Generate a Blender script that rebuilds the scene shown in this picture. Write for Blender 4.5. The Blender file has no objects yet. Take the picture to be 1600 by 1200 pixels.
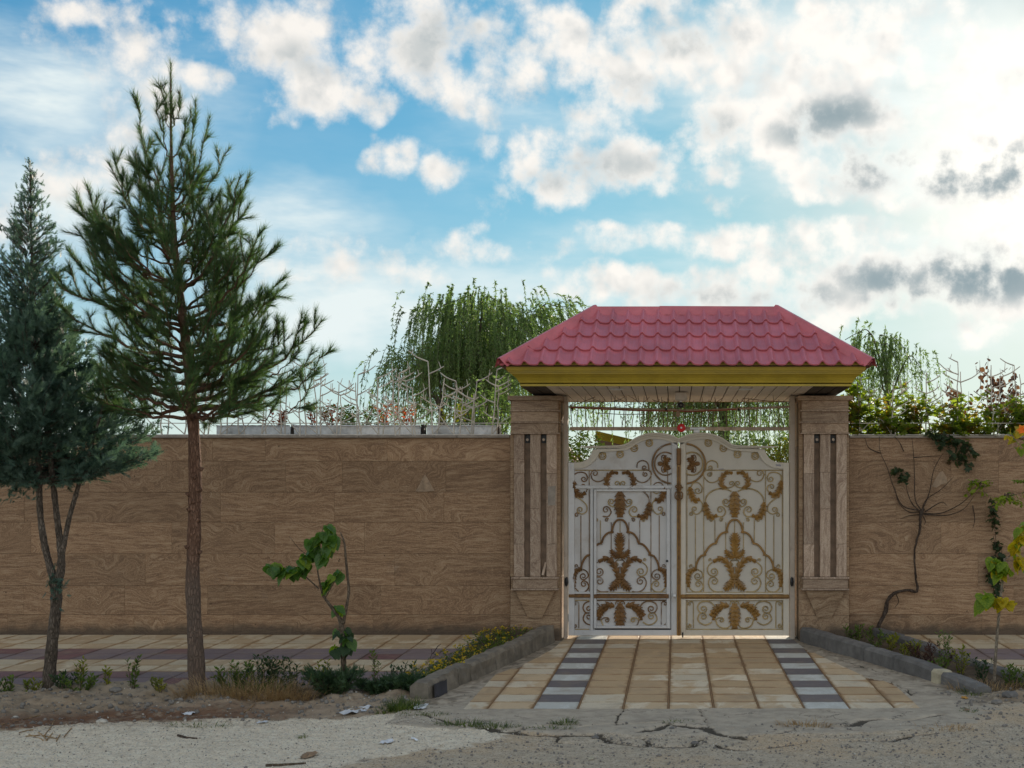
import bpy, bmesh, math, random
import numpy as np
from mathutils import Vector, Matrix

random.seed(7)
RNG = np.random.default_rng(11)
SC = bpy.context.scene
COL = SC.collection

# ---------------------------------------------------------------- camera
F = 1970.0          # focal length in photograph pixels (1600 wide)
CX, CY = 1056.0, 768.0
H = 1.823
cam_d = bpy.data.cameras.new('camera')
cam = bpy.data.objects.new('camera', cam_d)
COL.objects.link(cam)
cam.location = (0, 0, H)
cam.rotation_euler = (math.radians(90), 0, 0)
cam_d.sensor_width = 36.0
cam_d.lens = F / 1600.0 * 36.0
cam_d.shift_x = -(CX - 800.0) / 1600.0
cam_d.shift_y = (CY - 600.0) / 1600.0
cam_d.clip_start = 0.1
cam_d.clip_end = 5000
SC.camera = cam

SUN_AZ = math.radians(16.5)      # to the right of straight ahead
SUN_EL = math.radians(14.7)
SC.view_settings.view_transform = 'Standard'
SC.view_settings.look = 'None'
SC.view_settings.exposure = 0.78
SC.view_settings.gamma = 1.0
SC.view_settings.use_curve_mapping = False
SC.cycles.max_bounces = 8
SC.cycles.transparent_max_bounces = 8
SC.cycles.use_adaptive_sampling = False
SC.cycles.sample_clamp_indirect = 6.0
try:
    SC.cycles.use_denoising = True
except Exception:
    pass


# ---------------------------------------------------------------- node helper
class G:
    def __init__(s, nt):
        s.nt = nt
        nt.nodes.clear()

    def n(s, typ, ins=None, **kw):
        nd = s.nt.nodes.new(typ)
        for k, v in kw.items():
            setattr(nd, k, v)
        for k, v in (ins or {}).items():
            s.set(nd.inputs[k], v)
        return nd

    def set(s, sock, v):
        if v is None:
            return
        if isinstance(v, bpy.types.NodeSocket):
            s.nt.links.new(v, sock)
        else:
            if sock.type == 'RGBA' and not isinstance(v, (int, float)):
                v = tuple(v) + ((1.0,) if len(v) == 3 else ())
            elif sock.type == 'RGBA':
                v = (v, v, v, 1)
            elif sock.type == 'VECTOR' and isinstance(v, (int, float)):
                v = (v, v, v)
            sock.default_value = v

    def m(s, op, a, b=None, c=None, clamp=False):
        nd = s.nt.nodes.new('ShaderNodeMath')
        nd.operation = op
        nd.use_clamp = clamp
        for i, v in enumerate((a, b, c)):
            if v is not None:
                s.set(nd.inputs[i], v)
        return nd.outputs[0]

    def v(s, op, a, b=None, c=None, scale=None):
        nd = s.nt.nodes.new('ShaderNodeVectorMath')
        nd.operation = op
        for i, x in enumerate((a, b, c)):
            if x is not None:
                s.set(nd.inputs[i], x)
        if scale is not None:
            s.set(nd.inputs['Scale'], scale)
        return nd.outputs['Value'] if op in ('LENGTH', 'DOT_PRODUCT', 'DISTANCE') else nd.outputs[0]

    def noise(s, vec, scale, detail=4, rough=0.55, dist=0.0, col=False):
        nd = s.n('ShaderNodeTexNoise', {'Vector': vec, 'Scale': scale, 'Detail': detail,
                                        'Roughness': rough, 'Distortion': dist})
        return nd.outputs['Color'] if col else nd.outputs['Fac']

    def vor(s, vec, scale, feature='F1', out='Distance', rnd=1.0):
        nd = s.n('ShaderNodeTexVoronoi', {'Vector': vec, 'Scale': scale, 'Randomness': rnd}, feature=feature)
        return nd.outputs[out]

    def ramp(s, fac, stops, interp='LINEAR'):
        nd = s.nt.nodes.new('ShaderNodeValToRGB')
        cr = nd.color_ramp
        cr.interpolation = interp
        while len(cr.elements) > 1:
            cr.elements.remove(cr.elements[-1])
        for i, (p, c) in enumerate(stops):
            e = cr.elements[0] if i == 0 else cr.elements.new(p)
            e.position = p
            if isinstance(c, (int, float)):
                c = (c, c, c)
            e.color = tuple(c) + (1,)
        s.set(nd.inputs[0], fac)
        return nd.outputs[0]

    def mr(s, val, a, b, c=0.0, d=1.0, smooth=True):
        nd = s.n('ShaderNodeMapRange', {0: val, 1: a, 2: b, 3: c, 4: d})
        nd.interpolation_type = 'SMOOTHSTEP' if smooth else 'LINEAR'
        return nd.outputs[0]

    def mix(s, fac, a, b, blend='MIX'):
        nd = s.nt.nodes.new('ShaderNodeMix')
        nd.data_type = 'RGBA'
        nd.blend_type = blend
        s.set(nd.inputs[0], fac)
        s.set(nd.inputs[6], a)
        s.set(nd.inputs[7], b)
        return nd.outputs[2]

    def map(s, vec, scale=(1, 1, 1), loc=(0, 0, 0), rot=(0, 0, 0)):
        return s.n('ShaderNodeMapping', {'Vector': vec, 'Location': loc, 'Rotation': rot, 'Scale': scale}).outputs[0]

    def obj(s):
        return s.nt.nodes.new('ShaderNodeTexCoord').outputs['Object']

    def pos(s):
        return s.nt.nodes.new('ShaderNodeNewGeometry').outputs['Position']

    def rnd(s):
        return s.nt.nodes.new('ShaderNodeObjectInfo').outputs['Random']

    def attr(s, name, out='Fac'):
        return s.n('ShaderNodeAttribute', attribute_name=name).outputs[out]

    def bump(s, h, strength=0.3, dist=0.01):
        return s.n('ShaderNodeBump', {'Height': h, 'Strength': strength, 'Distance': dist}).outputs[0]

    def out(s, surf):
        o = s.nt.nodes.new('ShaderNodeOutputMaterial')
        s.nt.links.new(surf, o.inputs['Surface'])

    def pbr(s, col, rough=0.6, bump=None, metal=0.0, spec=0.5, **kw):
        ins = {'Base Color': col, 'Roughness': rough, 'Metallic': metal, 'Specular IOR Level': spec}
        if bump is not None:
            ins['Normal'] = bump
        ins.update(kw)
        nd = s.n('ShaderNodeBsdfPrincipled', ins)
        return nd.outputs[0]


# ---------------------------------------------------------------- world: Nishita sky + clouds
W = bpy.data.worlds.new('World')
SC.world = W
W.use_nodes = True


def build_world():
    g = G(W.node_tree)
    d = g.nt.nodes.new('ShaderNodeTexCoord').outputs['Generated']
    d = g.v('NORMALIZE', d)
    sep = g.n('ShaderNodeSeparateXYZ', {0: d})
    dx, dy, dz = sep.outputs
    sky = g.n('ShaderNodeTexSky', sky_type='NISHITA', sun_disc=False, sun_elevation=SUN_EL,
              sun_rotation=SUN_AZ, altitude=100.0, air_density=1.0, dust_density=0.6, ozone_density=3.0)
    skyc = sky.outputs[0]
    skyc = g.mix(1.0, skyc, SKY_TINT, 'MULTIPLY')
    # thin high haze evens the aureole out: roll the physical sky off smoothly
    lum = g.v('DOT_PRODUCT', skyc, (0.3, 0.5, 0.2))
    skyc = g.v('SCALE', skyc, scale=g.m('DIVIDE', SKY_GAIN, g.m('MULTIPLY_ADD', lum, SKY_ROLL, 1.0)))
    # tangent coordinates of the sky in front
    ys = g.m('MAXIMUM', dy, 0.08)
    U = g.m('DIVIDE', dx, ys)
    Wv = g.m('DIVIDE', dz, ys)
    uw = g.n('ShaderNodeCombineXYZ', {0: U, 1: Wv, 2: 0.0}).outputs[0]
    front = g.mr(dy, 0.25, 0.5)
    # cheap domain warp so cloud edges are not ellipses
    wn = g.noise(d, 7.0, 4, 0.6, col=True)
    warp = g.v('SCALE', g.v('SUBTRACT', wn, (0.5, 0.5, 0.5)), scale=0.13)
    uww = g.v('ADD', uw, warp)

    def blobs(lst, vec):
        acc = None
        for (px, py, rx, ry, w) in lst:
            c = ((px - CX) / F, (CY - py) / F, 0)
            q = g.v('MULTIPLY', g.v('SUBTRACT', vec, c), (F / rx, F / ry, 0))
            val = g.m('MULTIPLY_ADD', g.v('DOT_PRODUCT', q, q), -w, w)
            acc = val if acc is None else g.m('SMOOTH_MAX', acc, val, 0.15)
        return acc
    uwc = g.v('ADD', uw, g.v('SCALE', warp, scale=0.6))
    B = blobs(CLOUDS, uwc)
    B = g.m('MAXIMUM', B, -1.2)
    # elsewhere: broken cumulus from noise only, cover raised for whiter fill light
    hi = g.mr(dz, 0.02, 0.5)
    nb = g.noise(g.map(d, (1, 1, 1.6)), 3.2, 3, 0.5)
    Bb = g.mr(nb, 0.34, 0.56, -0.9, 1.0, smooth=False)
    Ball = g.m('ADD', g.m('MULTIPLY', B, front), g.m('MULTIPLY', Bb, g.m('SUBTRACT', 1.0, front)))
    n1 = g.noise(d, 30.0, 9, 0.68)
    sdv = (math.sin(SUN_AZ) * 0.007, 0.004, 0.010)
    n1s = g.noise(g.v('ADD', d, sdv), 24.0, 3, 0.5)
    relief = g.m('SUBTRACT', g.noise(d, 24.0, 3, 0.5), n1s)
    n2 = g.noise(g.v('ADD', d, (3, 1, 2)), 13.0, 4, 0.55)
    nn = g.m('ADD', g.m('MULTIPLY', g.m('SUBTRACT', n1, 0.5), 3.4), g.m('MULTIPLY', g.m('SUBTRACT', n2, 0.5), 2.6))
    bv = g.n('ShaderNodeTexVoronoi', {'Vector': g.v('ADD', d, g.v('SCALE', wn, scale=0.02)), 'Scale': 27.0, 'Detail': 2.0, 'Roughness': 0.55})
    bil = g.m('SUBTRACT', 0.80, bv.outputs['Distance'])
    nn = g.m('MULTIPLY_ADD', bil, 1.5, nn)
    raw = g.m('ADD', Ball, nn)
    dens = g.mr(raw, -0.75, 0.95)
    # thin veil
    veil = g.noise(g.map(d, (1, 1, 3.5), rot=(0, 0.3, 0)), 3.0, 6, 0.6)
    vb = g.m('MAXIMUM', blobs(VEILS, uww), 0.0)
    veil_d = g.m('MULTIPLY', g.mr(veil, 0.30, 0.66), g.m('MULTIPLY_ADD', vb, 1.15, 0.15), clamp=True)
    # cloud thickness -> grey
    thick = g.mr(raw, 0.5, 2.4)
    D = blobs(DARKS, g.v('ADD', uw, g.v('SCALE', warp, scale=0.3)))
    dk = g.m('MULTIPLY', g.m('MULTIPLY', g.mr(g.m('ADD', D, g.m('MULTIPLY', nn, 0.22)), -0.7, 2.1), g.mr(raw, -0.2, 1.3)), front)
    # brightness towards the sun, and added fill opposite it
    sd = (math.sin(SUN_AZ) * math.cos(SUN_EL), math.cos(SUN_AZ) * math.cos(SUN_EL), math.sin(SUN_EL))
    cs = g.m('MAXIMUM', g.v('DOT_PRODUCT', d, sd), 0.0)
    glow = g.m('POWER', cs, 60.0)
    glow2 = g.m('POWER', cs, 6.0)
    n3 = g.noise(g.v('ADD', d, (0.0, 0.0, 0.35)), 26.0, 6, 0.62)
    shade = g.m('MULTIPLY', g.mr(g.m('MULTIPLY_ADD', bil, -0.35, n3), 0.36, 0.62), g.m('MULTIPLY_ADD', thick, 0.75, 0.12), clamp=True)
    shade = g.m('MULTIPLY_ADD', relief, 2.6, shade, clamp=True)
    cw = g.mix(shade, CLOUD_LIT, CLOUD_SHADE)
    cw = g.mix(dk, cw, CLOUD_DARK)
    anti = g.m('MAXIMUM', g.m('MULTIPLY', g.v('DOT_PRODUCT', d, sd), -0.45), 0.0)  # brightens the unseen clouds opposite the sun to fill the shaded scene
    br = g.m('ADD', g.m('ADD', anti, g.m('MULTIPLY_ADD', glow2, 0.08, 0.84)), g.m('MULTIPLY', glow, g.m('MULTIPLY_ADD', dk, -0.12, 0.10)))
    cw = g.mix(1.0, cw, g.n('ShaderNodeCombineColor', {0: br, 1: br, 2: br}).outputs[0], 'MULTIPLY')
    # pale air low over the horizon
    lum2 = g.v('DOT_PRODUCT', skyc, (0.2, 0.5, 0.3))
    skyc = g.mix(g.m('MULTIPLY', g.m('POWER', cs, 38.0), 0.85), skyc, g.v('SCALE', (1.04, 1.0, 0.93), scale=lum2))
    hz = g.m('MULTIPLY', g.m('POWER', g.m('SUBTRACT', 1.0, g.m('ABSOLUTE', dz)), 6.5), 0.94)
    skyc = g.mix(hz, skyc, g.mix(glow2, HORIZON_FAR, HORIZON_SUN))
    skyc = g.mix(veil_d, skyc, VEIL_COL)
    gl = g.v('SCALE', (3.6, 3.0, 2.4), scale=g.m('POWER', cs, 200.0))
    skyc = g.mix(1.0, skyc, gl, 'ADD')
    cov = g.m('MULTIPLY', dens, 0.95)
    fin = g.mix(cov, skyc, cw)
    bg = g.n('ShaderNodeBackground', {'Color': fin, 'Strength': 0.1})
    o = g.nt.nodes.new('ShaderNodeOutputWorld')
    g.nt.links.new(bg.outputs[0], o.inputs['Surface'])


SKY_TINT = (0.19, 1.05, 1.26)
SKY_GAIN = 0.73
SKY_ROLL = 0.13
CLOUD_LIT = (6.7, 6.35, 5.9)
CLOUD_SHADE = (3.7, 3.9, 3.95)
CLOUD_DARK = (1.75, 2.3, 2.55)
HORIZON_FAR = (4.9, 5.15, 4.9)
HORIZON_SUN = (6.0, 5.35, 4.8)
VEIL_COL = (4.8, 5.3, 5.3)
CLOUDS = [  # direction given as the photograph's pixels, radii in the same unit
    (445, 50, 110, 75, 1.0), (480, 140, 75, 65, 0.95), (640, 70, 150, 95, 1.0), (565, 165, 50, 32, 0.8),
    (690, 150, 70, 40, 0.7), (785, 150, 70, 70, 0.9), (800, 50, 70, 90, 0.9),
    (225, 95, 70, 90, 0.55), (115, 70, 50, 35, 0.4), (235, 175, 50, 40, 0.4), (130, 10, 60, 22, 0.5),
    (325, 122, 36, 24, 0.7), (160, 250, 85, 55, 0.75), (190, 210, 50, 40, 0.5),
    (615, 253, 52, 26, 0.85), (690, 262, 50, 30, 0.8), (745, 243, 38, 32, 0.8),
    (820, 230, 55, 40, 0.7), (890, 265, 110, 60, 1.0), (985, 260, 85, 48, 0.95), (870, 305, 90, 30, 0.7), (1040, 295, 40, 22, 0.5),
    (960, 130, 70, 75, 1.0), (1035, 75, 100, 85, 1.0), (1130, 60, 90, 90, 0.95), (880, 40, 45, 62, 0.8),
    (1100, 205, 68, 62, 1.1), (1125, 270, 40, 20, 0.8), (940, 185, 80, 40, 0.6),
    (1255, 100, 120, 85, 1.0), (1340, 60, 130, 90, 1.0), (1450, 40, 120, 60, 0.7), (1570, 110, 90, 100, 0.7),
    (1230, 240, 110, 62, 1.0), (1310, 190, 120, 70, 1.0), (1430, 180, 100, 70, 0.75), (1190, 185, 40, 30, 0.6),
    (1430, 290, 210, 58, 1.15), (1560, 270, 120, 70, 1.0), (1290, 315, 90, 28, 0.8), (1580, 370, 130, 50, 0.7),
    (1000, 450, 130, 26, 0.75), (1110, 455, 150, 40, 0.9), (1330, 445, 170, 55, 1.0), (1510, 440, 160, 65, 1.1), (880, 445, 70, 20, 0.5),
    (1150, 378, 210, 22, 0.6), (1320, 390, 140, 26, 0.6), (1480, 385, 150, 30, 0.6), (960, 365, 60, 10, 0.35),
    (605, 410, 70, 18, 0.5), (1540, 525, 40, 18, 0.6), (500, 415, 80, 14, 0.35),
    (1720, 150, 200, 200, 0.8), (1750, 420, 160, 70, 0.7), (600, -120, 400, 110, 0.8), (1250, -120, 420, 120, 0.8),
    (560, 410, 110, 30, 0.35), (760, 385, 60, 20, 0.3), (1160, 320, 60, 16, 0.4), (1230, 150, 60, 40, 0.6), (880, 120, 40, 40, 0.5),
    (-150, 60, 120, 90, 0.4), (-200, 320, 160, 60, 0.5),
]
VEILS = [
    (60, 100, 200, 120, 1.0), (440, 380, 200, 120, 1.1), (560, 470, 240, 110, 1.0), (700, 420, 260, 70, 0.7), (90, 300, 150, 120, 0.8),
    (1000, 400, 300, 80, 0.6), (1350, 470, 420, 110, 0.8), (850, 230, 220, 120, 0.7), (1300, 150, 420, 220, 0.8), (250, 150, 180, 160, 0.5),
    (900, 520, 420, 60, 0.6),
]
DARKS = [
    (1310, 188, 90, 36, 1.6), (1255, 212, 70, 26, 1.2), (1420, 258, 150, 46, 2.0), (1530, 275, 170, 56, 2.2), (1350, 288, 100, 28, 1.2),
    (1390, 440, 120, 34, 1.6), (1540, 435, 160, 54, 2.0), (1450, 468, 150, 28, 1.4), (1610, 265, 100, 46, 1.8), (1250, 458, 90, 24, 1.1), (1410, 160, 50, 22, 1.0),
    (690, 70, 100, 50, 0.7), (1070, 60, 80, 30, 0.7), (1110, 200, 44, 30, 0.8), (950, 268, 100, 26, 0.7), (1120, 460, 120, 22, 0.8), (470, 90, 50, 30, 0.5), (1000, 140, 50, 26, 0.5), (860, 290, 60, 20, 0.5),
]
build_world()

sun_d = bpy.data.lights.new('sun', 'SUN')
sun_d.energy = 3.2
sun_d.angle = math.radians(0.6)
sun_d.color = (1.0, 0.86, 0.68)
sun = bpy.data.objects.new('sun', sun_d)
COL.objects.link(sun)
sun.location = (6, 30, 20)
_sv = Vector((math.sin(SUN_AZ) * math.cos(SUN_EL), math.cos(SUN_AZ) * math.cos(SUN_EL), math.sin(SUN_EL)))
sun.rotation_euler = _sv.to_track_quat('Z', 'Y').to_euler()


# ---------------------------------------------------------------- mesh helpers
def P(px, py, D):
    return Vector(((px - CX) * D / F, D, H - (py - CY) * D / F))


OFF = {}


def props(o, label=None, cat=None, group=None, kind=None):
    if label:
        o['label'] = label
    if cat:
        o['category'] = cat
    if group:
        o['group'] = group
    if kind:
        o['kind'] = kind
    return o


def thing(name, loc, label, cat, group=None):
    o = bpy.data.objects.new(name, None)
    o.empty_display_size = 0.2
    COL.objects.link(o)
    o.location = loc
    OFF[o] = Vector(loc)
    return props(o, label, cat, group)


def link(name, me, parent=None, mats=(), off=None):
    o = bpy.data.objects.new(name, me)
    COL.objects.link(o)
    for mm in mats:
        me.materials.append(mm)
    if parent is not None:
        o.parent = parent
        OFF[o] = OFF[parent]
    else:
        OFF[o] = Vector((0, 0, 0)) if off is None else Vector(off)
        o.location = OFF[o]
    return o


class MB:
    """collects faces in world coordinates and links them as one mesh object"""

    def __init__(s):
        s.v = []
        s.f = []
        s.mi = []

    def add(s, vs, fs, mi=0):
        b = len(s.v)
        s.v += [tuple(p) for p in vs]
        for f in fs:
            s.f.append(tuple(i + b for i in f))
            s.mi.append(mi)

    def box(s, x0, x1, y0, y1, z0, z1, mi=0, bev=0.0):
        if bev <= 0:
            vs = [(x, y, z) for z in (z0, z1) for y in (y0, y1) for x in (x0, x1)]
            s.add(vs, [(0, 2, 3, 1), (4, 5, 7, 6), (0, 1, 5, 4), (2, 6, 7, 3), (0, 4, 6, 2), (1, 3, 7, 5)], mi)
            return
        bm = bmesh.new()
        bmesh.ops.create_cube(bm, size=1.0)
        for v in bm.verts:
            v.co = Vector(((x0 + x1) / 2 + v.co.x * (x1 - x0), (y0 + y1) / 2 + v.co.y * (y1 - y0), (z0 + z1) / 2 + v.co.z * (z1 - z0)))
        bmesh.ops.bevel(bm, geom=bm.edges[:], offset=bev, segments=1, affect='EDGES')
        s.bm(bm, mi)

    def bm(s, bm, mi=0):
        bm.verts.index_update()
        s.add([v.co.copy() for v in bm.verts], [[v.index for v in f.verts] for f in bm.faces], mi)
        bm.free()

    def tube(s, pts, rad, n=6, mi=0, cap=True):
        pts = [Vector(p) for p in pts]
        m = len(pts)
        if not hasattr(rad, '__len__'):
            rad = [rad] * m
        rings = []
        nrm = None
        for i, p in enumerate(pts):
            t = (pts[min(i + 1, m - 1)] - pts[max(i - 1, 0)])
            t = t.normalized() if t.length > 1e-9 else Vector((0, 0, 1))
            if nrm is None:
                a = Vector((0, 1, 0)) if abs(t.y) < 0.8 else Vector((1, 0, 0))
                nrm = (a - t * a.dot(t)).normalized()
            else:
                nrm = nrm - t * nrm.dot(t)
                nrm = nrm.normalized() if nrm.length > 1e-6 else t.orthogonal().normalized()
            bn = t.cross(nrm)
            rings.append([p + (nrm * math.cos(2 * math.pi * k / n) + bn * math.sin(2 * math.pi * k / n)) * rad[i] for k in range(n)])
        vs = [q for r in rings for q in r]
        fs = []
        for i in range(m - 1):
            for k in range(n):
                a, b = i * n + k, i * n + (k + 1) % n
                fs.append((a, b, b + n, a + n))
        if cap:
            fs.append(tuple(range(n - 1, -1, -1)))
            fs.append(tuple((m - 1) * n + k for k in range(n)))
        s.add(vs, fs, mi)

    def prism(s, poly, y0, y1, mi=0):
        """polygon of (x, z) extruded from y0 (front) to y1"""
        n = len(poly)
        vs = [(x, y0, z) for x, z in poly] + [(x, y1, z) for x, z in poly]
        fs = [tuple(range(n)), tuple(range(2 * n - 1, n - 1, -1))]
        for i in range(n):
            j = (i + 1) % n
            fs.append((i, i + n, j + n, j))
        s.add(vs, fs, mi)

    def slab(s, poly, z0, z1, mi=0):
        """polygon of (x, y) extruded from z0 to z1; z may be functions"""
        f0 = z0 if callable(z0) else (lambda x, y: z0)
        f1 = z1 if callable(z1) else (lambda x, y: z1)
        n = len(poly)
        vs = [(x, y, f0(x, y)) for x, y in poly] + [(x, y, f1(x, y)) for x, y in poly]
        fs = [tuple(range(n)), tuple(range(2 * n - 1, n - 1, -1))]
        for i in range(n):
            j = (i + 1) % n
            fs.append((i, i + n, j + n, j))
        s.add(vs, fs, mi)

    def build(s, name, mats, parent=None, smooth=False, off=None, fix=True):
        if not isinstance(mats, (list, tuple)):
            mats = [mats]
        o_ = OFF[parent] if parent is not None else Vector(off or (0, 0, 0))
        me = bpy.data.meshes.new(name)
        v = np.array(s.v, dtype=float) - np.array(o_)
        me.from_pydata(v.tolist(), [], s.f)
        if len(mats) > 1:
            me.polygons.foreach_set('material_index', s.mi)
        if fix:
            bm = bmesh.new()
            bm.from_mesh(me)
            bmesh.ops.recalc_face_normals(bm, faces=bm.faces[:])
            bm.to_mesh(me)
            bm.free()
        if smooth:
            me.polygons.foreach_set('use_smooth', [True] * len(me.polygons))
            if smooth == 'auto':
                me.set_sharp_from_angle(angle=math.radians(40))
        me.update()
        return link(name, me, parent, mats, off=off)


def mesh_np(name, v, f, mats, parent=None, off=None, smooth=False, mi=None):
    """triangles or quads from numpy arrays"""
    o_ = np.array(OFF[parent]) if parent is not None else np.array(off or (0, 0, 0), dtype=float)
    v = np.asarray(v, dtype=np.float32) - o_.astype(np.float32)
    f = np.asarray(f, dtype=np.int32)
    k = f.shape[1]
    me = bpy.data.meshes.new(name)
    me.vertices.add(len(v))
    me.vertices.foreach_set('co', v.ravel())
    me.loops.add(f.size)
    me.loops.foreach_set('vertex_index', f.ravel())
    me.polygons.add(len(f))
    me.polygons.foreach_set('loop_start', np.arange(len(f), dtype=np.int32) * k)
    if mi is not None:
        me.polygons.foreach_set('material_index', np.asarray(mi, dtype=np.int32))
    if smooth:
        me.polygons.foreach_set('use_smooth', np.ones(len(f), dtype=bool))
    me.update(calc_edges=True)
    return link(name, me, parent, mats if isinstance(mats, (list, tuple)) else [mats], off=off)


def unit(a):
    return a / np.maximum(np.linalg.norm(a, axis=-1, keepdims=True), 1e-9)


def scatter(tv, tf, pos, fwd, up, scale):
    """copies of a template (x side, y forward, z normal) placed at pos"""
    tv = np.asarray(tv, float)
    tf = np.asarray(tf, int)
    pos = np.asarray(pos, float)
    fwd = unit(np.asarray(fwd, float))
    side = np.cross(fwd, np.asarray(up, float))
    bad = np.linalg.norm(side, axis=1) < 1e-4
    side[bad] = np.cross(fwd[bad], np.array([0.3, 0.5, 0.81]))
    side = unit(side)
    nr = np.cross(side, fwd)
    scale = np.asarray(scale, float)
    if scale.ndim == 1:
        scale = np.repeat(scale[:, None], 3, 1)
    sv = tv[None] * scale[:, None, :]
    w = pos[:, None, :] + sv[..., 0:1] * side[:, None] + sv[..., 1:2] * fwd[:, None] + sv[..., 2:3] * nr[:, None]
    n, k = len(pos), len(tv)
    f = tf[None] + (np.arange(n) * k)[:, None, None]
    return w.reshape(-1, 3), f.reshape(-1, tf.shape[1])


def cat_mesh(lst):
    vs, fs, b = [], [], 0
    for v, f in lst:
        vs.append(v)
        fs.append(np.asarray(f) + b)
        b += len(v)
    return np.concatenate(vs), np.concatenate(fs)


def crom(pts, n=8):
    """Catmull-Rom through points (any dimension)"""
    p = [np.array(q, float) for q in pts]
    if len(p) < 3:
        return [tuple(q) for q in p]
    p = [2 * p[0] - p[1]] + p + [2 * p[-1] - p[-2]]
    out = []
    for i in range(1, len(p) - 2):
        a, b, c, d = p[i - 1:i + 3]
        for k in range(n):
            t = k / n
            out.append(0.5 * ((2 * b) + (c - a) * t + (2 * a - 5 * b + 4 * c - d) * t * t + (3 * b - a - 3 * c + d) * t ** 3))
    out.append(p[-2])
    return [tuple(q) for q in out]


def rand_unit(n):
    return unit(RNG.normal(size=(n, 3)))


LEAF_V = [(0, 0, 0), (-0.28, 0.42, 0.05), (0, 0.45, -0.03), (0.28, 0.42, 0.05), (0, 1, -0.08)]
LEAF_F = [(0, 2, 1), (0, 3, 2), (1, 2, 4), (2, 3, 4)]
BLADE_V = [(-0.5, 0, 0), (0.5, 0, 0), (0, 1, 0)]
BLADE_F = [(0, 1, 2)]
# ---------------------------------------------------------------- materials
def newmat(name):
    m = bpy.data.materials.new(name)
    m.use_nodes = True
    return m, G(m.node_tree)


def travertine(name, dark, mid, light, vertical=False, grime=True):
    m, g = newmat(name)
    r = g.rnd()
    co = g.obj()
    off = g.n('ShaderNodeCombineXYZ', {0: g.m('MULTIPLY', r, 37.0), 1: g.m('MULTIPLY', r, 91.0), 2: g.m('MULTIPLY', r, 53.0)}).outputs[0]
    c = g.v('ADD', co, off)
    if vertical:
        c = g.map(c, rot=(0, math.radians(90), 0))
    # slow warp makes the strata swirl like burl in places
    w = g.noise(g.map(c, (0.9, 1.0, 1.3)), 1.0, 2, 0.5, 0.3)
    w2 = g.noise(g.map(c, (3.0, 3.0, 4.0)), 1.6, 3, 0.5)
    sep = g.n('ShaderNodeSeparateXYZ', {0: c})
    swirl = g.mr(w, 0.50, 0.68, 0.06, 0.9)
    tilt = g.m('MULTIPLY', g.m('SUBTRACT', r, 0.5), 0.16)
    z = g.m('ADD', sep.outputs[2], g.m('MULTIPLY', w2, g.m('MULTIPLY', swirl, 0.50)))
    z = g.m('ADD', z, g.m('MULTIPLY', sep.outputs[0], tilt))
    st = g.n('ShaderNodeCombineXYZ', {0: g.m('MULTIPLY', sep.outputs[0], 1.5), 1: sep.outputs[1], 2: g.m('MULTIPLY', z, 19.0)}).outputs[0]
    a = g.noise(st, 1.6, 6, 0.66)
    b = g.noise(g.v('MULTIPLY', st, (4.0, 3.0, 3.6)), 1.6, 4, 0.6)
    b2 = g.noise(g.v('MULTIPLY', st, (3.0, 3.0, 9.0)), 1.6, 3, 0.6)
    fac = g.m('ADD', g.m('MULTIPLY', a, 0.45), g.m('ADD', g.m('MULTIPLY', b, 0.33), g.m('MULTIPLY', b2, 0.22)))
    fac = g.mr(fac, 0.32, 0.68, 0.0, 1.0, smooth=False)
    col = g.ramp(fac, [(0.10, dark), (0.38, [x * .55 + y * .45 for x, y in zip(dark, mid)]), (0.52, mid), (0.68, [x * .5 + y * .5 for x, y in zip(light, mid)]), (0.86, light)])
    spk = g.noise(co, 75.0, 3, 0.75)
    col = g.mix(g.mr(spk, 0.50, 0.72, 0, 0.55), col, [x * 1.15 for x in light])
    col = g.mix(g.mr(spk, 0.46, 0.28, 0, 0.6), col, dark)
    # broad tone from slab to slab
    tone = g.m('MULTIPLY_ADD', r, 0.34, 0.83)
    col = g.mix(1.0, col, g.n('ShaderNodeCombineColor', {0: tone, 1: tone, 2: tone}).outputs[0], 'MULTIPLY')
    # holes along the strata
    hv = g.noise(g.v('MULTIPLY', st, (7.0, 5.0, 1.1)), 1.5, 3, 0.5)
    area = g.noise(c, 1.7, 2, 0.5)
    hole = g.m('MULTIPLY', g.mr(hv, 0.70, 0.735), g.mr(area, 0.50, 0.62))
    col = g.mix(hole, col, [x * 0.28 for x in dark])
    # dusty pale scuffs
    du = g.noise(g.map(g.pos(), (1, 1, 0.8)), 2.2, 6, 0.7)
    col = g.mix(g.mr(du, 0.60, 0.86, 0, 0.5), col, (0.42, 0.36, 0.29))
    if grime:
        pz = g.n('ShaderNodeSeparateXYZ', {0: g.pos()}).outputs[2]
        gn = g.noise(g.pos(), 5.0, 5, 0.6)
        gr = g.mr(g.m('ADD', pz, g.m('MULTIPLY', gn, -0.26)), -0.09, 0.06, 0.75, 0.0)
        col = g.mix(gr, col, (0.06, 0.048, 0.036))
    bmp = g.bump(g.m('SUBTRACT', fac, g.m('MULTIPLY', hole, 0.8)), 0.25, 0.008)
    g.out(g.pbr(col, g.mr(a, 0.3, 0.7, 0.55, 0.75), bmp, spec=0.35))
    return m


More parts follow.
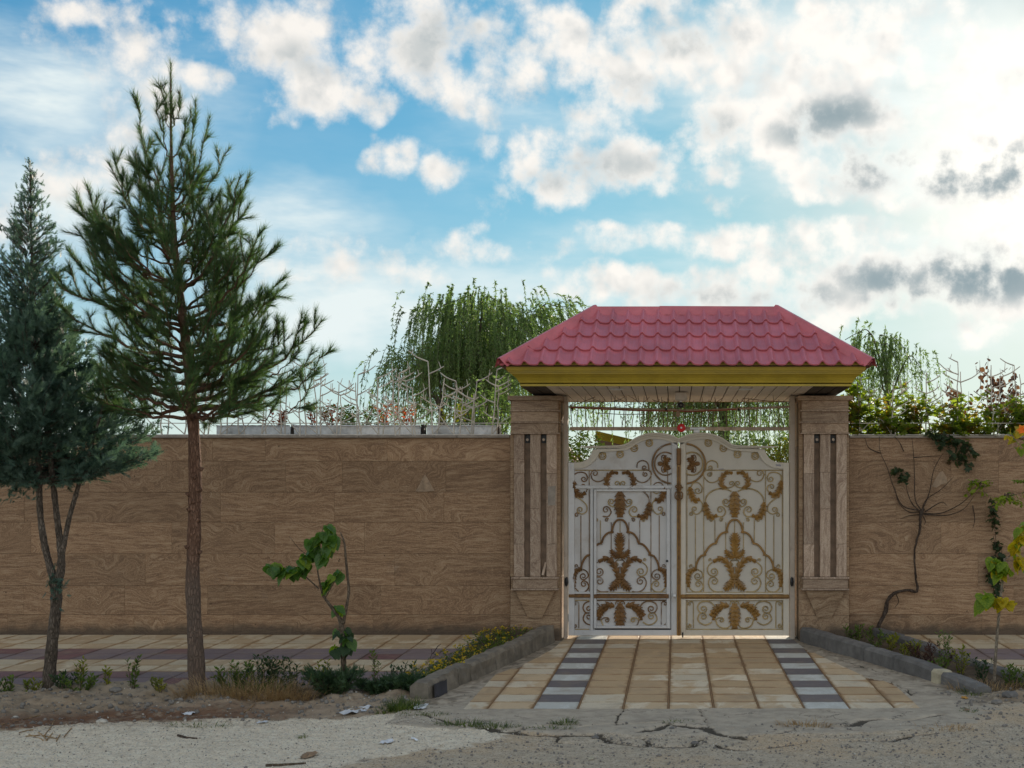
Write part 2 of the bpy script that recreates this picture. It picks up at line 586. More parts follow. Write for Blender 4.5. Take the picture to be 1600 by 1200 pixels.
def simple(name, col, rough=0.6, var=0.25, scale=6.0, bump=0.15, metal=0.0, spec=0.4, dirt=None, dirt_amt=0.0, dirt_scale=3.0):
    m, g = newmat(name)
    co = g.obj()
    r = g.rnd()
    n = g.noise(co, scale, 6, 0.6)
    n2 = g.noise(co, scale * 7, 3, 0.6)
    k = g.m('ADD', g.mr(n, 0.25, 0.75, 1 - var, 1 + var), g.m('MULTIPLY', g.m('SUBTRACT', n2, 0.5), var * 0.7))
    k = g.m('MULTIPLY', k, g.m('MULTIPLY_ADD', r, 0.16, 0.92))
    c = g.mix(1.0, col, g.n('ShaderNodeCombineColor', {0: k, 1: k, 2: k}).outputs[0], 'MULTIPLY')
    if dirt:
        dn = g.noise(g.v('ADD', co, (5, 2, 7)), dirt_scale, 7, 0.65)
        c = g.mix(g.mr(dn, 0.52, 0.74, 0, dirt_amt), c, dirt)
    g.out(g.pbr(c, g.mr(n, 0.3, 0.7, max(0.05, rough - 0.08), min(1, rough + 0.08)),
                g.bump(n2, bump, 0.004), metal=metal, spec=spec))
    return m


def leafmat(name, c1, c2, trans=0.35, tcol=None, scale=14.0, rough=0.5, spec=0.3, c3=None, c3amt=0.0):
    m, g = newmat(name)
    co = g.obj()
    wn = g.n('ShaderNodeTexWhiteNoise', {'Vector': g.v('SNAP', co, (0.045, 0.045, 0.045))}).outputs[0]
    n = g.noise(co, scale, 3, 0.6)
    n0 = g.noise(co, 1.8, 3, 0.6)
    f = g.m('ADD', g.m('MULTIPLY', n, 0.55), g.m('MULTIPLY_ADD', wn, 0.35, g.m('MULTIPLY', g.m('SUBTRACT', n0, 0.5), 0.5)))
    c = g.ramp(f, [(0.25, c1), (0.75, c2)])
    if c3:
        c = g.mix(g.mr(g.noise(g.v('ADD', co, (9, 9, 9)), scale * 0.5, 4, 0.7), 0.62 - 0.25 * c3amt, 0.70 - 0.2 * c3amt), c, c3)
    tc = g.v('MULTIPLY', c, [2.0 * x for x in (tcol or (1.35, 1.45, 0.6))])
    d = g.pbr(c, rough, spec=spec)
    t = g.n('ShaderNodeBsdfTranslucent', {'Color': tc}).outputs[0]
    mx = g.n('ShaderNodeMixShader', {0: trans, 1: d, 2: t})
    g.out(mx.outputs[0])
    return m


def bark(name, c1, c2, c3, vs=9.0, plates=False):
    m, g = newmat(name)
    co = g.obj()
    st = g.map(co, (1.0, 1.0, 0.28))
    v = g.vor(g.v('ADD', st, g.v('SCALE', g.noise(st, 24, 3, 0.6, col=True), scale=0.04)), vs * 5.0, 'DISTANCE_TO_EDGE')
    n = g.noise(st, vs * 1.6, 6, 0.65)
    cr = g.mr(v, 0.0, 0.22)
    c = g.ramp(n, [(0.3, c1), (0.5, c2), (0.72, c3)])
    c = g.mix(g.m('MULTIPLY_ADD', cr, -0.5, 0.5, clamp=True), c, [x * 0.35 for x in c1])
    if plates:      # old plated bark low on the trunk, thin rusty bark above
        hz = g.n('ShaderNodeSeparateXYZ', {0: co}).outputs[2]
        up = g.mr(g.m('ADD', hz, g.m('MULTIPLY', n, 0.5)), 1.1, 1.7)
        c = g.mix(up, g.mix(0.55, c, (0.17, 0.14, 0.115)), g.mix(0.35, c, (0.20, 0.10, 0.062)))
    g.out(g.pbr(c, 0.88, g.bump(g.m('ADD', cr, n), 0.9, 0.012), spec=0.2))
    return m


M = {}
M['stone'] = travertine('travertine', (0.165, 0.090, 0.048), (0.335, 0.204, 0.113), (0.475, 0.335, 0.21))
M['stone_pillar'] = travertine('travertine_pillar', (0.175, 0.102, 0.058), (0.36, 0.235, 0.138), (0.48, 0.355, 0.232))
M['stone_strip'] = travertine('travertine_strip', (0.215, 0.138, 0.094), (0.425, 0.308, 0.222), (0.57, 0.45, 0.345), vertical=True, grime=False)
M['stone_cap'] = travertine('travertine_cap', (0.195, 0.122, 0.080), (0.385, 0.268, 0.182), (0.52, 0.40, 0.29), grime=False)
M['stone_recess'] = simple('recess_stone', (0.26, 0.185, 0.13), 0.8, 0.3, 9)
M['core'] = simple('wall_core', (0.16, 0.12, 0.09), 0.9)
M['mortar'] = simple('mortar', (0.085, 0.062, 0.045), 0.95, 0.3, 20)
M['coping'] = simple('coping_stone', (0.30, 0.255, 0.21), 0.7, 0.25, 8, dirt=(0.10, 0.08, 0.06), dirt_amt=0.5)
M['red'] = None
M['olive'] = simple('olive_paint', (0.41, 0.295, 0.03), 0.42, 0.16, 3, 0.06, dirt=(0.12, 0.085, 0.012), dirt_amt=0.45, dirt_scale=1.6)
M['olive_matt'] = simple('matt_olive_paint', (0.27, 0.20, 0.02), 0.9, 0.16, 3, 0.06, spec=0.1)
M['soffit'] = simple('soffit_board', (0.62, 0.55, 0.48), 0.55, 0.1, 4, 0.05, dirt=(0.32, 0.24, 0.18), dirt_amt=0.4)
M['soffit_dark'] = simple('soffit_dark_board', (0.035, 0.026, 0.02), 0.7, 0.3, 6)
M['post'] = simple('gate_post_paint', (0.50, 0.42, 0.34), 0.5, 0.12, 5, 0.05, dirt=(0.19, 0.10, 0.06), dirt_amt=0.6, dirt_scale=4)
M['cream'] = simple('cream_paint', (0.62, 0.565, 0.47), 0.42, 0.07, 3, 0.05, dirt=(0.42, 0.33, 0.22), dirt_amt=0.35, dirt_scale=4)
M['cream_panel'] = simple('cream_sheet', (0.575, 0.53, 0.455), 0.45, 0.06, 2, 0.05, dirt=(0.42, 0.36, 0.28), dirt_amt=0.4, dirt_scale=2.5)
M['white'] = simple('white_paint', (0.62, 0.615, 0.61), 0.42, 0.08, 3, 0.06, dirt=(0.36, 0.30, 0.25), dirt_amt=0.4, dirt_scale=5)
M['white_panel'] = simple('white_sheet', (0.56, 0.545, 0.53), 0.45, 0.10, 2, 0.06, dirt=(0.38, 0.31, 0.24), dirt_amt=0.55, dirt_scale=2.2)
M['gold'] = simple('gold_paint', (0.29, 0.155, 0.036), 0.42, 0.28, 14, 0.15, spec=0.5, dirt=(0.10, 0.05, 0.02), dirt_amt=0.7, dirt_scale=12)
M['gold_worn'] = simple('worn_gold_paint', (0.185, 0.092, 0.028), 0.55, 0.38, 14, 0.2, spec=0.4, dirt=(0.075, 0.03, 0.016), dirt_amt=0.85, dirt_scale=9)
M['gold_pale'] = simple('pale_gilt', (0.40, 0.29, 0.135), 0.5, 0.3, 16, 0.15, dirt=(0.20, 0.13, 0.06), dirt_amt=0.7, dirt_scale=10)
M['gold_rust'] = simple('rusty_gilt', (0.225, 0.135, 0.065), 0.6, 0.4, 14, 0.2, dirt=(0.56, 0.56, 0.57), dirt_amt=0.9, dirt_scale=5)
M['black'] = simple('black_plastic', (0.018, 0.018, 0.02), 0.4, 0.2, 6)
M['steel_old'] = simple('old_bar_paint', (0.45, 0.35, 0.26), 0.6, 0.3, 8, 0.2, dirt=(0.15, 0.075, 0.04), dirt_amt=0.7, dirt_scale=10)
M['twig_steel'] = simple('pale_spike_paint', (0.60, 0.55, 0.47), 0.55, 0.2, 8, dirt=(0.24, 0.16, 0.10), dirt_amt=0.6, dirt_scale=8)
M['rust_wire'] = simple('rusty_wire', (0.20, 0.14, 0.095), 0.75, 0.35, 14)
M['zinc'] = simple('zinc_sheet', (0.74, 0.76, 0.77), 0.42, 0.3, 5, 0.25, metal=0.1, dirt=(0.25, 0.24, 0.22), dirt_amt=0.7, dirt_scale=6)
M['red_disc'] = simple('red_plastic', (0.62, 0.016, 0.02), 0.4, 0.1, 4)
M['red_hose'] = simple('red_hose', (0.28, 0.05, 0.025), 0.5, 0.15, 4)
M['glass_dark'] = simple('lens_glass', (0.02, 0.02, 0.025), 0.1, 0.1, 4, spec=0.8)
M['paper'] = simple('white_plastic', (0.66, 0.68, 0.71), 0.5, 0.15, 9)
M['ink'] = simple('blue_ink', (0.10, 0.12, 0.30), 0.7)
M['plaster'] = simple('plaster_smear', (0.36, 0.258, 0.172), 0.85, 0.3, 14)
M['kerb'] = simple('kerb_stone', (0.185, 0.160, 0.125), 0.88, 0.35, 7, 0.7, dirt=(0.11, 0.105, 0.095), dirt_amt=0.75, dirt_scale=5)
M['kerb_grey'] = simple('grey_kerb_concrete', (0.155, 0.148, 0.14), 0.88, 0.3, 8, 0.6, dirt=(0.12, 0.12, 0.125), dirt_amt=0.7, dirt_scale=4)
M['kerb_paint'] = simple('worn_kerb_paint', (0.045, 0.045, 0.055), 0.7, 0.4, 8)
M['kerb_top'] = simple('pale_kerb_top', (0.33, 0.34, 0.36), 0.8, 0.3, 9, 0.5)
M['kerb_patch'] = simple('cream_patch', (0.50, 0.44, 0.31), 0.85, 0.3, 9)
M['pebble'] = simple('pebble', (0.50, 0.47, 0.41), 0.85, 0.3, 12)
M['pebble_d'] = simple('dark_pebble', (0.20, 0.185, 0.165), 0.85, 0.3, 12)
M['dry'] = leafmat('dry_straw', (0.22, 0.14, 0.07), (0.50, 0.37, 0.20), 0.3, (1.1, 1.0, 0.8))
M['needle_litter'] = leafmat('brown_needles', (0.10, 0.05, 0.028), (0.24, 0.13, 0.07), 0.15, (1.1, 1.0, 0.8))
M['pine'] = leafmat('pine_needles', (0.032, 0.066, 0.030), (0.105, 0.165, 0.070), 0.32, (1.1, 1.25, 0.6), 6.0)
M['cypress'] = leafmat('cypress_scales', (0.042, 0.082, 0.064), (0.125, 0.195, 0.152), 0.25, (1.2, 1.3, 0.9), 6.0)
M['willow'] = leafmat('willow_leaves', (0.078, 0.120, 0.052), (0.170, 0.225, 0.095), 0.5, (1.0, 1.15, 0.55), 3.0)
M['vine'] = leafmat('vine_leaves', (0.07, 0.115, 0.022), (0.19, 0.24, 0.042), 0.5, (1.5, 1.5, 0.5), 5.0, c3=(0.22, 0.14, 0.03), c3amt=0.35)
M['vine_dark'] = leafmat('dark_vine_leaves', (0.022, 0.042, 0.022), (0.06, 0.09, 0.04), 0.3, (1.3, 1.4, 0.6), 5.0, c3=(0.10, 0.05, 0.03), c3amt=0.3)
M['brown_leaf'] = leafmat('brown_leaves', (0.075, 0.040, 0.026), (0.17, 0.10, 0.055), 0.3, (1.2, 1.0, 0.7), 5.0)
M['redleaf'] = leafmat('red_leaves', (0.22, 0.045, 0.025), (0.42, 0.14, 0.05), 0.4, (1.3, 0.9, 0.6), 6.0, c3=(0.12, 0.14, 0.03), c3amt=0.5)
M['shrub'] = leafmat('shrub_leaves', (0.05, 0.09, 0.020), (0.15, 0.205, 0.042), 0.3, (1.4, 1.4, 0.5), 8.0)
M['shrub_y'] = leafmat('yellow_green_leaves', (0.10, 0.13, 0.016), (0.30, 0.28, 0.03), 0.3, (1.3, 1.3, 0.5), 8.0)
M['dark_shrub'] = leafmat('dark_shrub_leaves', (0.020, 0.042, 0.020), (0.055, 0.095, 0.035), 0.3, (1.3, 1.4, 0.6), 8.0)
M['purple_shrub'] = leafmat('purple_leaves', (0.045, 0.022, 0.020), (0.10, 0.05, 0.035), 0.25, (1.3, 1.0, 0.8), 8.0)
M['juniper'] = leafmat('juniper_leaves', (0.026, 0.056, 0.028), (0.075, 0.125, 0.058), 0.2, None, 8.0)
M['grass'] = leafmat('grass_blades', (0.035, 0.065, 0.014), (0.13, 0.16, 0.04), 0.3, None, 8.0)
M['flower'] = leafmat('yellow_flowers', (0.42, 0.29, 0.015), (0.62, 0.46, 0.03), 0.3, (1.1, 1.1, 0.6), 8.0)
M['bigleaf'] = leafmat('catalpa_leaves', (0.040, 0.10, 0.018), (0.115, 0.20, 0.036), 0.32, (1.3, 1.5, 0.4), 9.0, spec=0.45, rough=0.42)
M['yellowleaf'] = leafmat('turning_leaves', (0.30, 0.25, 0.012), (0.55, 0.42, 0.022), 0.4, (1.2, 1.15, 0.5), 6.0, c3=(0.16, 0.22, 0.02), c3amt=0.1)
M['limeleaf'] = leafmat('lime_leaves', (0.10, 0.18, 0.018), (0.26, 0.31, 0.03), 0.4, (1.3, 1.4, 0.5), 6.0)
M['orange'] = leafmat('orange_petals', (0.70, 0.20, 0.02), (0.85, 0.33, 0.03), 0.3, (1.1, 1, 0.8), 6.0)
M['pine_bark'] = bark('pine_bark', (0.10, 0.055, 0.038), (0.21, 0.125, 0.085), (0.32, 0.20, 0.14), plates=True)
M['bark'] = bark('grey_bark', (0.085, 0.066, 0.05), (0.17, 0.135, 0.105), (0.27, 0.225, 0.18), 11)
M['twig'] = bark('twig_bark', (0.10, 0.075, 0.052), (0.20, 0.15, 0.105), (0.30, 0.24, 0.18), 14)
M['pale_bark'] = bark('pale_bark', (0.22, 0.175, 0.125), (0.34, 0.28, 0.21), (0.44, 0.38, 0.30), 14)
M['vine_bark'] = bark('vine_bark', (0.06, 0.042, 0.032), (0.115, 0.082, 0.062), (0.17, 0.13, 0.10), 14)
M['housewall'] = simple('house_render', (0.42, 0.33, 0.25), 0.85, 0.15, 3)
M['brown_eave'] = simple('brown_eave', (0.16, 0.085, 0.055), 0.7, 0.2, 5)


def tile_mat(name, base, stain, amt, edge):
    m, g = newmat(name)
    r = g.rnd()
    co = g.obj()
    ps = g.pos()
    n = g.noise(ps, 5.0, 6, 0.65)
    ns = g.noise(g.map(ps, (2.2, 0.9, 1), loc=(3, 5, 0)), 1.5, 6, 0.68, 0.5)
    fine = g.noise(ps, 90, 3, 0.7)
    k = g.m('MULTIPLY', g.mr(fine, 0.3, 0.7, 0.88, 1.1), g.m('MULTIPLY_ADD', r, 0.22, 0.86))
    c = g.mix(1.0, base, g.n('ShaderNodeCombineColor', {0: k, 1: k, 2: k}).outputs[0], 'MULTIPLY')
    st = g.m('ADD', ns, g.m('MULTIPLY', g.m('SUBTRACT', r, 0.5), 0.22))
    c = g.mix(g.m('MULTIPLY', g.mr(st, 0.46, 0.60), amt), c, stain)
    # ochre seepage along the joints
    s = g.n('ShaderNodeSeparateXYZ', {0: co})
    ex = g.m('SUBTRACT', 0.2, g.m('ABSOLUTE', s.outputs[0]))
    ey = g.m('SUBTRACT', 0.2, g.m('ABSOLUTE', s.outputs[1]))
    e = g.m('ADD', g.m('MINIMUM', ex, ey), g.m('MULTIPLY', g.m('SUBTRACT', n, 0.5), 0.16))
    c = g.mix(g.mr(e, 0.0, 0.045, 0.75, 0.0), c, edge)
    dd = g.noise(ps, 2.4, 7, 0.7)
    c = g.mix(g.mr(dd, 0.48, 0.72, 0, 0.5), c, (0.30, 0.235, 0.165))
    g.out(g.pbr(c, g.mr(n, 0.3, 0.7, 0.6, 0.85), g.bump(fine, 0.3, 0.003), spec=0.3))
    return m


M['t_cream'] = tile_mat('cream_tile', (0.68, 0.59, 0.44), (0.50, 0.335, 0.17), 0.65, (0.33, 0.19, 0.08))
M['t_tan'] = tile_mat('tan_tile', (0.55, 0.395, 0.23), (0.42, 0.30, 0.18), 0.6, (0.26, 0.14, 0.06))
M['t_white'] = tile_mat('white_tile', (0.60, 0.61, 0.57), (0.42, 0.41, 0.36), 0.5, (0.34, 0.30, 0.24))
M['t_purple'] = tile_mat('purple_tile', (0.165, 0.148, 0.152), (0.19, 0.155, 0.145), 0.5, (0.13, 0.105, 0.095))
M['t_red'] = tile_mat('red_tile', (0.20, 0.105, 0.105), (0.19, 0.125, 0.12), 0.5, (0.11, 0.075, 0.07))
M['t_walk'] = tile_mat('walk_cream_tile', (0.60, 0.51, 0.36), (0.36, 0.235, 0.12), 0.6, (0.30, 0.18, 0.08))
M['t_walkp'] = tile_mat('walk_purple_tile', (0.205, 0.165, 0.175), (0.22, 0.165, 0.155), 0.5, (0.15, 0.11, 0.10))
M['grout'] = simple('sandy_grout', (0.17, 0.10, 0.05), 0.95, 0.4, 12, 0.5)


def roof_mat():
    m, g = newmat('red_roof_paint')
    co = g.obj()
    r = g.rnd()
    sep = g.n('ShaderNodeSeparateXYZ', {0: co})
    streak = g.noise(g.map(co, (42, 2.0, 2.0)), 1.0, 4, 0.6)
    n = g.noise(co, 3.0, 5, 0.6)
    k = g.m('MULTIPLY', g.mr(n, 0.25, 0.75, 0.82, 1.15), g.m('MULTIPLY_ADD', r, 0.20, 0.90))
    c = g.mix(1.0, (0.54, 0.135, 0.155), g.n('ShaderNodeCombineColor', {0: k, 1: k, 2: k}).outputs[0], 'MULTIPLY')
    c = g.mix(g.mr(streak, 0.52, 0.80, 0, 0.5), c, (0.50, 0.19, 0.20))
    rs = g.noise(co, 26, 5, 0.7)
    c = g.mix(g.mr(rs, 0.70, 0.80, 0, 0.5), c, (0.42, 0.30, 0.27))
    g.out(g.pbr(c, g.mr(streak, 0.3, 0.7, 0.34, 0.5), g.bump(n, 0.08, 0.01), spec=0.5))
    return m


M['red'] = roof_mat()


def ground_mat():
    m, g = newmat('street_ground')
    ps = g.pos()
    dirt = g.attr('dirt')
    grav = g.attr('gravel')
    conc = g.attr('concrete')
    needl = g.attr('litter')
    crack = g.attr('crack')
    soil = g.attr('soil')
    n1 = g.noise(ps, 1.2, 6, 0.65)
    n2 = g.noise(ps, 9.0, 6, 0.65)
    n3 = g.noise(ps, 60.0, 4, 0.7)
    v = g.vor(ps, 85.0)
    vc = g.vor(ps, 85.0, out='Color')
    vb = g.n('ShaderNodeSeparateColor', {0: vc}).outputs[0]
    # asphalt road worn to its aggregate
    asp = g.ramp(n2, [(0.25, (0.306, 0.259, 0.195)), (0.5, (0.438, 0.369, 0.276)), (0.75, (0.570, 0.476, 0.355))])
    asp = g.mix(g.mr(n1, 0.42, 0.66, 0, 0.8), asp, (0.500, 0.372, 0.237))
    asp = g.mix(g.m('MULTIPLY', g.mr(vb, 0.80, 0.95), 0.55), asp, (0.612, 0.535, 0.426))
    asp = g.mix(g.m('MULTIPLY', g.mr(vb, 0.16, 0.05), 0.6), asp, (0.119, 0.102, 0.082))
    # concrete
    con = g.ramp(n2, [(0.25, (0.310, 0.269, 0.211)), (0.5, (0.431, 0.373, 0.293)), (0.78, (0.531, 0.463, 0.362))])
    con = g.mix(g.mr(g.noise(g.map(ps, (0.7, 2.6, 1)), 2.0, 6, 0.7), 0.5, 0.72, 0, 0.65), con, (0.281, 0.241, 0.190))
    con = g.mix(g.mr(n3, 0.58, 0.75, 0, 0.4), con, (0.561, 0.492, 0.388))
    # pale fine gravel
    gr = g.ramp(n2, [(0.22, (0.505, 0.429, 0.321)), (0.5, (0.689, 0.594, 0.455)), (0.8, (0.753, 0.710, 0.557))])
    gr = g.mix(g.m('MULTIPLY', g.mr(vb, 0.72, 0.95), 0.6), gr, (0.753, 0.722, 0.623))
    gr = g.mix(g.m('MULTIPLY', g.mr(vb, 0.22, 0.05), 0.65), gr, (0.321, 0.275, 0.210))
    gr = g.mix(g.mr(g.noise(g.map(ps, (1.0, 3.2, 1)), 3.0, 6, 0.7), 0.52, 0.70, 0, 0.55), gr, (0.448, 0.380, 0.281))
    # dirt
    di = g.ramp(n2, [(0.22, (0.183, 0.137, 0.093)), (0.5, (0.305, 0.235, 0.162)), (0.8, (0.439, 0.354, 0.256))])
    di = g.mix(g.mr(n1, 0.45, 0.62, 0, 0.6), di, (0.403, 0.329, 0.244))
    di = g.mix(g.m('MULTIPLY', needl, g.mr(n2, 0.32, 0.52)), di, (0.165, 0.083, 0.046))
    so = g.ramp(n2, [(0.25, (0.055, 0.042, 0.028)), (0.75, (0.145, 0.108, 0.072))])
    edge = g.m('MULTIPLY', g.m('SUBTRACT', g.noise(ps, 6.0, 6, 0.7), 0.5), 1.5)

    def msk(a):
        return g.mr(g.m('ADD', a, edge), 0.32, 0.68)
    c = g.mix(msk(grav), asp, gr)
    c = g.mix(msk(dirt), c, di)
    c = g.mix(msk(conc), c, con)
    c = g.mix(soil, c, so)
    ck = g.m('MULTIPLY', g.mr(g.m('ADD', crack, g.m('MULTIPLY', g.m('SUBTRACT', n3, 0.5), 0.5)), 0.35, 0.7), 0.85)
    c = g.mix(ck, c, (0.028, 0.024, 0.018))
    # hair cracks in the concrete
    hc = g.vor(g.v('ADD', g.map(ps, (1, 1.7, 1)), g.v('SCALE', g.noise(ps, 4.0, 5, 0.65, col=True), scale=0.45)), 1.7, 'DISTANCE_TO_EDGE')
    hk = g.m('MULTIPLY', g.m('MULTIPLY', g.mr(hc, 0.004, 0.013, 1, 0), conc), g.mr(g.noise(ps, 1.7, 2, 0.5), 0.44, 0.56))
    c = g.mix(g.m('MULTIPLY', hk, 0.75), c, (0.05, 0.045, 0.038))
    hgt = g.m('ADD', g.m('MULTIPLY', n2, 0.5), g.m('MULTIPLY', g.m('ADD', n3, g.m('SUBTRACT', 1.0, v)), 0.4))
    g.out(g.pbr(c, 0.93, g.bump(hgt, 0.7, 0.012), spec=0.2))
    return m


M['ground'] = ground_mat()
# ---------------------------------------------------------------- ground
def zd(D):          # driveway ramp
    return -0.087 + (D - 11.02) * (0.055 / 4.94)


def zw(D):          # side walk
    return -0.069 + (D - 12.3) * (0.084 / 3.7)


Y_WALL = 16.0
CRACKS_PX = [
    [(665, 1118), (700, 1128), (740, 1135), (800, 1142), (840, 1146), (890, 1147), (935, 1147), (960, 1158), (1000, 1163), (1040, 1166), (1080, 1164), (1092, 1153), (1105, 1155), (1130, 1165), (1160, 1170), (1200, 1166), (1260, 1158), (1300, 1154), (1390, 1156), (1420, 1148), (1470, 1142), (1520, 1137)],
    [(1000, 1143), (1030, 1138), (1045, 1131), (1065, 1134), (1082, 1137), (1110, 1137), (1116, 1145), (1140, 1149), (1165, 1152)],
    [(1215, 1145), (1245, 1141), (1290, 1137), (1335, 1135), (1345, 1128), (1375, 1126), (1420, 1128), (1470, 1120)],
    [(1110, 1137), (1100, 1124), (1095, 1113)], [(905, 1136), (940, 1132), (985, 1131), (1040, 1130)],
    [(800, 1142), (850, 1134), (905, 1133)], [(960, 1133), (968, 1118), (972, 1111)], [(655, 1100), (700, 1098), (735, 1090), (765, 1078)],
    [(1395, 1066), (1420, 1080), (1425, 1087)], [(1300, 1032), (1340, 1042), (1385, 1054)],
    [(960, 1158), (985, 1150), (1010, 1150), (1015, 1162)], [(880, 1146), (870, 1155), (900, 1160)],
]


def seg_dist(X, Y, pts):
    d = np.full(X.shape, 9.0)
    for (ax, ay), (bx, by) in zip(pts[:-1], pts[1:]):
        vx, vy = bx - ax, by - ay
        t = np.clip(((X - ax) * vx + (Y - ay) * vy) / (vx * vx + vy * vy + 1e-9), 0, 1)
        d = np.minimum(d, np.hypot(X - ax - t * vx, Y - ay - t * vy))
    return d


def vnoise(X, Y, s, seed):
    r = np.random.default_rng(seed)
    g = r.random((257, 257))
    x, y = X * s + 100.3, Y * s + 57.7
    xi, yi = np.floor(x).astype(int), np.floor(y).astype(int)
    fx, fy = x - xi, y - yi
    fx, fy = fx * fx * (3 - 2 * fx), fy * fy * (3 - 2 * fy)
    a = g[xi % 256, yi % 256]; b = g[(xi + 1) % 256, yi % 256]
    c = g[xi % 256, (yi + 1) % 256]; d = g[(xi + 1) % 256, (yi + 1) % 256]
    return (a * (1 - fx) + b * fx) * (1 - fy) + (c * (1 - fx) + d * fx) * fy - 0.5


def fbm(X, Y, s, seed, o=4):
    return sum(vnoise(X, Y, s * 2 ** i, seed + i) / 2 ** i for i in range(o))


def ss(a, b, x):
    t = np.clip((x - a) / (b - a), 0, 1)
    return t * t * (3 - 2 * t)


# kerb and edge lines, world (x at depth)
def xl_out(D): return np.interp(D, [11.4, 15.65], [-2.37, -1.58])     # left kerb, centre line
def xl_in(D): return np.interp(D, [12.3, 15.95], [-2.68, -2.34])
def xr_out(D): return np.interp(D, [11.75, 15.65], [2.92, 1.62])
def xr_in(D): return np.interp(D, [12.4, 15.9], [3.55, 2.52])


def axis(*segs):
    out = []
    for a, b, st in segs:
        out += list(np.arange(a, b - 1e-6, st))
    out.append(segs[-1][1])
    return np.array(out)


def ground_z(X, Y, full=False):
    n_lo = fbm(X, Y, 0.9, 1)
    n_mid = fbm(X, Y, 4.0, 20)
    n_hi = fbm(X, Y, 17.0, 40, 3)
    wob = 0.22 * fbm(X, Y, 1.6, 60)
    Yw = Y + wob
    # front edge of the dirt bank: it runs out where the white gravel begins
    front = np.interp(X, [-9, -6.5, -4.6, -3.4, -2.7, -2.2], [9.95, 9.95, 10.45, 10.6, 10.75, 11.3])
    dirt = ss(-0.12, 0.18, Yw - front) * ss(-2.25, -2.45, X + wob * 0.3)
    bank = ss(0.0, 1.6, Y - front) * ss(-2.2, -2.6, X)
    gedge = np.interp(X, [-9, -2.35, -1.45, -0.9], [8.0, 8.75, 9.75, 10.35])
    grav = ss(-0.45, 0.45, Yw - gedge + 0.35 * n_mid) * (1 - dirt) * ss(-1.15, -1.5, X + wob) * ss(10.95, 10.6, Yw + 0.25 * (X + 1.5))
    lip = np.interp(X, [-2.6, -1.6, -0.9, 0, 0.4, 1.3, 1.9, 2.6], [10.55, 10.15, 10.05, 9.95, 9.9, 10.02, 10.15, 10.5])
    conc = ss(-0.10, 0.06, Y + 0.5 * wob - lip) * (1 - dirt) * ss(-2.5, -2.3, X) * ss(3.3, 2.4, X + (11.5 - Y) * 0.3)
    conc = np.maximum(conc, ss(10.9, 11.2, Y) * ss(-2.5, -2.2, X) * ss(3.0, 2.8, X + 0.2 * (Y - 11)))
    z = -0.10 + 0.012 * n_lo + 0.006 * n_mid + 0.004 * n_hi
    z = z + conc * (0.018 + 0.012 * ss(10.2, 11.0, Y))
    z = z + bank * (0.045 + 0.075 * (n_mid + 0.1) + 0.05 * n_lo) + dirt * (0.018 * n_hi + 0.02 * n_mid)
    z = z + grav * (0.006 * n_hi + 0.004 * n_mid)
    # right-hand verge
    rv = ss(2.7, 3.1, X - 0.25 * (Y - 11.5)) * ss(10.9, 11.6, Y + wob)
    z = z + rv * (0.02 + 0.05 * n_mid + 0.03 * n_hi)
    dirt = np.maximum(dirt, rv * 0.8)
    conc = conc * (1 - rv)
    # planter beds
    bl = (X > xl_in(Y) - 0.02) & (X < xl_out(Y) + 0.02) & (Y > 11.9) & (Y < 16)
    br = (X < xr_in(Y) + 0.02) & (X > xr_out(Y) - 0.02) & (Y > 11.9) & (Y < 16)
    bed = (bl | br)
    z = np.where(bed, np.maximum(zw(Y) - 0.01, -0.07) + 0.03 * n_mid + 0.012 * n_hi, z)
    # the concrete strips between the paving and the kerbs rise with the ramp
    dw = (Y > 11.02) & (Y < 16.6) & (X > xl_out(Y)) & (X < xr_out(Y)) & ~bed
    z = np.where(dw, zd(Y) - 0.008 + 0.012 * n_mid + 0.006 * n_hi, z)
    tiles = (Y > 11.06) & (Y < 16.35) & (X > lx(Y) + 0.05) & (X < rx(Y) - 0.05)
    z = np.where(tiles, zd(Y) - 0.075, z)
    walk = ((X < xl_in(Y) - 0.02) | (X > xr_in(Y) + 0.02)) & (Y > 12.28) & (Y < 16.6)
    z = np.where(walk, -0.2, z)
    under = (Y >= 16.35)
    z = np.where(under, -0.06 + 0.02 * n_lo, z)
    crack = np.zeros_like(X)
    if full:
        for i, px in enumerate(CRACKS_PX):
            pts = []
            for (u, v) in px:
                D = (H + 0.09) * F / (v - CY)
                pts.append(((u - CX) * D / F, D))
            wd = 0.026 if i in (0, 1, 2) else 0.012
            jit = 0.05 * vnoise(X, Y, 9.0, 90) + 0.02 * vnoise(X, Y, 30.0, 91)
            d = seg_dist(X + jit, Y + 0.8 * jit, pts)
            w2 = wd * (0.5 + 1.6 * np.clip(vnoise(X, Y, 2.5, 95 + i) + 0.4, 0, 1))
            crack = np.maximum(crack, np.clip(1.25 - d / w2 * 0.75, 0, 1))
        z = z - 0.028 * crack * (1 - dirt)
        sub = ss(0.35, 0.0, np.abs(Y - 10.05)) * ss(-0.05, 0.25, fbm(X, Y, 7.0, 130)) * ss(-2.0, -1.4, X)
        z = z + sub * 0.012 * n_hi
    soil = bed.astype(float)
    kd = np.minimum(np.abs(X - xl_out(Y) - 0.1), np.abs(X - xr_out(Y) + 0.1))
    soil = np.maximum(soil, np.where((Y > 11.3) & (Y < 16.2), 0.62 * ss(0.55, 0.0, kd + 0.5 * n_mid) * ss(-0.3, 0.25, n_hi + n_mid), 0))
    conc = np.where(Y > 16.36, 1.0, conc)
    dirt = np.where(Y > 16.36, 0.0, dirt)
    lit = ss(0.7, 0.1, np.abs(Y - (front + 0.25))) * ss(-2.6, -4.2, X) * 0.9
    return z, dirt, grav, conc, lit, crack, soil


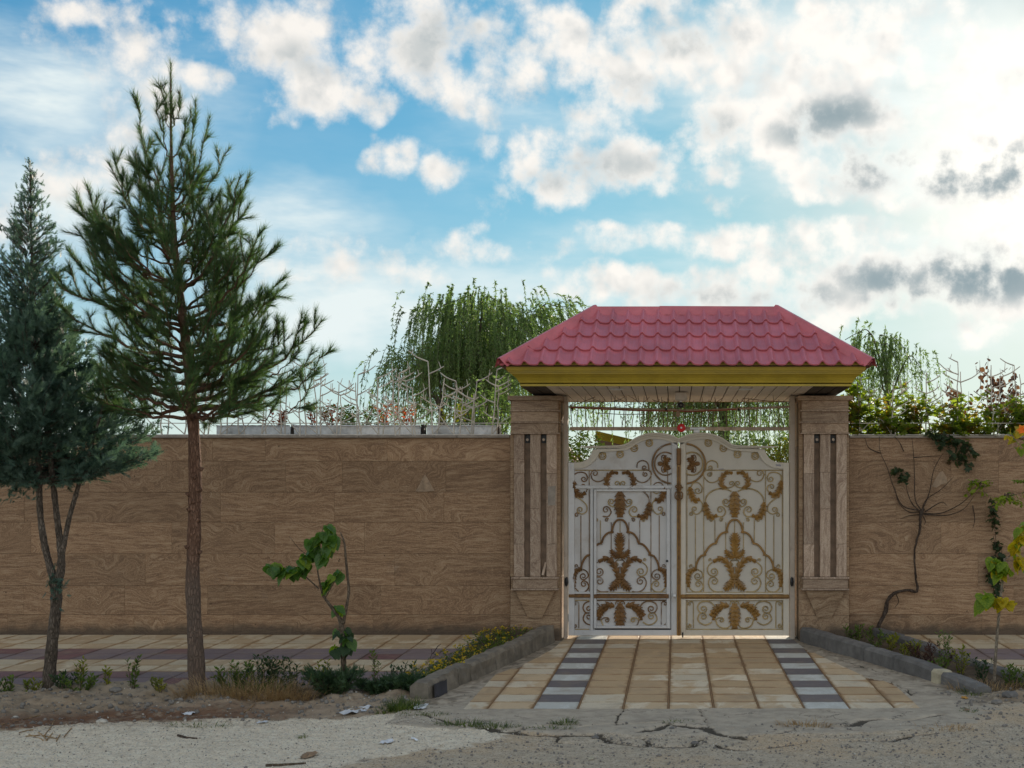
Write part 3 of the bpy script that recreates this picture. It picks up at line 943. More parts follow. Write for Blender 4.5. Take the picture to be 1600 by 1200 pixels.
def lx(D): return np.interp(D, [11.0, 13.0, 13.9, 15.0, 16.3], [-1.87, -1.87, -1.62, -1.46, -1.39])
def rx(D): return np.interp(D, [11.0, 12.5, 12.9, 13.7, 15.15, 16.3], [2.16, 2.15, 1.93, 1.78, 1.51, 1.46])


def build_ground():
    xs = axis((-400, -100, 60), (-100, -20, 16), (-20, -9.6, 1.3), (-9.6, -3.0, 0.032), (-3.0, 3.4, 0.0155), (3.4, 5.4, 0.035), (5.4, 20, 1.3), (20, 100, 16), (100, 400, 60))
    ys = axis((-300, -20, 40), (-20, 5, 3), (5, 8.3, 0.4), (8.3, 12.4, 0.0165), (12.4, 16.6, 0.06), (16.6, 40, 2.0), (40, 120, 16), (120, 900, 120))
    X, Y = np.meshgrid(xs, ys)
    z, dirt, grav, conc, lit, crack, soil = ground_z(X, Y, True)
    nx, ny = len(xs), len(ys)
    idx = np.arange(nx * ny).reshape(ny, nx)
    f = np.stack([idx[:-1, :-1], idx[:-1, 1:], idx[1:, 1:], idx[1:, :-1]], -1).reshape(-1, 4)
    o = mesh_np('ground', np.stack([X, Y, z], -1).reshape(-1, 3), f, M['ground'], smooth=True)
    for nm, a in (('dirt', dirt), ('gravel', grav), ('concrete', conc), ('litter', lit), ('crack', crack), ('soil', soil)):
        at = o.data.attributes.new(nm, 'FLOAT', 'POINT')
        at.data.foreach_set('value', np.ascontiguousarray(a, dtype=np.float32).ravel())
    props(o, 'worn street ground of asphalt, cracked concrete, pale gravel and dirt', kind='structure')


def gz(x, y):
    return float(ground_z(np.array([float(x)]), np.array([float(y)]))[0][0])


build_ground()

# ---------------------------------------------------------------- paving
def tile_mesh(name, mat_, sx=0.4, sy=0.4, th=0.04, gx=0.006, gy=0.006):
    b = MB()
    b.box(-sx / 2 + gx, sx / 2 - gx, -sy / 2 + gy, sy / 2 - gy, -th, 0, bev=0.004)
    me = bpy.data.meshes.new(name)
    me.from_pydata(b.v, [], b.f)
    bm = bmesh.new(); bm.from_mesh(me)
    bmesh.ops.recalc_face_normals(bm, faces=bm.faces[:])
    bm.to_mesh(me); bm.free()
    me.materials.append(mat_)
    return me


def put(name, me, parent, loc, rot=None):
    o = bpy.data.objects.new(name, me)
    COL.objects.link(o)
    o.parent = parent
    OFF[o] = OFF[parent]
    o.location = Vector(loc) - OFF[parent]
    if rot is not None:
        o.rotation_euler = rot
    return o


def build_driveway():
    # mortar bed under the tiles is the structure, tiles are its pieces
    b = MB()
    Ds = [11.03, 12.5, 12.9, 13.7, 14.4, 15.15, 16.33]
    poly = [(float(lx(D)) + 0.004, D) for D in Ds] + [(float(rx(D)) - 0.004, D) for D in reversed(Ds)]
    b.slab(poly, lambda x, y: zd(y) - 0.07, lambda x, y: zd(y) - 0.009)
    dw = b.build('driveway', M['grout'], None, off=(0.15, 13.5, 0))
    props(dw, 'gate driveway paved in cream tiles with two chequered bands', kind='structure')
    kinds = {k: tile_mesh('paving_tile', M[k], gx=0.010, gy=0.0055) for k in ('t_cream', 't_tan', 't_white', 't_purple')}
    slope = math.atan(0.055 / 4.94)
    x0s = [-2.065 + 0.4 * i for i in range(11)]
    rnd = random.Random(5)
    for ci, x0 in enumerate(x0s):
        for r in range(13):
            D0, D1 = 11.02 + 0.4 * r, 11.42 + 0.4 * r
            Dm = (D0 + D1) / 2
            a, c = float(lx(Dm)), float(rx(Dm))
            if x0 + 0.4 < a + 0.05 or x0 > c - 0.05:
                continue
            if ci in (2, 8):
                k = 't_white' if r % 2 == 0 else 't_purple'
            else:
                cream = 0.62 if (r < 5 or ci in (0, 1, 5, 9)) else 0.3
                k = 't_cream' if rnd.random() < cream else 't_tan'
                if r in (2, 3, 4) and ci in (3, 7): k = 't_tan'
                if r == 0: k = 't_cream'
            if x0 < a - 0.01 or x0 + 0.4 > c + 0.01:
                q = MB()
                xa0, xa1 = max(x0, float(lx(D0))), max(x0, float(lx(D1)))
                xb0, xb1 = min(x0 + 0.4, float(rx(D0))), min(x0 + 0.4, float(rx(D1)))
                if xb0 - xa0 < 0.06 or xb1 - xa1 < 0.03:
                    continue
                q.slab([(xa0 + .006, D0 + .004), (xb0 - .006, D0 + .004), (xb1 - .006, D1 - .004), (xa1 + .006, D1 - .004)],
                       lambda x, y: zd(y) - 0.04, lambda x, y: zd(y))
                cx = x0 + 0.2
                me = bpy.data.meshes.new('paving_tile')
                me.from_pydata([(x - cx, y - Dm, z - zd(Dm)) for x, y, z in q.v], [], q.f)
                bm = bmesh.new(); bm.from_mesh(me); bmesh.ops.recalc_face_normals(bm, faces=bm.faces[:]); bm.to_mesh(me); bm.free()
                me.materials.append(M[k])
                put('paving_tile', me, dw, (cx, Dm, zd(Dm) + rnd.uniform(-.0015, .0015)))
            else:
                put('paving_tile', kinds[k], dw, (x0 + 0.2, Dm, zd(Dm) + rnd.uniform(-.0015, .0015)),
                    (slope + rnd.uniform(-.003, .003), rnd.uniform(-.003, .003), 0))
    # raised mortar line in each wide column joint
    for i, x0 in enumerate(x0s[1:]):
        D0, D1 = 11.03, 16.2
        ok = [D for D in np.arange(11.03, 16.2, 0.05) if lx(D) < x0 - 0.05 and rx(D) > x0 + 0.05]
        if len(ok) < 6:
            continue
        D0, D1 = float(ok[0]), float(ok[-1])
        b = MB()
        b.slab([(x0 - .004, D0), (x0 + .004, D0), (x0 + .004, D1), (x0 - .004, D1)], lambda x, y: zd(y) - 0.02, lambda x, y: zd(y) - 0.002)
        b.build('mortar_strip', M['t_tan'], dw)


build_driveway()


def build_walk(name, label, side):
    b = MB()
    if side < 0:
        poly = [(-11.5, 12.3), (float(xl_in(12.3)), 12.3), (float(xl_in(15.95)), 15.97), (-11.5, 15.97)]
    else:
        poly = [(float(xr_in(12.4)), 12.4), (7.6, 12.4), (7.6, 15.97), (float(xr_in(15.9)), 15.97)]
    b.slab(poly, lambda x, y: zw(y) - 0.22, lambda x, y: zw(y) - 0.008)
    o = b.build(name, M['grout'], None, off=(-6 if side < 0 else 5, 14, 0))
    props(o, label, kind='structure')
    me = {k: tile_mesh('paving_tile', M[k]) for k in ('t_walk', 't_walkp', 't_red')}
    rows = ['t_walkp', 't_walkp', 't_walk', 't_walk', 't_walkp', 't_walkp', 't_walk', 't_walk', 't_walk']
    sl = math.atan(0.084 / 3.7)
    rnd = random.Random(3 + side)
    for r, k in enumerate(rows):
        D0 = 12.34 + 0.4 * r
        Dm = D0 + 0.2
        e0, e1 = (float(xl_in(D0)) - .07, float(xl_in(D0 + .4)) - .07) if side < 0 else (float(xr_in(D0)) + .07, float(xr_in(D0 + .4)) + .07)
        n = 0
        while True:
            x0 = (-2.7 - 0.4 * (n + 1)) if side < 0 else (2.3 + 0.4 * n)
            n += 1
            if side < 0 and x0 < -9.3 or side > 0 and x0 > 5.6:
                break
            kk = k
            if k == 't_walkp' and rnd.random() < 0.14: kk = 't_red'
            lo, hi = (x0, x0 + 0.4)
            if side > 0 and hi < max(e0, e1) + 0.03:
                continue
            if (side > 0 and lo < max(e0, e1)):
                q = MB()
                q.slab([(max(lo, e0) + .004, D0 + .004), (hi - .006, D0 + .004), (hi - .006, D0 + .396), (max(lo, e1) + .004, D0 + .396)],
                       lambda x, y: zw(y) - 0.04, lambda x, y: zw(y))
                m2 = bpy.data.meshes.new('paving_tile')
                m2.from_pydata([(x - lo - .2, y - Dm, z - zw(Dm)) for x, y, z in q.v], [], q.f)
                m2.materials.append(M[kk])
                put('paving_tile', m2, o, (lo + .2, Dm, zw(Dm)))
                continue
            put('paving_tile', me[kk], o, (x0 + .2, Dm, zw(Dm) + rnd.uniform(-.002, .002)), (sl + rnd.uniform(-.003, .003), rnd.uniform(-.004, .004), 0))
        if side < 0:      # cut pieces against the slanting planter edge
            lo = -2.7
            if e0 - lo > 0.03 or e1 - lo > 0.03:
                q = MB()
                q.slab([(lo + .004, D0 + .004), (max(e0, lo + .02) - .004, D0 + .004), (max(e1, lo + .02) - .004, D0 + .396), (lo + .004, D0 + .396)],
                       lambda x, y: zw(y) - 0.04, lambda x, y: zw(y))
                m2 = bpy.data.meshes.new('paving_tile')
                m2.from_pydata([(x - lo - .2, y - Dm, z - zw(Dm)) for x, y, z in q.v], [], q.f)
                m2.materials.append(M[k])
                put('paving_tile', m2, o, (lo + .2, Dm, zw(Dm)))
    # kerb along the front edge
    xa, xb = (-11.5, -2.75) if side < 0 else (3.7, 7.6)
    x = xa
    while x < xb - 0.1:
        x2 = min(x + 1.0, xb)
        q = MB()
        q.box(x + .004, x2 - .004, 12.18, 12.33, -0.25, -0.066, bev=0.01)
        q.build('kerb_stone', M['kerb_grey'], o)
        x = x2


build_walk('sidewalk', 'striped cream and purple tiled sidewalk along the wall left of the gate', -1)
build_walk('sidewalk', 'striped cream and purple tiled sidewalk along the wall right of the gate', 1)


def kerb_run(name, label, f, D0, D1, cuts, w, top, bot, mats, rough, group=None, seed=1, paint=None):
    """a row of kerb stones along x = f(D); cuts = fractions where stones meet"""
    rnd = random.Random(seed)
    base = thing(name, (float(f(D0)), D0, bot(D0)), label, 'kerb', group)
    cs = [0] + list(cuts) + [1]
    for i in range(len(cs) - 1):
        a, b = D0 + (D1 - D0) * cs[i] + 0.008, D0 + (D1 - D0) * cs[i + 1] - 0.008
        n = max(3, int((b - a) / 0.12))
        bm = bmesh.new()
        rings = []
        dz = rnd.uniform(-0.010, 0.010)
        dx = rnd.uniform(-0.012, 0.012)
        for k in range(n + 1):
            D = a + (b - a) * k / n
            x = float(f(D)) + dx
            zt, zb = top(D) + dz, bot(D) - 0.06
            ends = 0.005 if k in (0, n) else 0.0
            prof = [(-w / 2, zb), (-w / 2 + ends, zt - 0.03 - ends), (-w / 2 + 0.025 + ends, zt - ends), (w / 2 - 0.02 - ends, zt - ends), (w / 2 - ends, zt - 0.035 - ends), (w / 2, (zt + zb) / 2), (w / 2 + 0.012, zb)]
            rings.append([bm.verts.new((x + px + rnd.uniform(-rough, rough), D, z + rnd.uniform(-rough, rough) * 0.8)) for px, z in prof])
        for r0, r1 in zip(rings[:-1], rings[1:]):
            for j in range(len(prof) - 1):
                bm.faces.new((r0[j], r0[j + 1], r1[j + 1], r1[j]))
        bm.faces.new(rings[0][::-1])
        bm.faces.new(rings[-1])
        q = MB()
        q.bm(bm)
        mt = mats[i % len(mats)]
        o = q.build('kerb_stone', mt, base)
        if paint and i in paint:
            props(o, paint[i])
    return base


kerb_run('kerb', 'rough stone kerb along the left edge of the driveway', xl_out, 11.55, 15.7, [0.19, 0.26, 0.44, 0.60, 0.78], 0.17,
         lambda D: np.interp(D, [11.5, 12.5, 15.7], [0.075, 0.11, 0.155]), lambda D: -0.07 if D > 12 else -0.11,
         [M['kerb']], 0.011, seed=4)
kerb_run('kerb', 'smooth grey concrete kerb along the right edge of the driveway', xr_out, 11.85, 15.7, [0.16, 0.2, 0.40, 0.56, 0.80], 0.16,
         lambda D: np.interp(D, [11.8, 13, 15.7], [-0.005, 0.09, 0.13]), lambda D: -0.07 if D > 12 else -0.11,
         [M['kerb_grey'], M['kerb_patch'], M['kerb_grey'], M['kerb_grey'], M['kerb_grey'], M['kerb_grey']], 0.0025, seed=8,
         paint={1: 'kerb joint patched with cream mortar'})
kerb_run('kerb', 'low planter edging between yellow flowers and left sidewalk', xl_in, 12.35, 15.93, [0.25, 0.5, 0.75], 0.11,
         lambda D: zw(D) + 0.035, lambda D: zw(D) - 0.05, [M['kerb_grey']], 0.005, seed=12)
kerb_run('kerb', 'low broken planter edging beside the right sidewalk', xr_in, 12.5, 15.9, [0.3, 0.55, 0.8], 0.12,
         lambda D: zw(D) + (0.09 if D > 14.4 else 0.05), lambda D: zw(D) - 0.05, [M['kerb_grey']], 0.006, seed=15)

# worn black paint on the street end of the left kerb
q = MB()
for (a, c) in ((0.02, 0.34),):
    pts = []
    for k in range(6):
        D = 11.60 + a + (c - a) * k / 5
        x = float(xl_out(D)) + 0.17 / 2 + 0.022
        pts.append((x, D))
    vs = [(x, D, -0.09 + .02 * math.sin(i * 2)) for i, (x, D) in enumerate(pts)] + [(x - .006, D, 0.045 + .008 * math.sin(i * 3)) for i, (x, D) in enumerate(pts)]
    n = len(pts)
    vs += [(x - .02, y, z) for x, y, z in vs]
    fs = [(i, i + 1, n + i + 1, n + i) for i in range(n - 1)]
    q.add(vs, fs)
pt = q.build('paint_patch', M['kerb_paint'], bpy.data.objects['kerb'])
pt['label'] = 'worn black paint on the kerb end'
# ---------------------------------------------------------------- boundary wall
def zpx(py, D):
    return H - (py - CY) * D / F


def xpx(px, D):
    return (px - CX) * D / F


COURSES = [zpx(p, 16.0) for p in (992.5, 960.3, 915.2, 865.2, 815.8, 769.0, 720.5, 684.5)]


def build_wall(name, label, x0, x1, forced, seed):
    t = thing(name, ((x0 + x1) / 2, 16.1, 0.0), label, 'wall')
    b = MB()
    b.box(x0, x1, 16.02, 16.22, -0.25, COURSES[-1] - 0.004)
    b.build('wall_core', M['core'], t)
    rnd = random.Random(seed)
    for ci in range(7):
        z0, z1 = COURSES[ci], COURSES[ci + 1]
        cuts = [x0]
        fixed = sorted(forced.get(ci, []))
        x = x0
        while True:
            nx = x + rnd.uniform(1.0, 2.2)
            nf = [q for q in fixed if q > x + 0.05]
            if nf and nx > nf[0] - 0.45:
                nx = nf[0]
            if nx > x1 - 0.4:
                break
            cuts.append(nx)
            x = nx
        cuts.append(x1)
        for a, c in zip(cuts[:-1], cuts[1:]):
            q = MB()
            pr = rnd.uniform(-0.0025, 0.0025)
            q.box(a + .0007, c - .0007, 15.99 + pr, 16.018, z0 + .0014, z1 - .0014, bev=0.0016)
            q.build('stone_slab', M['stone'], t)
    x = x0
    while x < x1 - 0.05:
        x2 = min(x + rnd.uniform(1.1, 1.7), x1)
        if x1 - x2 < 0.3: x2 = x1
        q = MB()
        q.box(x + .002, x2 - .002, 15.955, 16.28, COURSES[-1], COURSES[-1] + 0.03, bev=0.006)
        q.build('coping_stone', M['coping'], t)
        x = x2
    return t


LW = build_wall('boundary_wall', 'long brown travertine wall left of the gate behind the pine', -11.5, xpx(797, 15.98),
                {5: [xpx(p, 16) for p in (261, 447, 535, 697)], 4: [xpx(p, 16) for p in (345, 523, 694)],
                 3: [xpx(p, 16) for p in (269, 430, 570)], 2: [xpx(p, 16) for p in (455, 617)], 0: [xpx(p, 16) for p in (95, 210, 583)],
                 6: [xpx(p, 16) for p in (415, 605)]}, 21)
RW = build_wall('boundary_wall', 'brown travertine wall right of the gate carrying the bare vine', xpx(1327, 15.98), 7.6,
                {4: [xpx(1400, 16)], 5: [xpx(1560, 16)], 3: [xpx(1470, 16)]}, 33)


def flat_patch(name, px_poly, D, matk, parent, label=None, th=0.002):
    b = MB()
    b.prism([(xpx(u, D), zpx(v, D)) for u, v in px_poly], D - th, D)
    o = b.build(name, M[matk], parent)
    if label:
        o['label'] = label
    return o


flat_patch('plaster_smear', [(649, 768), (655, 758), (659, 749), (664, 741), (668, 747), (673, 756), (679, 767), (664, 768.4)], 15.984, 'plaster', LW, 'pale triangular plaster smear')
flat_patch('plaster_smear', [(1456, 760), (1462, 748), (1468, 738), (1473, 736), (1479, 746), (1480, 754), (1470, 757), (1463, 762)], 15.984, 'plaster', RW, 'pale plaster smear beside vine branches')

# ---------------------------------------------------------------- gate pillars
DP = 15.75


def pillar(label, x0, x1, seed):
    xc = (x0 + x1) / 2
    t = thing('gate_pillar', (xc, 16.0, 0.0), label, 'pillar')
    rnd = random.Random(seed)
    zt = zpx(619, DP)
    z = lambda p: zpx(p, DP)
    # shaft clad in slabs; the front between corbel and cap is a sunken field
    b = MB()
    b.box(x0 + .02, x1 - .02, DP + .07, 16.36, -0.2, zt - 0.02)
    b.build('shaft', M['stone_pillar'], t)
    zc = [-0.1, z(962), z(921)]
    for a, c in zip(zc[:-1], zc[1:]):
        q = MB(); q.box(x0, x1, DP + .02, DP + .068, a + .001, c - .001, bev=.003); q.build('stone_slab', M['stone_pillar'], t)
    q = MB(); q.box(x0 + .04, x1 - .04, DP + .055, DP + .069, z(901), z(677)); q.build('recess', M['stone_recess'], t)
    # side borders beside the field
    for (a, c) in ((x0, x0 + .045), (x1 - .045, x1)):
        for za, zb in ((z(901), z(800)), (z(800), z(677))):
            q = MB(); q.box(a, c, DP + .02, DP + .069, za + .001, zb - .001, bev=.002); q.build('stone_strip', M['stone_pillar'], t)
    # side faces
    for xs, sx in ((x0, -1), (x1, 1)):
        for a, c in ((-0.1, 0.75), (0.75, 1.55), (1.55, 2.4), (2.4, zt - .02)):
            q = MB()
            xa, xb = (xs, xs + .019) if sx < 0 else (xs - .019, xs)
            q.box(xa, xb, DP + .07, 16.36, a + .001, c - .001, bev=.002)
            q.build('stone_slab', M['stone_pillar'], t)
    # three upright strips
    w = x1 - x0
    for k in range(3):
        a = x0 + w * (0.085 + 0.325 * k)
        c = a + w * 0.205
        j = [z(901)] + sorted(z(p) for p in ([740, 850] if k != 1 else [738, 795]) [rnd.randint(0, 0):]) + [z(678.5)]
        for za, zb in zip(j[:-1], j[1:]):
            q = MB(); q.box(a, c, DP - .035, DP + .053, za + .001, zb - .001, bev=.003); q.build('stone_strip', M['stone_strip'], t)
    # spotlights at the head of the slots
    for k in range(2):
        xs_ = x0 + w * (0.085 + 0.325 * k + 0.205 + 0.06)
        q = MB()
        q.tube([(xs_, DP + .05, z(687)), (xs_, DP - .01, z(687))], .024, 10)
        q.box(xs_ - .03, xs_ + .03, DP + .03, DP + .052, z(692), z(679))
        s = q.build('spotlight', M['black'], t)
        q = MB(); q.tube([(xs_, DP - .0125, z(687)), (xs_, DP - .017, z(687))], .017, 10); q.build('lens', M['steel_old'], s)
    # ledge with thin lips
    lx0, lx1 = x0 + w * .05, x1 - w * .03
    q = MB(); q.box(lx0 + .01, lx1 - .01, DP - .075, DP + .018, z(919), z(904), bev=.003); q.build('ledge', M['stone_cap'], t)
    for p0, p1 in ((921.5, 919.2), (903.8, 901.3)):
        q = MB(); q.box(lx0 - .008, lx1 + .008, DP - .095, DP + .019, z(p0), z(p1), bev=.003); q.build('moulding', M['stone_strip'], t)
    # inverted pyramid corbel
    bm = bmesh.new()
    zt_, zb_ = z(922), z(965)
    top = [(lx0 + .04, DP - .06), (lx1 - .04, DP - .06), (lx1 - .04, DP + .019), (lx0 + .04, DP + .019)]
    m0, m1 = x0 + w * .36, x0 + w * .64
    bot = [(m0, DP + .0), (m1, DP + .0), (m1, DP + .019), (m0, DP + .019)]
    va = [bm.verts.new((x, y, zt_)) for x, y in top]
    vb = [bm.verts.new((x, y, zb_)) for x, y in bot]
    bm.faces.new(va); bm.faces.new(vb[::-1])
    for k in range(4):
        bm.faces.new((va[k], vb[k], vb[(k + 1) % 4], va[(k + 1) % 4]))
    q = MB(); q.bm(bm); q.build('corbel', M['stone_pillar'], t)
    # cap courses with mouldings
    for p0, p1 in ((676.5, 661.5), (659, 643.5), (641, 626)):
        q = MB(); q.box(x0 + w * .045, x1 - w * .035, DP - .05, 16.30, z(p0), z(p1), bev=.003); q.build('cap_stone', M['stone_cap'], t)
    for p0, p1 in ((678.3, 676.6), (661.3, 659.2), (643.3, 641.2)):
        q = MB(); q.box(x0 + w * .01, x1 - w * .0, DP - .075, 16.32, z(p0), z(p1), bev=.003); q.build('moulding', M['stone_strip'], t)
    q = MB(); q.box(x0 - .02, x1 + .03, DP - .09, 16.38, z(625.8), zt, bev=.004); q.build('cap_slab', M['stone_cap'], t)
    return t


PL0, PL1 = xpx(797, DP), xpx(875, DP)
PR0, PR1 = xpx(1249, DP), xpx(1327, DP)
lp = pillar('travertine gate pillar with three upright strips left of the gate', PL0, PL1, 1)
rp = pillar('travertine gate pillar with three upright strips right of the gate', PR0, PR1, 2)
# broken stone sliver left standing in a slot, and a patched strip
q = MB(); a = xpx(848, 15.71)
q.add([P(846, 898, 15.71), P(850, 899, 15.71), P(854, 879, 15.74), P(851.5, 878, 15.74)], [(0, 1, 2, 3)])
q.add([P(846, 898, 15.72), P(850, 899, 15.72), P(854, 879, 15.75), P(851.5, 878, 15.75)], [(3, 2, 1, 0)])
q.build('stone_sliver', M['stone_strip'], lp)
flat_patch('repair_patch', [(856, 760), (868, 759), (868, 789), (856, 790)], DP - .0355, 'coping', lp, 'grey mortar repair patch')
b = None

# ---------------------------------------------------------------- roofed canopy over the gate
def build_canopy():
    xc = 0.115
    zs = zpx(617, DP) + 0.004          # soffit level, resting on the pillars
    Df, Db = 14.5, 17.1
    hx = 1.906
    ym = (Df + Db) / 2
    t = thing('gate_canopy', (xc, ym, zs), 'hipped red metal tile roof with olive eaves above the gate', 'roof')
    # fascia: cove section swept round the rectangle
    prof = [(0.0, 0.0), (0.0, 0.035), (0.012, 0.04), (0.02, 0.06), (0.045, 0.095), (0.082, 0.125), (0.10, 0.135), (0.10, 0.150), (0.125, 0.156), (0.125, 0.166), (0.137, 0.17), (0.150, 0.24), (0.150, 0.262), (0.02, 0.262)]
    def rect(o):
        return [(xc - hx - o, Df - o), (xc + hx + o, Df - o), (xc + hx + o, Db + o), (xc - hx - o, Db + o)]
    names = ['front', 'right', 'back', 'left']
    for s in range(4):
        q = MB()
        vs, fs = [], []
        for o, dz in prof:
            r = rect(o)
            a, c = Vector(r[s] + (zs + dz,)), Vector(r[(s + 1) % 4] + (zs + dz,))
            vs += [a, c]
        for k in range(len(prof) - 1):
            fs.append((2 * k, 2 * k + 1, 2 * k + 3, 2 * k + 2))
        q.add(vs, fs)
        q.build('fascia', M['olive'], t, fix=False)
    # joint in the front fascia
    # soffit boards run front to back
    n = 27
    wv = 2 * hx / n
    for i in range(n):
        x0 = xc - hx + wv * i
        q = MB()
        q.box(x0 + .006, x0 + wv - .006, Df + .012, Db - .012, zs + .006, zs + .024)
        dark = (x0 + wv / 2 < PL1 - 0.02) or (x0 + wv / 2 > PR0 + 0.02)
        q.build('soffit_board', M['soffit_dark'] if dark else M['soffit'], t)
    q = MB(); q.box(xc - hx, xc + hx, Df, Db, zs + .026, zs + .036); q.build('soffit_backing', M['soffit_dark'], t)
    # downlights flush in the soffit
    for px in (962.5, 1165.5):
        D = 14.95
        x = xpx(px, D)
        q = MB(); q.tube([(x, D, zs - .004), (x, D, zs + .005)], [.085, .09], 20)
        s = q.build('downlight', M['zinc'], t)
        q = MB(); q.tube([(x, D, zs - .0065), (x, D, zs - .0045)], .06, 20); q.build('lens', M['paper'], s)
    # roof slopes
    eo = 0.20
    ze = zs + 0.222
    ex0, ex1, ey0, ey1 = xc - hx - eo, xc + hx + eo, Df - eo, Db + eo
    rz = zpx(486, ym)
    rx0, rx1 = xpx(932, ym), xpx(1211, ym)
    pitch = 0.1875
    prof_t = [(0.0, 0.004), (0.10, -0.002), (0.30, -0.005), (0.48, -0.002), (0.55, 0.004), (0.66, 0.036), (0.72, 0.043), (0.79, 0.041), (0.90, 0.016), (1.0, 0.004)]

    def slope(A, Bv, R0, R1, rows, nm_count):
        """A, Bv eave ends; R0, R1 ridge ends above them"""
        A, Bv, R0, R1 = map(Vector, (A, Bv, R0, R1))
        ux = (Bv - A).normalized()
        L = (Bv - A).length
        up = (R0 - A) - ux * (R0 - A).dot(ux)
        S = up.length
        up.normalize()
        nrm = ux.cross(up)
        if nrm.z < 0: nrm = -nrm
        a0 = (R0 - A).dot(ux)
        a1 = (R1 - A).dot(ux)
        rowh = S / rows
        nt = int(math.ceil(L / pitch))
        shift = (nt * pitch - L) / 2
        for r in range(rows):
            s0, s1 = rowh * r, rowh * (r + 1)
            for i in range(nt):
                t0 = i * pitch - shift
                # skip wholly outside
                lo = a0 * s0 / S; hi = L + (a1 - L) * s0 / S
                if t0 + pitch < lo + 0.01 or t0 > hi - 0.01:
                    continue
                bm = bmesh.new()
                rows_v = []
                for (sv, lift) in ((s0 - 0.012, 0.006), (s0 - 0.012, 0.022), (s0 + rowh * .5, 0.011), (s1 + 0.01, 0.0)):
                    rows_v.append([bm.verts.new(A + ux * (t0 + u * pitch) + up * sv + nrm * (lift + h)) for u, h in prof_t])
                for ra, rb in zip(rows_v[:-1], rows_v[1:]):
                    for k in range(len(prof_t) - 1):
                        bm.faces.new((ra[k], ra[k + 1], rb[k + 1], rb[k]))
                # trim at the hips
                for (p, q_, sgn) in ((A, R0, 1), (Bv, R1, -1)):
                    hd = (q_ - p).normalized()
                    pn = hd.cross(nrm) * sgn
                    if pn.dot(ux) < 0: pn = -pn
                    pn = pn * sgn
                    geom = bm.verts[:] + bm.edges[:] + bm.faces[:]
                    bmesh.ops.bisect_plane(bm, geom=geom, plane_co=p, plane_no=pn, clear_inner=True)
                if len(bm.faces) == 0:
                    bm.free(); continue
                q2 = MB(); q2.bm(bm)
                o = q2.build('roof_tile', M['red'], t, smooth='auto', fix=False)
    slope((ex0, ey0, ze), (ex1, ey0, ze), (rx0, ym, rz), (rx1, ym, rz), 4, 0)
    slope((ex1, ey1, ze), (ex0, ey1, ze), (rx1, ym, rz), (rx0, ym, rz), 4, 0)
    slope((ex1, ey0, ze), (ex1, ey1, ze), (rx1, ym, rz), (rx1, ym, rz), 4, 0)
    slope((ex0, ey1, ze), (ex0, ey0, ze), (rx0, ym, rz), (rx0, ym, rz), 4, 0)
    # sheet under the tiles
    q = MB()
    q.add([(ex0 + .02, ey0 + .02, ze - .012), (ex1 - .02, ey0 + .02, ze - .012), (ex1 - .02, ey1 - .02, ze - .012), (ex0 + .02, ey1 - .02, ze - .012), (rx0, ym, rz - .015), (rx1, ym, rz - .015)],
          [(0, 1, 5, 4), (1, 2, 5), (2, 3, 4, 5), (3, 0, 4), (3, 2, 1, 0)])
    q.build('roof_deck', M['brown_eave'], t)
    # hip and ridge caps: folded sheet
    def cap(a, c, w, name, drop=0.0):
        a, c = Vector(a), Vector(c)
        d = (c - a).normalized()
        s = d.cross(Vector((0, 0, 1))).normalized()
        u = s.cross(d).normalized()
        if u.z < 0: u = -u
        pr = [(-w, -0.026), (-w, -0.020), (-w * .45, 0.030), (-.02, 0.058), (.02, 0.058), (w * .45, 0.030), (w, -0.020), (w, -0.026)]
        bm = bmesh.new()
        r0 = [bm.verts.new(a + s * x + u * (z_ + .03 - drop * abs(x))) for x, z_ in pr]
        r1 = [bm.verts.new(c + s * x + u * (z_ + .03 - drop * abs(x))) for x, z_ in pr]
        for k in range(len(pr) - 1):
            bm.faces.new((r0[k], r0[k + 1], r1[k + 1], r1[k]))
        q2 = MB(); q2.bm(bm)
        q2.build(name, M['red'], t)
    for e, r in (((ex0, ey0), rx0), ((ex1, ey0), rx1), ((ex1, ey1), rx1), ((ex0, ey1), rx0)):
        cap((e[0], e[1], ze + .0), (r, ym, rz), 0.09, 'hip_cap', 0.30)
    xm = xpx(1038, ym)
    cap((rx0 - .03, ym, rz - .025), (xm - .004, ym, rz - .025), 0.14, 'ridge_cap', 0.38)
    cap((xm - .06, ym, rz - .019), (rx1 + .03, ym, rz - .025), 0.14, 'ridge_cap', 0.38)
    return t, zs


CANOPY, ZS = build_canopy()

# security camera with its bracket and a bare bulb under the soffit
t = thing('security_camera', (xpx(1064, 15.4), 15.4, ZS), 'small dark security camera on a white box under the canopy', 'camera')
q = MB(); q.box(xpx(1055, 15.4), xpx(1074, 15.4), 15.30, 15.55, ZS - .10, ZS - .002, bev=.012); q.build('housing', M['soffit'], t)
q = MB(); q.tube([(xpx(1064, 15.4), 15.42, ZS - .10), (xpx(1064, 15.4), 15.42, ZS - .13)], .016, 8); q.build('neck', M['zinc'], t)
bm = bmesh.new(); bmesh.ops.create_uvsphere(bm, u_segments=14, v_segments=10, radius=.038)
for v in bm.verts: v.co += Vector((xpx(1064, 15.4), 15.41, ZS - .155))
q = MB(); q.bm(bm); o = q.build('eyeball', M['black'], t, smooth=True)
q = MB(); q.tube([(xpx(1064, 15.4), 15.376, ZS - .157), (xpx(1064, 15.4), 15.368, ZS - .158)], .014, 10); q.build('lens', M['glass_dark'], t)
# ---------------------------------------------------------------- gate frame, transom, gate leaves
DG = 16.0
S = DG / F / 7.06            # metres per unit of the traced gate drawing
GX = xpx(1060.6, DG)         # meeting line of the two leaves


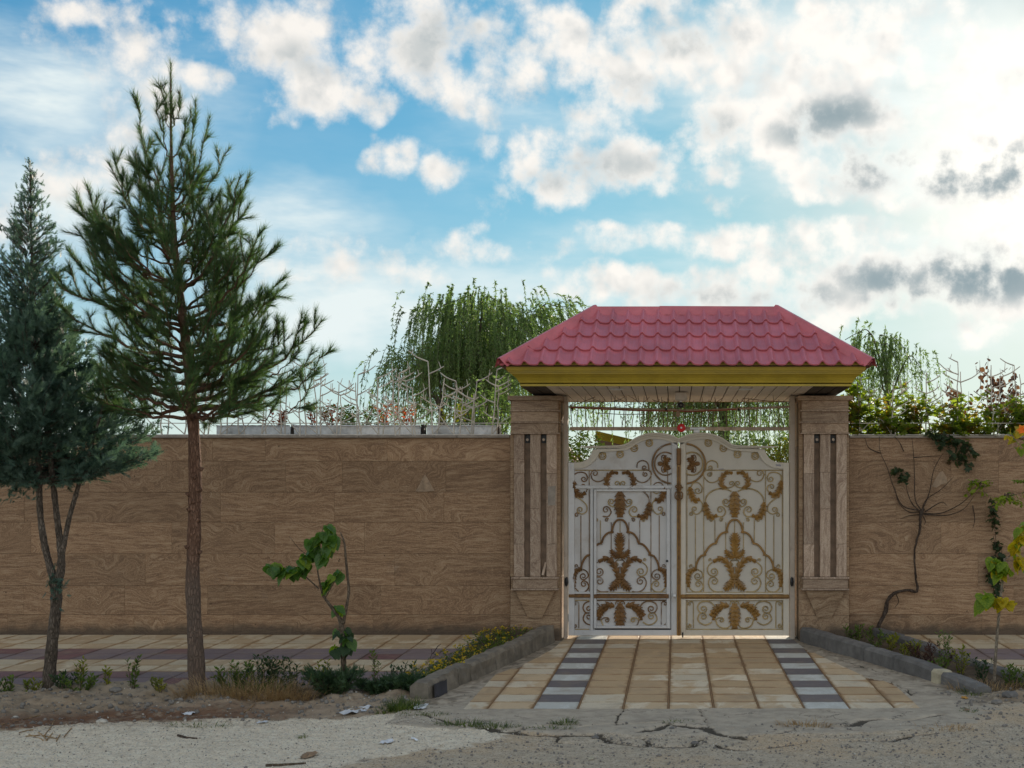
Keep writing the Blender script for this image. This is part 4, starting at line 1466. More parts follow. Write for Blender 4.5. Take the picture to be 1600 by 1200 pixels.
def gpt(u, v, side, shift=0.0):
    """traced coordinates: u rightwards from the meeting line (75 = the line), v down from photo row 670"""
    a = (u - 75 + shift) * S
    return (GX + side * a, zpx(670 + v / 7.06, DG))


YF = 15.985      # front of the sheet
def ribbon(b, pts, hw, d, y=YF, prof=None, closed=False):
    """strap following 2D points, half width hw (number or list), standing d proud of y towards the street"""
    n = len(pts)
    if n < 2: return
    if not hasattr(hw, '__len__'): hw = [hw] * n
    prof = prof or [(-1, 0.0), (-1, 0.7), (-0.5, 1.0), (0.5, 1.0), (1, 0.7), (1, 0.0)]
    vs, k = [], len(prof)
    P2 = [Vector((p[0], p[1])) for p in pts]
    for i in range(n):
        if closed:
            t = P2[(i + 1) % n] - P2[i - 1]
        else:
            t = P2[min(i + 1, n - 1)] - P2[max(i - 1, 0)]
        t = t.normalized() if t.length > 1e-9 else Vector((1, 0))
        nn = Vector((-t.y, t.x))
        for s, dd in prof:
            q = P2[i] + nn * (s * hw[i])
            vs.append((q.x, y - dd * d, q.y))
    fs = []
    m = n if closed else n - 1
    for i in range(m):
        for j in range(k - 1):
            a, c = i * k + j, ((i + 1) % n) * k + j
            fs.append((a, a + 1, c + 1, c))
    if not closed:
        fs.append(tuple(range(k))); fs.append(tuple(range((n - 1) * k + k - 1, (n - 1) * k - 1, -1)))
    b.add(vs, fs)


def spiral(cx, cy, r, a0, turns, r1=0.28, n=14):
    """from the outside (angle a0 in degrees, v down) inwards; sign of turns = direction"""
    out = []
    N = max(6, int(abs(turns) * n))
    for i in range(N + 1):
        t = i / N
        a = math.radians(a0) + 2 * math.pi * turns * t
        rr = r * (1 - t) + r * r1 * t
        out.append((cx + rr * math.cos(a), cy + rr * math.sin(a)))
    return out


def acanthus(b, spine, w, d=0.03, teeth=6, y=YF, tip=0.15, base=0.45, lean=0.55):
    """leaf along a 2D spine (world x, z): serrated lobes, a raised midrib, tip lifted off the sheet"""
    sp = crom(spine, 8)
    L = [0.0]
    for p, q in zip(sp[:-1], sp[1:]):
        L.append(L[-1] + math.hypot(q[0] - p[0], q[1] - p[1]))
    tot = L[-1]
    N = teeth * 4
    mid, le, ri = [], [], []
    for i in range(N + 1):
        s = tot * i / N
        k = max(j for j in range(len(L)) if L[j] <= s + 1e-9)
        k = min(k, len(sp) - 2)
        f = (s - L[k]) / max(1e-9, L[k + 1] - L[k])
        p = Vector((sp[k][0] + (sp[k + 1][0] - sp[k][0]) * f, sp[k][1] + (sp[k + 1][1] - sp[k][1]) * f))
        t = Vector((sp[k + 1][0] - sp[k][0], sp[k + 1][1] - sp[k][1])).normalized()
        nn = Vector((-t.y, t.x))
        tt = i / N
        env = (base + (1 - base) * math.sin(math.pi * min(1, tt * 1.25 + 0.12))) if tt < 0.7 else 0
        env = max(0.0, math.sin(math.pi * (0.12 + 0.80 * tt))) ** 0.6 * (1 - 0.25 * tt)
        ph = (tt * teeth) % 1.0
        saw = 0.42 + 0.72 * ph
        if i == N: env = tip * 0.3; saw = 1
        wl = w * env * saw
        back = t * (w * lean * ph * env)
        lift = d * (0.45 + 0.55 * math.sin(math.pi * (0.15 + 0.75 * tt)))
        mid.append((p.x, y - lift - d * .25, p.y))
        for arr, sg in ((le, 1), (ri, -1)):
            e = p + nn * sg * wl + back
            h = p + nn * sg * wl * .55 + back * .4
            arr.append(((h.x, y - lift * .55 - d * .22 * (0.4 + ph), h.y), (e.x, y - lift * .72, e.y)))
    vs, fs = [], []
    for i in range(N + 1):
        vs += [le[i][1], le[i][0], mid[i], ri[i][0], ri[i][1]]
    for i in range(N):
        for j in range(4):
            a, c = i * 5 + j, (i + 1) * 5 + j
            fs.append((a, a + 1, c + 1, c))
    k = len(vs)
    # closed back
    vs += [(v[0], y + .001, v[2]) for v in vs[:]]
    for i in range(N):
        fs.append((k + i * 5, k + (i + 1) * 5, k + (i + 1) * 5 + 4, k + i * 5 + 4))
        fs.append((i * 5, (i + 1) * 5, k + (i + 1) * 5, k + i * 5))
        fs.append((i * 5 + 4, k + i * 5 + 4, k + (i + 1) * 5 + 4, (i + 1) * 5 + 4))
    b.add(vs, fs)


AX = 690.0


def mir(l):
    return [(2 * AX - u, v) for u, v in l]


def pattern():
    """every ornament of one leaf as (kind, points, width, material role)"""
    R = []
    E = lambda kind, pts, w, role='gold': R.append((kind, pts, w, role))

    def both(kind, pts, w, role='gold'):
        E(kind, pts, w, role); E(kind, mir(pts), w, role)
    # stepped arch hood
    both('hood', crom([(690, 1000), (655, 1010), (625, 1045), (608, 1095), (600, 1140)]), 11)
    both('hood', crom([(620, 1136), (575, 1142), (540, 1160), (508, 1200), (490, 1245)]), 11)
    both('hood', crom([(492, 1262), (450, 1270), (415, 1295), (385, 1335), (362, 1375)]), 11)
    both('hood', crom([(378, 1385), (325, 1400), (292, 1440), (270, 1490), (260, 1535)]), 11)
    # upright bars
    for u, a, c in ((165, 455, 1802), (258, 955, 1500), (350, 455, 1802), (473, 1010, 1260), (592, 1030, 1330)):
        both('bar', [(u, a), (u, c)], 4.2, 'pale')
    E('bar', [(690, 1000), (690, 1170)], 4.2, 'pale')
    for u in (258,):
        both('bar', [(u, 1540), (u, 1560)], 4, 'pale')
    E('bar', [(370, 457), (1222, 457)], 6, 'pale'); E('bar', [(160, 1804), (1222, 1804)], 6, 'pale')
    # pendant and tiered palmette on the axis
    E('leaf', [(690, 690), (690, 760), (690, 870), (690, 975)], 74, 'gold')
    E('leaf', [(690, 975), (690, 870), (690, 760), (690, 715)], 60, 'gold')
    E('leaf', [(694, 1400), (694, 1330), (694, 1250), (694, 1160)], 56, 'gold')
    E('leaf', [(694, 1300), (694, 1250), (694, 1200), (694, 1150)], 62, 'gold')
    both('leaf', [(694, 1412), (650, 1405), (612, 1375), (590, 1335)], 40, 'gold')
    # crossed acanthus
    both('leaf', [(672, 1660), (655, 1570), (610, 1480), (540, 1430), (450, 1465)], 46)
    both('leaf', [(672, 1630), (668, 1680), (630, 1730), (575, 1772)], 56)
    both('scroll', crom([(630, 1490), (655, 1450), (690, 1446)]) + [], 4.5, 'pale')
    both('scroll', crom([(690, 1446), (725, 1450), (745, 1485)]) + spiral(722, 1490, 22, 0, 0.8), 4.5, 'pale')
    # C scrolls at its sides
    both('scroll', crom([(445, 1470), (405, 1505), (390, 1555), (410, 1605), (455, 1625)]) + spiral(462, 1575, 46, 70, -1.3), 5, 'pale')
    both('scroll', crom([(560, 1795), (480, 1795), (425, 1760), (402, 1700), (420, 1645), (455, 1632)]) + spiral(466, 1680, 42, -80, 1.2), 5, 'pale')
    both('scroll', spiral(422, 1442, 17, 120, 0.9, .5), 4.5, 'pale')
    # lower corners
    both('leaf', [(275, 1550), (215, 1560), (178, 1630), (185, 1745)], 40)
    both('scroll', crom([(280, 1548), (325, 1575), (338, 1625), (300, 1662)]) + spiral(285, 1625, 40, 80, 1.2), 5, 'pale')
    both('scroll', crom([(190, 1750), (240, 1795), (310, 1790), (345, 1740), (325, 1690)]) + spiral(292, 1712, 38, -40, -1.2), 5, 'pale')
    both('scroll', spiral(210, 1510, 18, 120, 0.9, .5), 4.5, 'pale')
    # crown of leaves at the top
    both('leaf', [(610, 655), (550, 630), (548, 550), (600, 485), (670, 490)], 38)
    both('scroll', crom([(520, 660), (600, 655), (660, 640), (685, 620)]) + spiral(655, 604, 30, 20, -1.1), 5, 'pale')
    # great loops with leaves
    both('scroll', crom([(655, 690), (600, 668), (510, 662), (430, 695), (378, 755), (365, 840)]), 6, 'pale')
    both('leaf', [(365, 810), (380, 900), (425, 975), (500, 955)], 46)
    both('scroll', crom([(500, 965), (560, 965), (590, 920), (575, 875)]) + spiral(535, 893, 40, -30, -1.2), 5.5, 'pale')
    both('scroll', crom([(640, 860), (605, 858), (570, 835), (558, 805)]) + spiral(592, 805, 34, 180, 1.2), 5, 'pale')
    both('scroll', spiral(428, 1008, 22, -150, 1.1), 5, 'pale')
    both('scroll', spiral(545, 1005, 22, -30, -1.1), 5, 'pale')
    # outer sides
    E('leaf', [(195, 640), (212, 715), (250, 790), (308, 775)], 44)
    E('scroll', crom([(210, 640), (235, 600), (290, 595), (330, 640), (325, 700)]) + spiral(285, 680, 38, 30, 1.1), 5, 'pale')
    E('scroll', crom([(305, 780), (335, 830), (325, 900), (280, 940), (230, 930)]) + spiral(250, 885, 34, 100, 1.2), 5, 'pale')
    E('scroll', spiral(215, 940, 24, -60, -1.1), 5, 'pale')
    E('leaf', [(1205, 570), (1190, 660), (1140, 735), (1068, 705)], 46)
    E('scroll', crom([(1205, 580), (1195, 510), (1140, 480), (1075, 490), (1045, 540)]) + spiral(1088, 552, 36, 190, -1.2), 5, 'pale')
    E('scroll', crom([(1065, 700), (1050, 660), (1062, 625)]) + spiral(1098, 640, 32, 200, 1.1), 5, 'pale')
    E('scroll', crom([(1190, 740), (1110, 790), (1060, 845), (1060, 910), (1110, 940), (1160, 915)]) + spiral(1130, 893, 34, 40, -1.2), 5, 'pale')
    E('scroll', spiral(1165, 950, 26, -150, 1.1), 5, 'pale')
    # scrolls under the bar
    E('scroll', crom([(535, 530), (490, 580), (430, 592), (385, 570), (350, 525)]) + [], 5, 'pale')
    E('scroll', crom([(370, 455), (385, 380), (440, 350), (495, 375), (505, 430)]), 5, 'pale')
    E('scroll', crom([(345, 510), (350, 480), (385, 455), (430, 455)]) + spiral(420, 430, 28, 80, -1.2), 5, 'pale')
    E('scroll', spiral(412, 500, 30, -60, 1.3), 5, 'pale')
    E('scroll', crom([(830, 515), (870, 560), (930, 582), (990, 560), (1015, 500)]) + spiral(968, 492, 40, 0, -1.2), 5, 'pale')
    # bottom panel
    E('bar', [(160, 1890), (1222, 1890)], 6, 'pale'); E('bar', [(160, 2210), (1222, 2210)], 6, 'pale')
    both('bar', [(165, 1890), (165, 2210)], 6, 'pale'); both('bar', [(236, 1925), (236, 2195)], 5, 'pale')
    both('scroll', crom([(236, 1930), (225, 1905), (195, 1905)]) + spiral(195, 1930, 22, -60, -1.0), 4.5, 'pale')
    both('scroll', spiral(190, 2175, 24, -100, 1.2), 4.5, 'pale')
    E('leaf', [(690, 1930), (690, 2010), (690, 2110), (690, 2205)], 72)
    E('leaf', [(690, 2190), (690, 2090), (690, 2000), (690, 1925)], 62)
    both('leaf', [(628, 1955), (555, 1945), (480, 1990), (420, 2060)], 46)
    both('leaf', [(560, 1975), (505, 2000), (465, 2060), (455, 2110)], 36)
    both('scroll', crom([(470, 1960), (430, 1915), (370, 1900), (305, 1920), (282, 1970), (305, 2020), (345, 2030)]) + spiral(346, 1985, 40, 80, -1.2), 5.5, 'pale')
    both('scroll', crom([(440, 2130), (380, 2160), (320, 2145), (285, 2100), (300, 2045), (340, 2028)]) + spiral(345, 2068, 38, -85, 1.2), 5.5, 'pale')
    both('scroll', crom([(480, 2105), (505, 2165), (560, 2195), (620, 2190), (655, 2150)]), 5.5, 'pale')
    both('scroll', crom([(480, 2105), (510, 2085), (545, 2080)]) + spiral(545, 2108, 28, -90, 1.2), 5, 'pale')
    both('scroll', crom([(640, 1935), (650, 1905), (680, 1900)]) + spiral(672, 1922, 18, -60, 0.8), 4.5, 'pale')
    return R


def clip_poly(pts, rect):
    """split a polyline into the runs inside a rectangle"""
    if rect is None:
        return [pts]
    u0, u1, v0, v1 = rect
    # refine so that straight bars are cut near the border
    fine = []
    for (a, c) in zip(pts[:-1], pts[1:]):
        n = max(1, int(math.hypot(c[0] - a[0], c[1] - a[1]) / 12))
        for k in range(n):
            fine.append((a[0] + (c[0] - a[0]) * k / n, a[1] + (c[1] - a[1]) * k / n))
    fine.append(pts[-1])
    runs, cur = [], []
    for p in fine:
        if u0 <= p[0] <= u1 and v0 <= p[1] <= v1:
            cur.append(p)
        else:
            if len(cur) > 2: runs.append(cur)
            cur = []
    if len(cur) > 2: runs.append(cur)
    return runs


def simplify_straight(r):
    if len(r) > 2 and (max(p[0] for p in r) - min(p[0] for p in r) < 1 or max(p[1] for p in r) - min(p[1] for p in r) < 1):
        return [r[0], r[-1]]
    return r


NAMES = {'hood': 'arch_moulding', 'bar': 'bar', 'scroll': 'scroll', 'leaf': 'acanthus_leaf'}


def ornaments(parent, side, shift, rects, worn=False, skip=None, nosplit=False):
    rnd = random.Random(4 + side)
    for kind, pts, w, role in pattern():
        for rect in rects:
            rc = None if rect is None else (rect[0], rect[1], rect[2], rect[3])
            if worn:
                mk = {'gold': 'gold_worn', 'pale': rnd.choice(['gold_rust', 'gold_worn', 'gold_pale', 'gold_rust'])}[role]
            else:
                mk = {'gold': 'gold', 'pale': 'gold_pale'}[role]
            if kind == 'leaf':
                cu, cv = sum(p[0] for p in pts) / len(pts), sum(p[1] for p in pts) / len(pts)
                if rc and not (rc[0] < cu < rc[1] and rc[2] < cv < rc[3]):
                    continue
                if rc and (min(p[0] for p in pts) < rc[0] - 30 or max(p[0] for p in pts) > rc[1] + 40):
                    continue
                b = MB()
                acanthus(b, [gpt(u, v, side, shift) for u, v in pts], w * S * 1.22, 0.034 if w > 40 else .028, teeth=6 if w > 36 else 5)
                b.build(NAMES[kind], M[mk], parent, smooth='auto')
                continue
            for run in clip_poly(pts, rc):
                run = simplify_straight(run)
                q = [gpt(u, v, side, shift) for u, v in run]
                b = MB()
                if kind == 'hood':
                    ribbon(b, q, w * S, 0.032)
                    b.tube([(q[-1][0], YF - .018, q[-1][1] + .006), (q[-1][0], YF - .018, q[-1][1] - .012)], .016, 8)
                elif kind == 'bar':
                    ribbon(b, q, w * S, 0.014)
                else:
                    hw = [w * S * 1.25 * (1.0 if i < len(q) - 8 else 0.8) for i in range(len(q))]
                    ribbon(b, q, hw, 0.018)
                b.build(NAMES[kind], M[mk], parent)


# leaf outline (u from the meeting line, v) ------------------------------------------------
OUT_TOP = [(75, 108), (110, 90), (150, 75), (190, 62), (240, 52), (285, 47), (330, 46), (380, 48), (420, 52), (465, 63), (500, 76), (535, 92), (560, 106), (590, 126), (620, 147), (650, 166), (680, 178), (720, 184), (760, 187), (900, 190), (1040, 193), (1160, 196)]
MOULD_BOT = [(75, 148), (110, 130), (150, 116), (190, 103), (240, 92), (285, 87), (330, 86), (380, 88), (420, 93), (465, 104), (500, 117), (535, 134), (560, 148), (590, 168), (620, 188), (650, 204), (680, 212), (720, 214), (760, 214), (900, 214), (1010, 214), (1090, 212)]
INNER_TOP = [(150, 152), (200, 133), (250, 120), (330, 111), (380, 113), (430, 121), (480, 138), (520, 156), (550, 176), (580, 196), (610, 215), (640, 231), (700, 241), (820, 250), (945, 258)]
CURVE_OUT = [(1030, 262), (1045, 290), (1065, 320), (1090, 342), (1125, 360), (1170, 371), (1230, 374), (1290, 375)]
CURVE_IN = [(945, 258), (955, 282), (975, 320), (1000, 352), (1030, 380), (1060, 402), (1095, 420), (1130, 431), (1180, 438), (1225, 440)]


def frame_piece(b, outer, inner, side, y0, y1):
    """band between two polylines of equal meaning, resampled to equal counts"""
    def res(l, n):
        L = [0]
        for p, q in zip(l[:-1], l[1:]):
            L.append(L[-1] + math.hypot(q[0] - p[0], q[1] - p[1]))
        out = []
        for i in range(n):
            s = L[-1] * i / (n - 1)
            k = 0
            while k < len(L) - 2 and L[k + 1] < s: k += 1
            f = (s - L[k]) / max(1e-9, L[k + 1] - L[k])
            out.append((l[k][0] + (l[k + 1][0] - l[k][0]) * f, l[k][1] + (l[k + 1][1] - l[k][1]) * f))
        return out
    n = 28
    a = [gpt(u, v, side) for u, v in res(outer, n)]
    c = [gpt(u, v, side) for u, v in res(inner, n)]
    vs = [(x, y0, z) for x, z in a] + [(x, y0, z) for x, z in c] + [(x, y1, z) for x, z in a] + [(x, y1, z) for x, z in c]
    fs = []
    for i in range(n - 1):
        fs += [(i, i + 1, n + i + 1, n + i), (2 * n + i, 3 * n + i, 3 * n + i + 1, 2 * n + i + 1),
               (i, 2 * n + i, 2 * n + i + 1, i + 1), (n + i, n + i + 1, 3 * n + i + 1, 3 * n + i)]
    fs += [(0, n, 3 * n, 2 * n), (n - 1, 3 * n - 1, 4 * n - 1, 2 * n - 1)]
    b.add(vs, fs)


def rectp(b, u0, u1, v0, v1, side, y0, y1, bev=0.004):
    x0, z0 = gpt(u0, v0, side)
    x1, z1 = gpt(u1, v1, side)
    b.box(min(x0, x1), max(x0, x1), y0, y1, min(z0, z1), max(z0, z1), bev=bev)


VB = 2276      # foot of the leaves
YB = 15.955    # front of the frame members


def leaf(side, label):
    worn = side < 0
    fm = M['white'] if worn else M['cream']
    sm = M['white_panel'] if worn else M['cream_panel']
    x, z = gpt(1290, VB, side)
    t = thing('gate_leaf', ((GX + x) / 2, 16.0, z), label, 'gate')
    # sheet behind the ornament
    b = MB()
    xa, _ = gpt(82, 0, side)
    poly = [gpt(u, v, side) for u, v in ([(84, 126)] + [(u, v + 14) for u, v in OUT_TOP[1:-2]] + [(1030, 230), (1020, 262)] + [(u - 12, v + 12) for u, v in CURVE_OUT] + [(1282, VB - 6), (84, VB - 6)])]
    b.prism(poly, YF, YF + .012)
    b.build('back_sheet', sm, t)
    # frame
    def part(name, fn, m_=fm):
        q = MB(); fn(q); return q.build(name, m_, t)
    sw = 150
    part('stile', lambda q: rectp(q, 92, sw, 150, VB, side, YB, YF + .02))
    part('stile', lambda q: rectp(q, 1225, 1290, 376, VB, side, YB, YF + .02))
    part('top_rail', lambda q: frame_piece(q, [(75, 140)] + [(u, v + 34) for u, v in OUT_TOP[1:-3]] + [(1030, 232)], [(92, 178)] + INNER_TOP, side, YB, YF + .02), M['cream'])
    part('shoulder', lambda q: frame_piece(q, [(1022, 236)] + CURVE_OUT, [(950, 250)] + CURVE_IN[:], side, YB + .001, YF + .02), M['cream'])
    # crown moulding in two steps
    part('crown_moulding', lambda q: frame_piece(q, OUT_TOP, [(u, v * .5 + w * .5) for (u, v), (_, w) in zip(OUT_TOP, MOULD_BOT)], side, YB - .055, YF + .04), M['cream'])
    part('crown_moulding', lambda q: frame_piece(q, [(u, v * .5 + w * .5 + 1) for (u, v), (_, w) in zip(OUT_TOP[:-1], MOULD_BOT)] + [(1120, 206)], MOULD_BOT, side, YB - .03, YF + .03), M['cream'])
    part('bottom_rail', lambda q: rectp(q, sw, 1225, 2215, VB, side, YB, YF + .02))
    if not worn:
        part('lock_rail', lambda q: rectp(q, sw, 1225, 1806, 1822, side, YB, YF + .01, .002))
        part('lock_rail', lambda q: rectp(q, sw, 1225, 1872, 1888, side, YB, YF + .01, .002))
        part('gilt_rail', lambda q: rectp(q, 97, 1288, 1824, 1870, side, YB - .018, YF, .008), M['gold'])
        q2 = MB(); rectp(q2, 97, 1288, 1852, 1862, side, YB - .024, YB - .0185, .002); q2.build('bead', M['gold_worn'], t)
    # roundels on the sheet under the crown
    for u, v in ((400, 157), (566, 215), (722, 282), (916, 302)):
        q = MB()
        pts = [gpt(u + 36 * math.cos(a), v + 36 * math.sin(a), side) for a in np.linspace(-.45 + math.pi * 0, 2 * math.pi - .45, 24)]
        ribbon(q, pts, 7 * S, 0.016)
        for sg in (-1, 1):
            ribbon(q, [gpt(uu, vv, side) for uu, vv in [(u, v + 18)] + spiral(u + sg * 15, v - 12, 17, 90, -sg * .9)], 4.5 * S, 0.014)
        ribbon(q, [gpt(u - 40, v - 30, side), gpt(u, v - 40, side), gpt(u + 36, v - 26, side)], 5 * S, .016)
        q.build('roundel', M['gold_pale'], t)
    # half circle medallion at the meeting stile
    cu, cv = 148, 385
    q = MB(); ribbon(q, [gpt(cu + 218 * math.cos(a), cv + 218 * math.sin(a), side) for a in np.linspace(-1.5, 1.5, 36)], 10 * S, .028)
    q.build('medallion_ring', M['gold'] if not worn else M['gold_rust'], t)
    q = MB(); ribbon(q, [gpt(222 + 118 * math.cos(a), cv + 126 * math.sin(a), side) for a in np.linspace(-2.15, 2.15, 36)], 8 * S, .022)
    q.build('medallion_ring', M['gold_pale'] if not worn else M['gold_rust'], t)
    q = MB()
    for (du, dv) in ((0, -95), (0, 95), (70, 0), (-55, -60), (-55, 60)):
        acanthus(q, [gpt(225, cv, side), gpt(225 + du * .5, cv + dv * .5, side), gpt(225 + du, cv + dv, side)], 34 * S, .022, teeth=3)
    for (u, v, r) in ((285, cv, 24), (200, cv - 55, 16), (200, cv + 55, 16)):
        p = gpt(u, v, side)
        q.tube([(p[0], YF, p[1]), (p[0], YF - .022, p[1]), (p[0], YF - .028, p[1])], [r * S, r * S, r * S * .5], 12)
    for sg in (-1, 1):
        ribbon(q, [gpt(u, v, side) for u, v in crom([(225, cv), (262, cv + sg * 40), (262, cv + sg * 80)]) + spiral(240, cv + sg * 78, 22, 0, sg * .9)], 5 * S, .018)
    q.build('rosette', M['gold_worn'], t, smooth='auto')
    if not worn:
        ornaments(t, side, 0.0, [(152, 1224, 100, 1820), (152, 1224, 1880, 2214)])
        # meeting astragal with knot
        q = MB(); rectp(q, 53, 97, 215, VB, side, YB - .03, YF, .010); a_ = q.build('astragal', M['gold'], t)
        q = MB(); rectp(q, 68, 82, 420, VB, side, YB - .042, YB - .0302, .004); q.build('bead', M['gold_worn'], a_)
        q = MB(); rectp(q, 50, 100, 215, 400, side, YB - .05, YB - .0305, .010); q.build('cap', M['gold_worn'], a_)
        q = MB()
        acanthus(q, [gpt(75, 700, side), gpt(75, 650, side), gpt(75, 600, side)], 44 * S, .03, y=YB - .04, teeth=4)
        for sg in (-1, 1):
            ribbon(q, [gpt(u, v, side) for u, v in crom([(75, 690), (75 + sg * 36, 705), (75 + sg * 38, 760), (75, 790)])], 7 * S, .02, y=YB - .045)
            ribbon(q, [gpt(u, v, side) for u, v in spiral(75 + sg * 24, 640, 20, 0, sg * 1.0)], 5 * S, .02, y=YB - .045)
        ribbon(q, [gpt(u, v, side) for u, v in spiral(75, 745, 24, 0, 1.0, 1.0)], 6 * S, .02, y=YB - .045)
        q.build('knot', M['gold_worn'], a_)
        # drop bolt at the foot
        q = MB(); p = gpt(118, VB - 10, side); q.tube([(p[0], YB - .012, p[1] + .03), (p[0], YB - .012, p[1] - .035)], .009, 8); q.build('drop_bolt', M['black'], t)
        # scribbled paper note and marker scrawl, strokes on the shoulder plate and sheet
        q = MB()
        for st in ([(1140, 400), (1150, 392), (1158, 404), (1150, 412), (1145, 402)], [(1160, 396), (1166, 410)], [(1170, 394), (1172, 412)], [(1172, 396), (1184, 394), (1186, 404), (1174, 405)], [(1192, 396), (1190, 412)], [(1182, 412), (1198, 410)]):
            ribbon(q, [gpt(u, v, side) for u, v in st], 1.7 * S, .001, y=YB - .0012)
        q.build('scrawl', M['ink'], t)
        q = MB()
        for st in ([(515, 445), (522, 452), (530, 440)], [(535, 452), (540, 438), (548, 450), (552, 438)], [(556, 440), (560, 452), (566, 436)]):
            ribbon(q, [gpt(u, v, side) for u, v in st], 1.6 * S, .001, y=YF - .0145)
        q.build('scrawl', M['ink'], t)
    else:
        # left leaf: repaired panel with a wicket door. Side coordinate u' = 1350 - (photo u)
        conv = lambda l: 1350 - l
        part('rail', lambda q: rectp(q, sw, 1225, 626, 660, side, YB + .002, YF + .018))
        part('lock_rail', lambda q: rectp(q, conv(300), 1225, 1796, 1818, side, YB, YF + .01, .002))
        part('gilt_rail', lambda q: rectp(q, conv(302), 1286, 1822, 1858, side, YB - .016, YF, .008), M['gold_worn'])
        part('jamb', lambda q: rectp(q, conv(332), conv(302), 660, 2216, side, YB, YF + .018))
        part('jamb', lambda q: rectp(q, sw, conv(1190), 660, 2216, side, YB + .001, YF + .018))
        # ornament: over the door, and in the narrow side panel
        sh = 32.0
        ornaments(t, side, sh, [(152 - sh, 1224 - sh, 100, 624), (conv(298) - sh, 1222 - sh, 662, 1794), (conv(298) - sh, 1222 - sh, 1880, 2214)], True)
        # door
        door = bpy.data.objects.new('wicket_door', None)
        COL.objects.link(door); door.parent = t; OFF[door] = OFF[t]
        door['label'] = 'narrow wicket door, white frame repainted brighter'
        def dp(name, u0, u1, v0, v1, y0=YB - .016, m_=M['white']):
            q = MB(); rectp(q, conv(u1), conv(u0), v0, v1, side, y0, YF + .004, .004)
            return q.build(name, m_, door)
        dp('stile', 340, 370, 668, 2196); dp('stile', 1142, 1178, 668, 2196)
        dp('rail', 371, 1141, 668, 690); dp('rail', 371, 1141, 2168, 2196)
        dp('rail', 371, 1141, 1806, 1818, YB - .010); dp('rail', 371, 1141, 1866, 1880, YB - .010)
        dp('gilt_rail', 342, 1165, 1821, 1864, YB - .03, M['gold_worn'])
        ornaments(door, side, sh, [(conv(1140) - sh, conv(371) - sh, 692, 1804), (conv(1140) - sh, conv(371) - sh, 1882, 2166)], True)
        q = MB(); rectp(q, conv(1190), conv(350), 2199, 2212, side, YB + .004, YB + .0055, 0); q.build('painted_gap_shadow', M['black'], t)  # black strip painted in for the shade in the gap under the door
        q = MB(); rectp(q, conv(1245), conv(1212), 1822, 1850, side, YB - .03, YB - .001, .005); q.build('lock', M['zinc'], t)
        q = MB(); p = gpt(conv(1145), 1455, side); q.tube([(p[0], YB - .017, p[1]), (p[0], YB - .04, p[1])], .016, 8); q.build('knob', M['black'], door)
    # hinge pin at the outer stile
    for v in (520, 2080):
        q = MB(); p = gpt(1297, v, side); q.tube([(p[0], YB + .02, p[1] - .05), (p[0], YB + .02, p[1] + .05)], .014, 8); q.build('hinge', M['post'], t)
    return t


leaf(1, 'cream right gate leaf with crisp gold scrollwork and gold centre post')
leaf(-1, 'left gate leaf with bluish white wicket door and rusty gold scrollwork')

# posts and transom belong to one welded gate frame
GF = thing('steel_gateway', (GX, 16.0, -0.02), 'painted steel posts and bars framing the gate beneath the canopy', 'gateway')
for px0, px1 in ((881.6, 887.6), (1233.6, 1241.5)):
    q = MB(); q.box(xpx(px0, DG), xpx(px1, DG), 15.92, 16.10, -0.06, ZS - .004, bev=.006); q.build('post', M['post'], GF)
XA, XB = xpx(890.8, DG), xpx(1236, DG)
q = MB(); q.box(XA, XB, 15.97, 16.03, zpx(672.6, DG), zpx(667.2, DG), bev=.004); q.build('transom_bar', M['steel_old'], GF)
q = MB()
pts = [(xpx(u, DG), 15.99, zpx(v, DG)) for u, v in crom([(890.5, 636.5), (940, 637.5), (1000, 639.5), (1040, 640.5), (1075, 641.5), (1120, 640.5), (1170, 638), (1236, 635.6)], 5)]
q.tube(pts, .015, 8); q.build('rail', M['steel_old'], GF)
q = MB()
pts = [(xpx(u, DG), 15.968, zpx(v, DG)) for u, v in crom([(892, 637), (950, 640), (1000, 642), (1060, 642.6), (1076, 643.6), (1100, 642.5), (1150, 640)], 6)]
q.tube(pts, .007, 6); q.build('red_hose', M['red_hose'], GF)
for px in (1041, 1154, 894):
    q = MB(); q.tube([(xpx(px, DG) - .012, 15.985, zpx(640, DG)), (xpx(px, DG) + .012, 15.985, zpx(640, DG))], .02, 8); q.build('cable_tie', M['black'], GF)
rnd = random.Random(14)
px = 894.0
while px < 1235:
    lean = rnd.uniform(-5, 5)
    y0, y1 = 667.4, rnd.uniform(617, 628)
    pts = [(xpx(px + lean * t + rnd.uniform(-.8, .8), DG), 16.0 + rnd.uniform(-.012, .012), zpx(y0 + (y1 - y0) * t, DG)) for t in np.linspace(0, 1, 6)]
    q = MB(); q.tube(pts, [.006, .006, .0055, .005, .0045, .003], 5)
    # barbs
    for k in (3, 4):
        if rnd.random() < .75:
            sg = rnd.choice((-1, 1))
            a = Vector(pts[k]); q.tube([a, a + Vector((sg * rnd.uniform(.06, .16), rnd.uniform(-.03, .03), rnd.uniform(.02, .08)))], [.0045, .0025], 4)
    q.build('spike', M['rust_wire'], GF)
    px += rnd.choice((5.0, 8, 11, 13))
for a, c in (((1000, 668), (1025, 647)), ((930, 645), (1010, 647)), ((1160, 622), (1236, 628)), ((885, 636), (930, 620))):
    q = MB(); q.tube([(xpx(a[0], DG), 16.01, zpx(a[1], DG)), (xpx((a[0] + c[0]) / 2, DG), 15.995, zpx((a[1] + c[1]) / 2 + 1.5, DG)), (xpx(c[0], DG), 16.01, zpx(c[1], DG))], .005, 5); q.build('stray_wire', M['rust_wire'], GF)
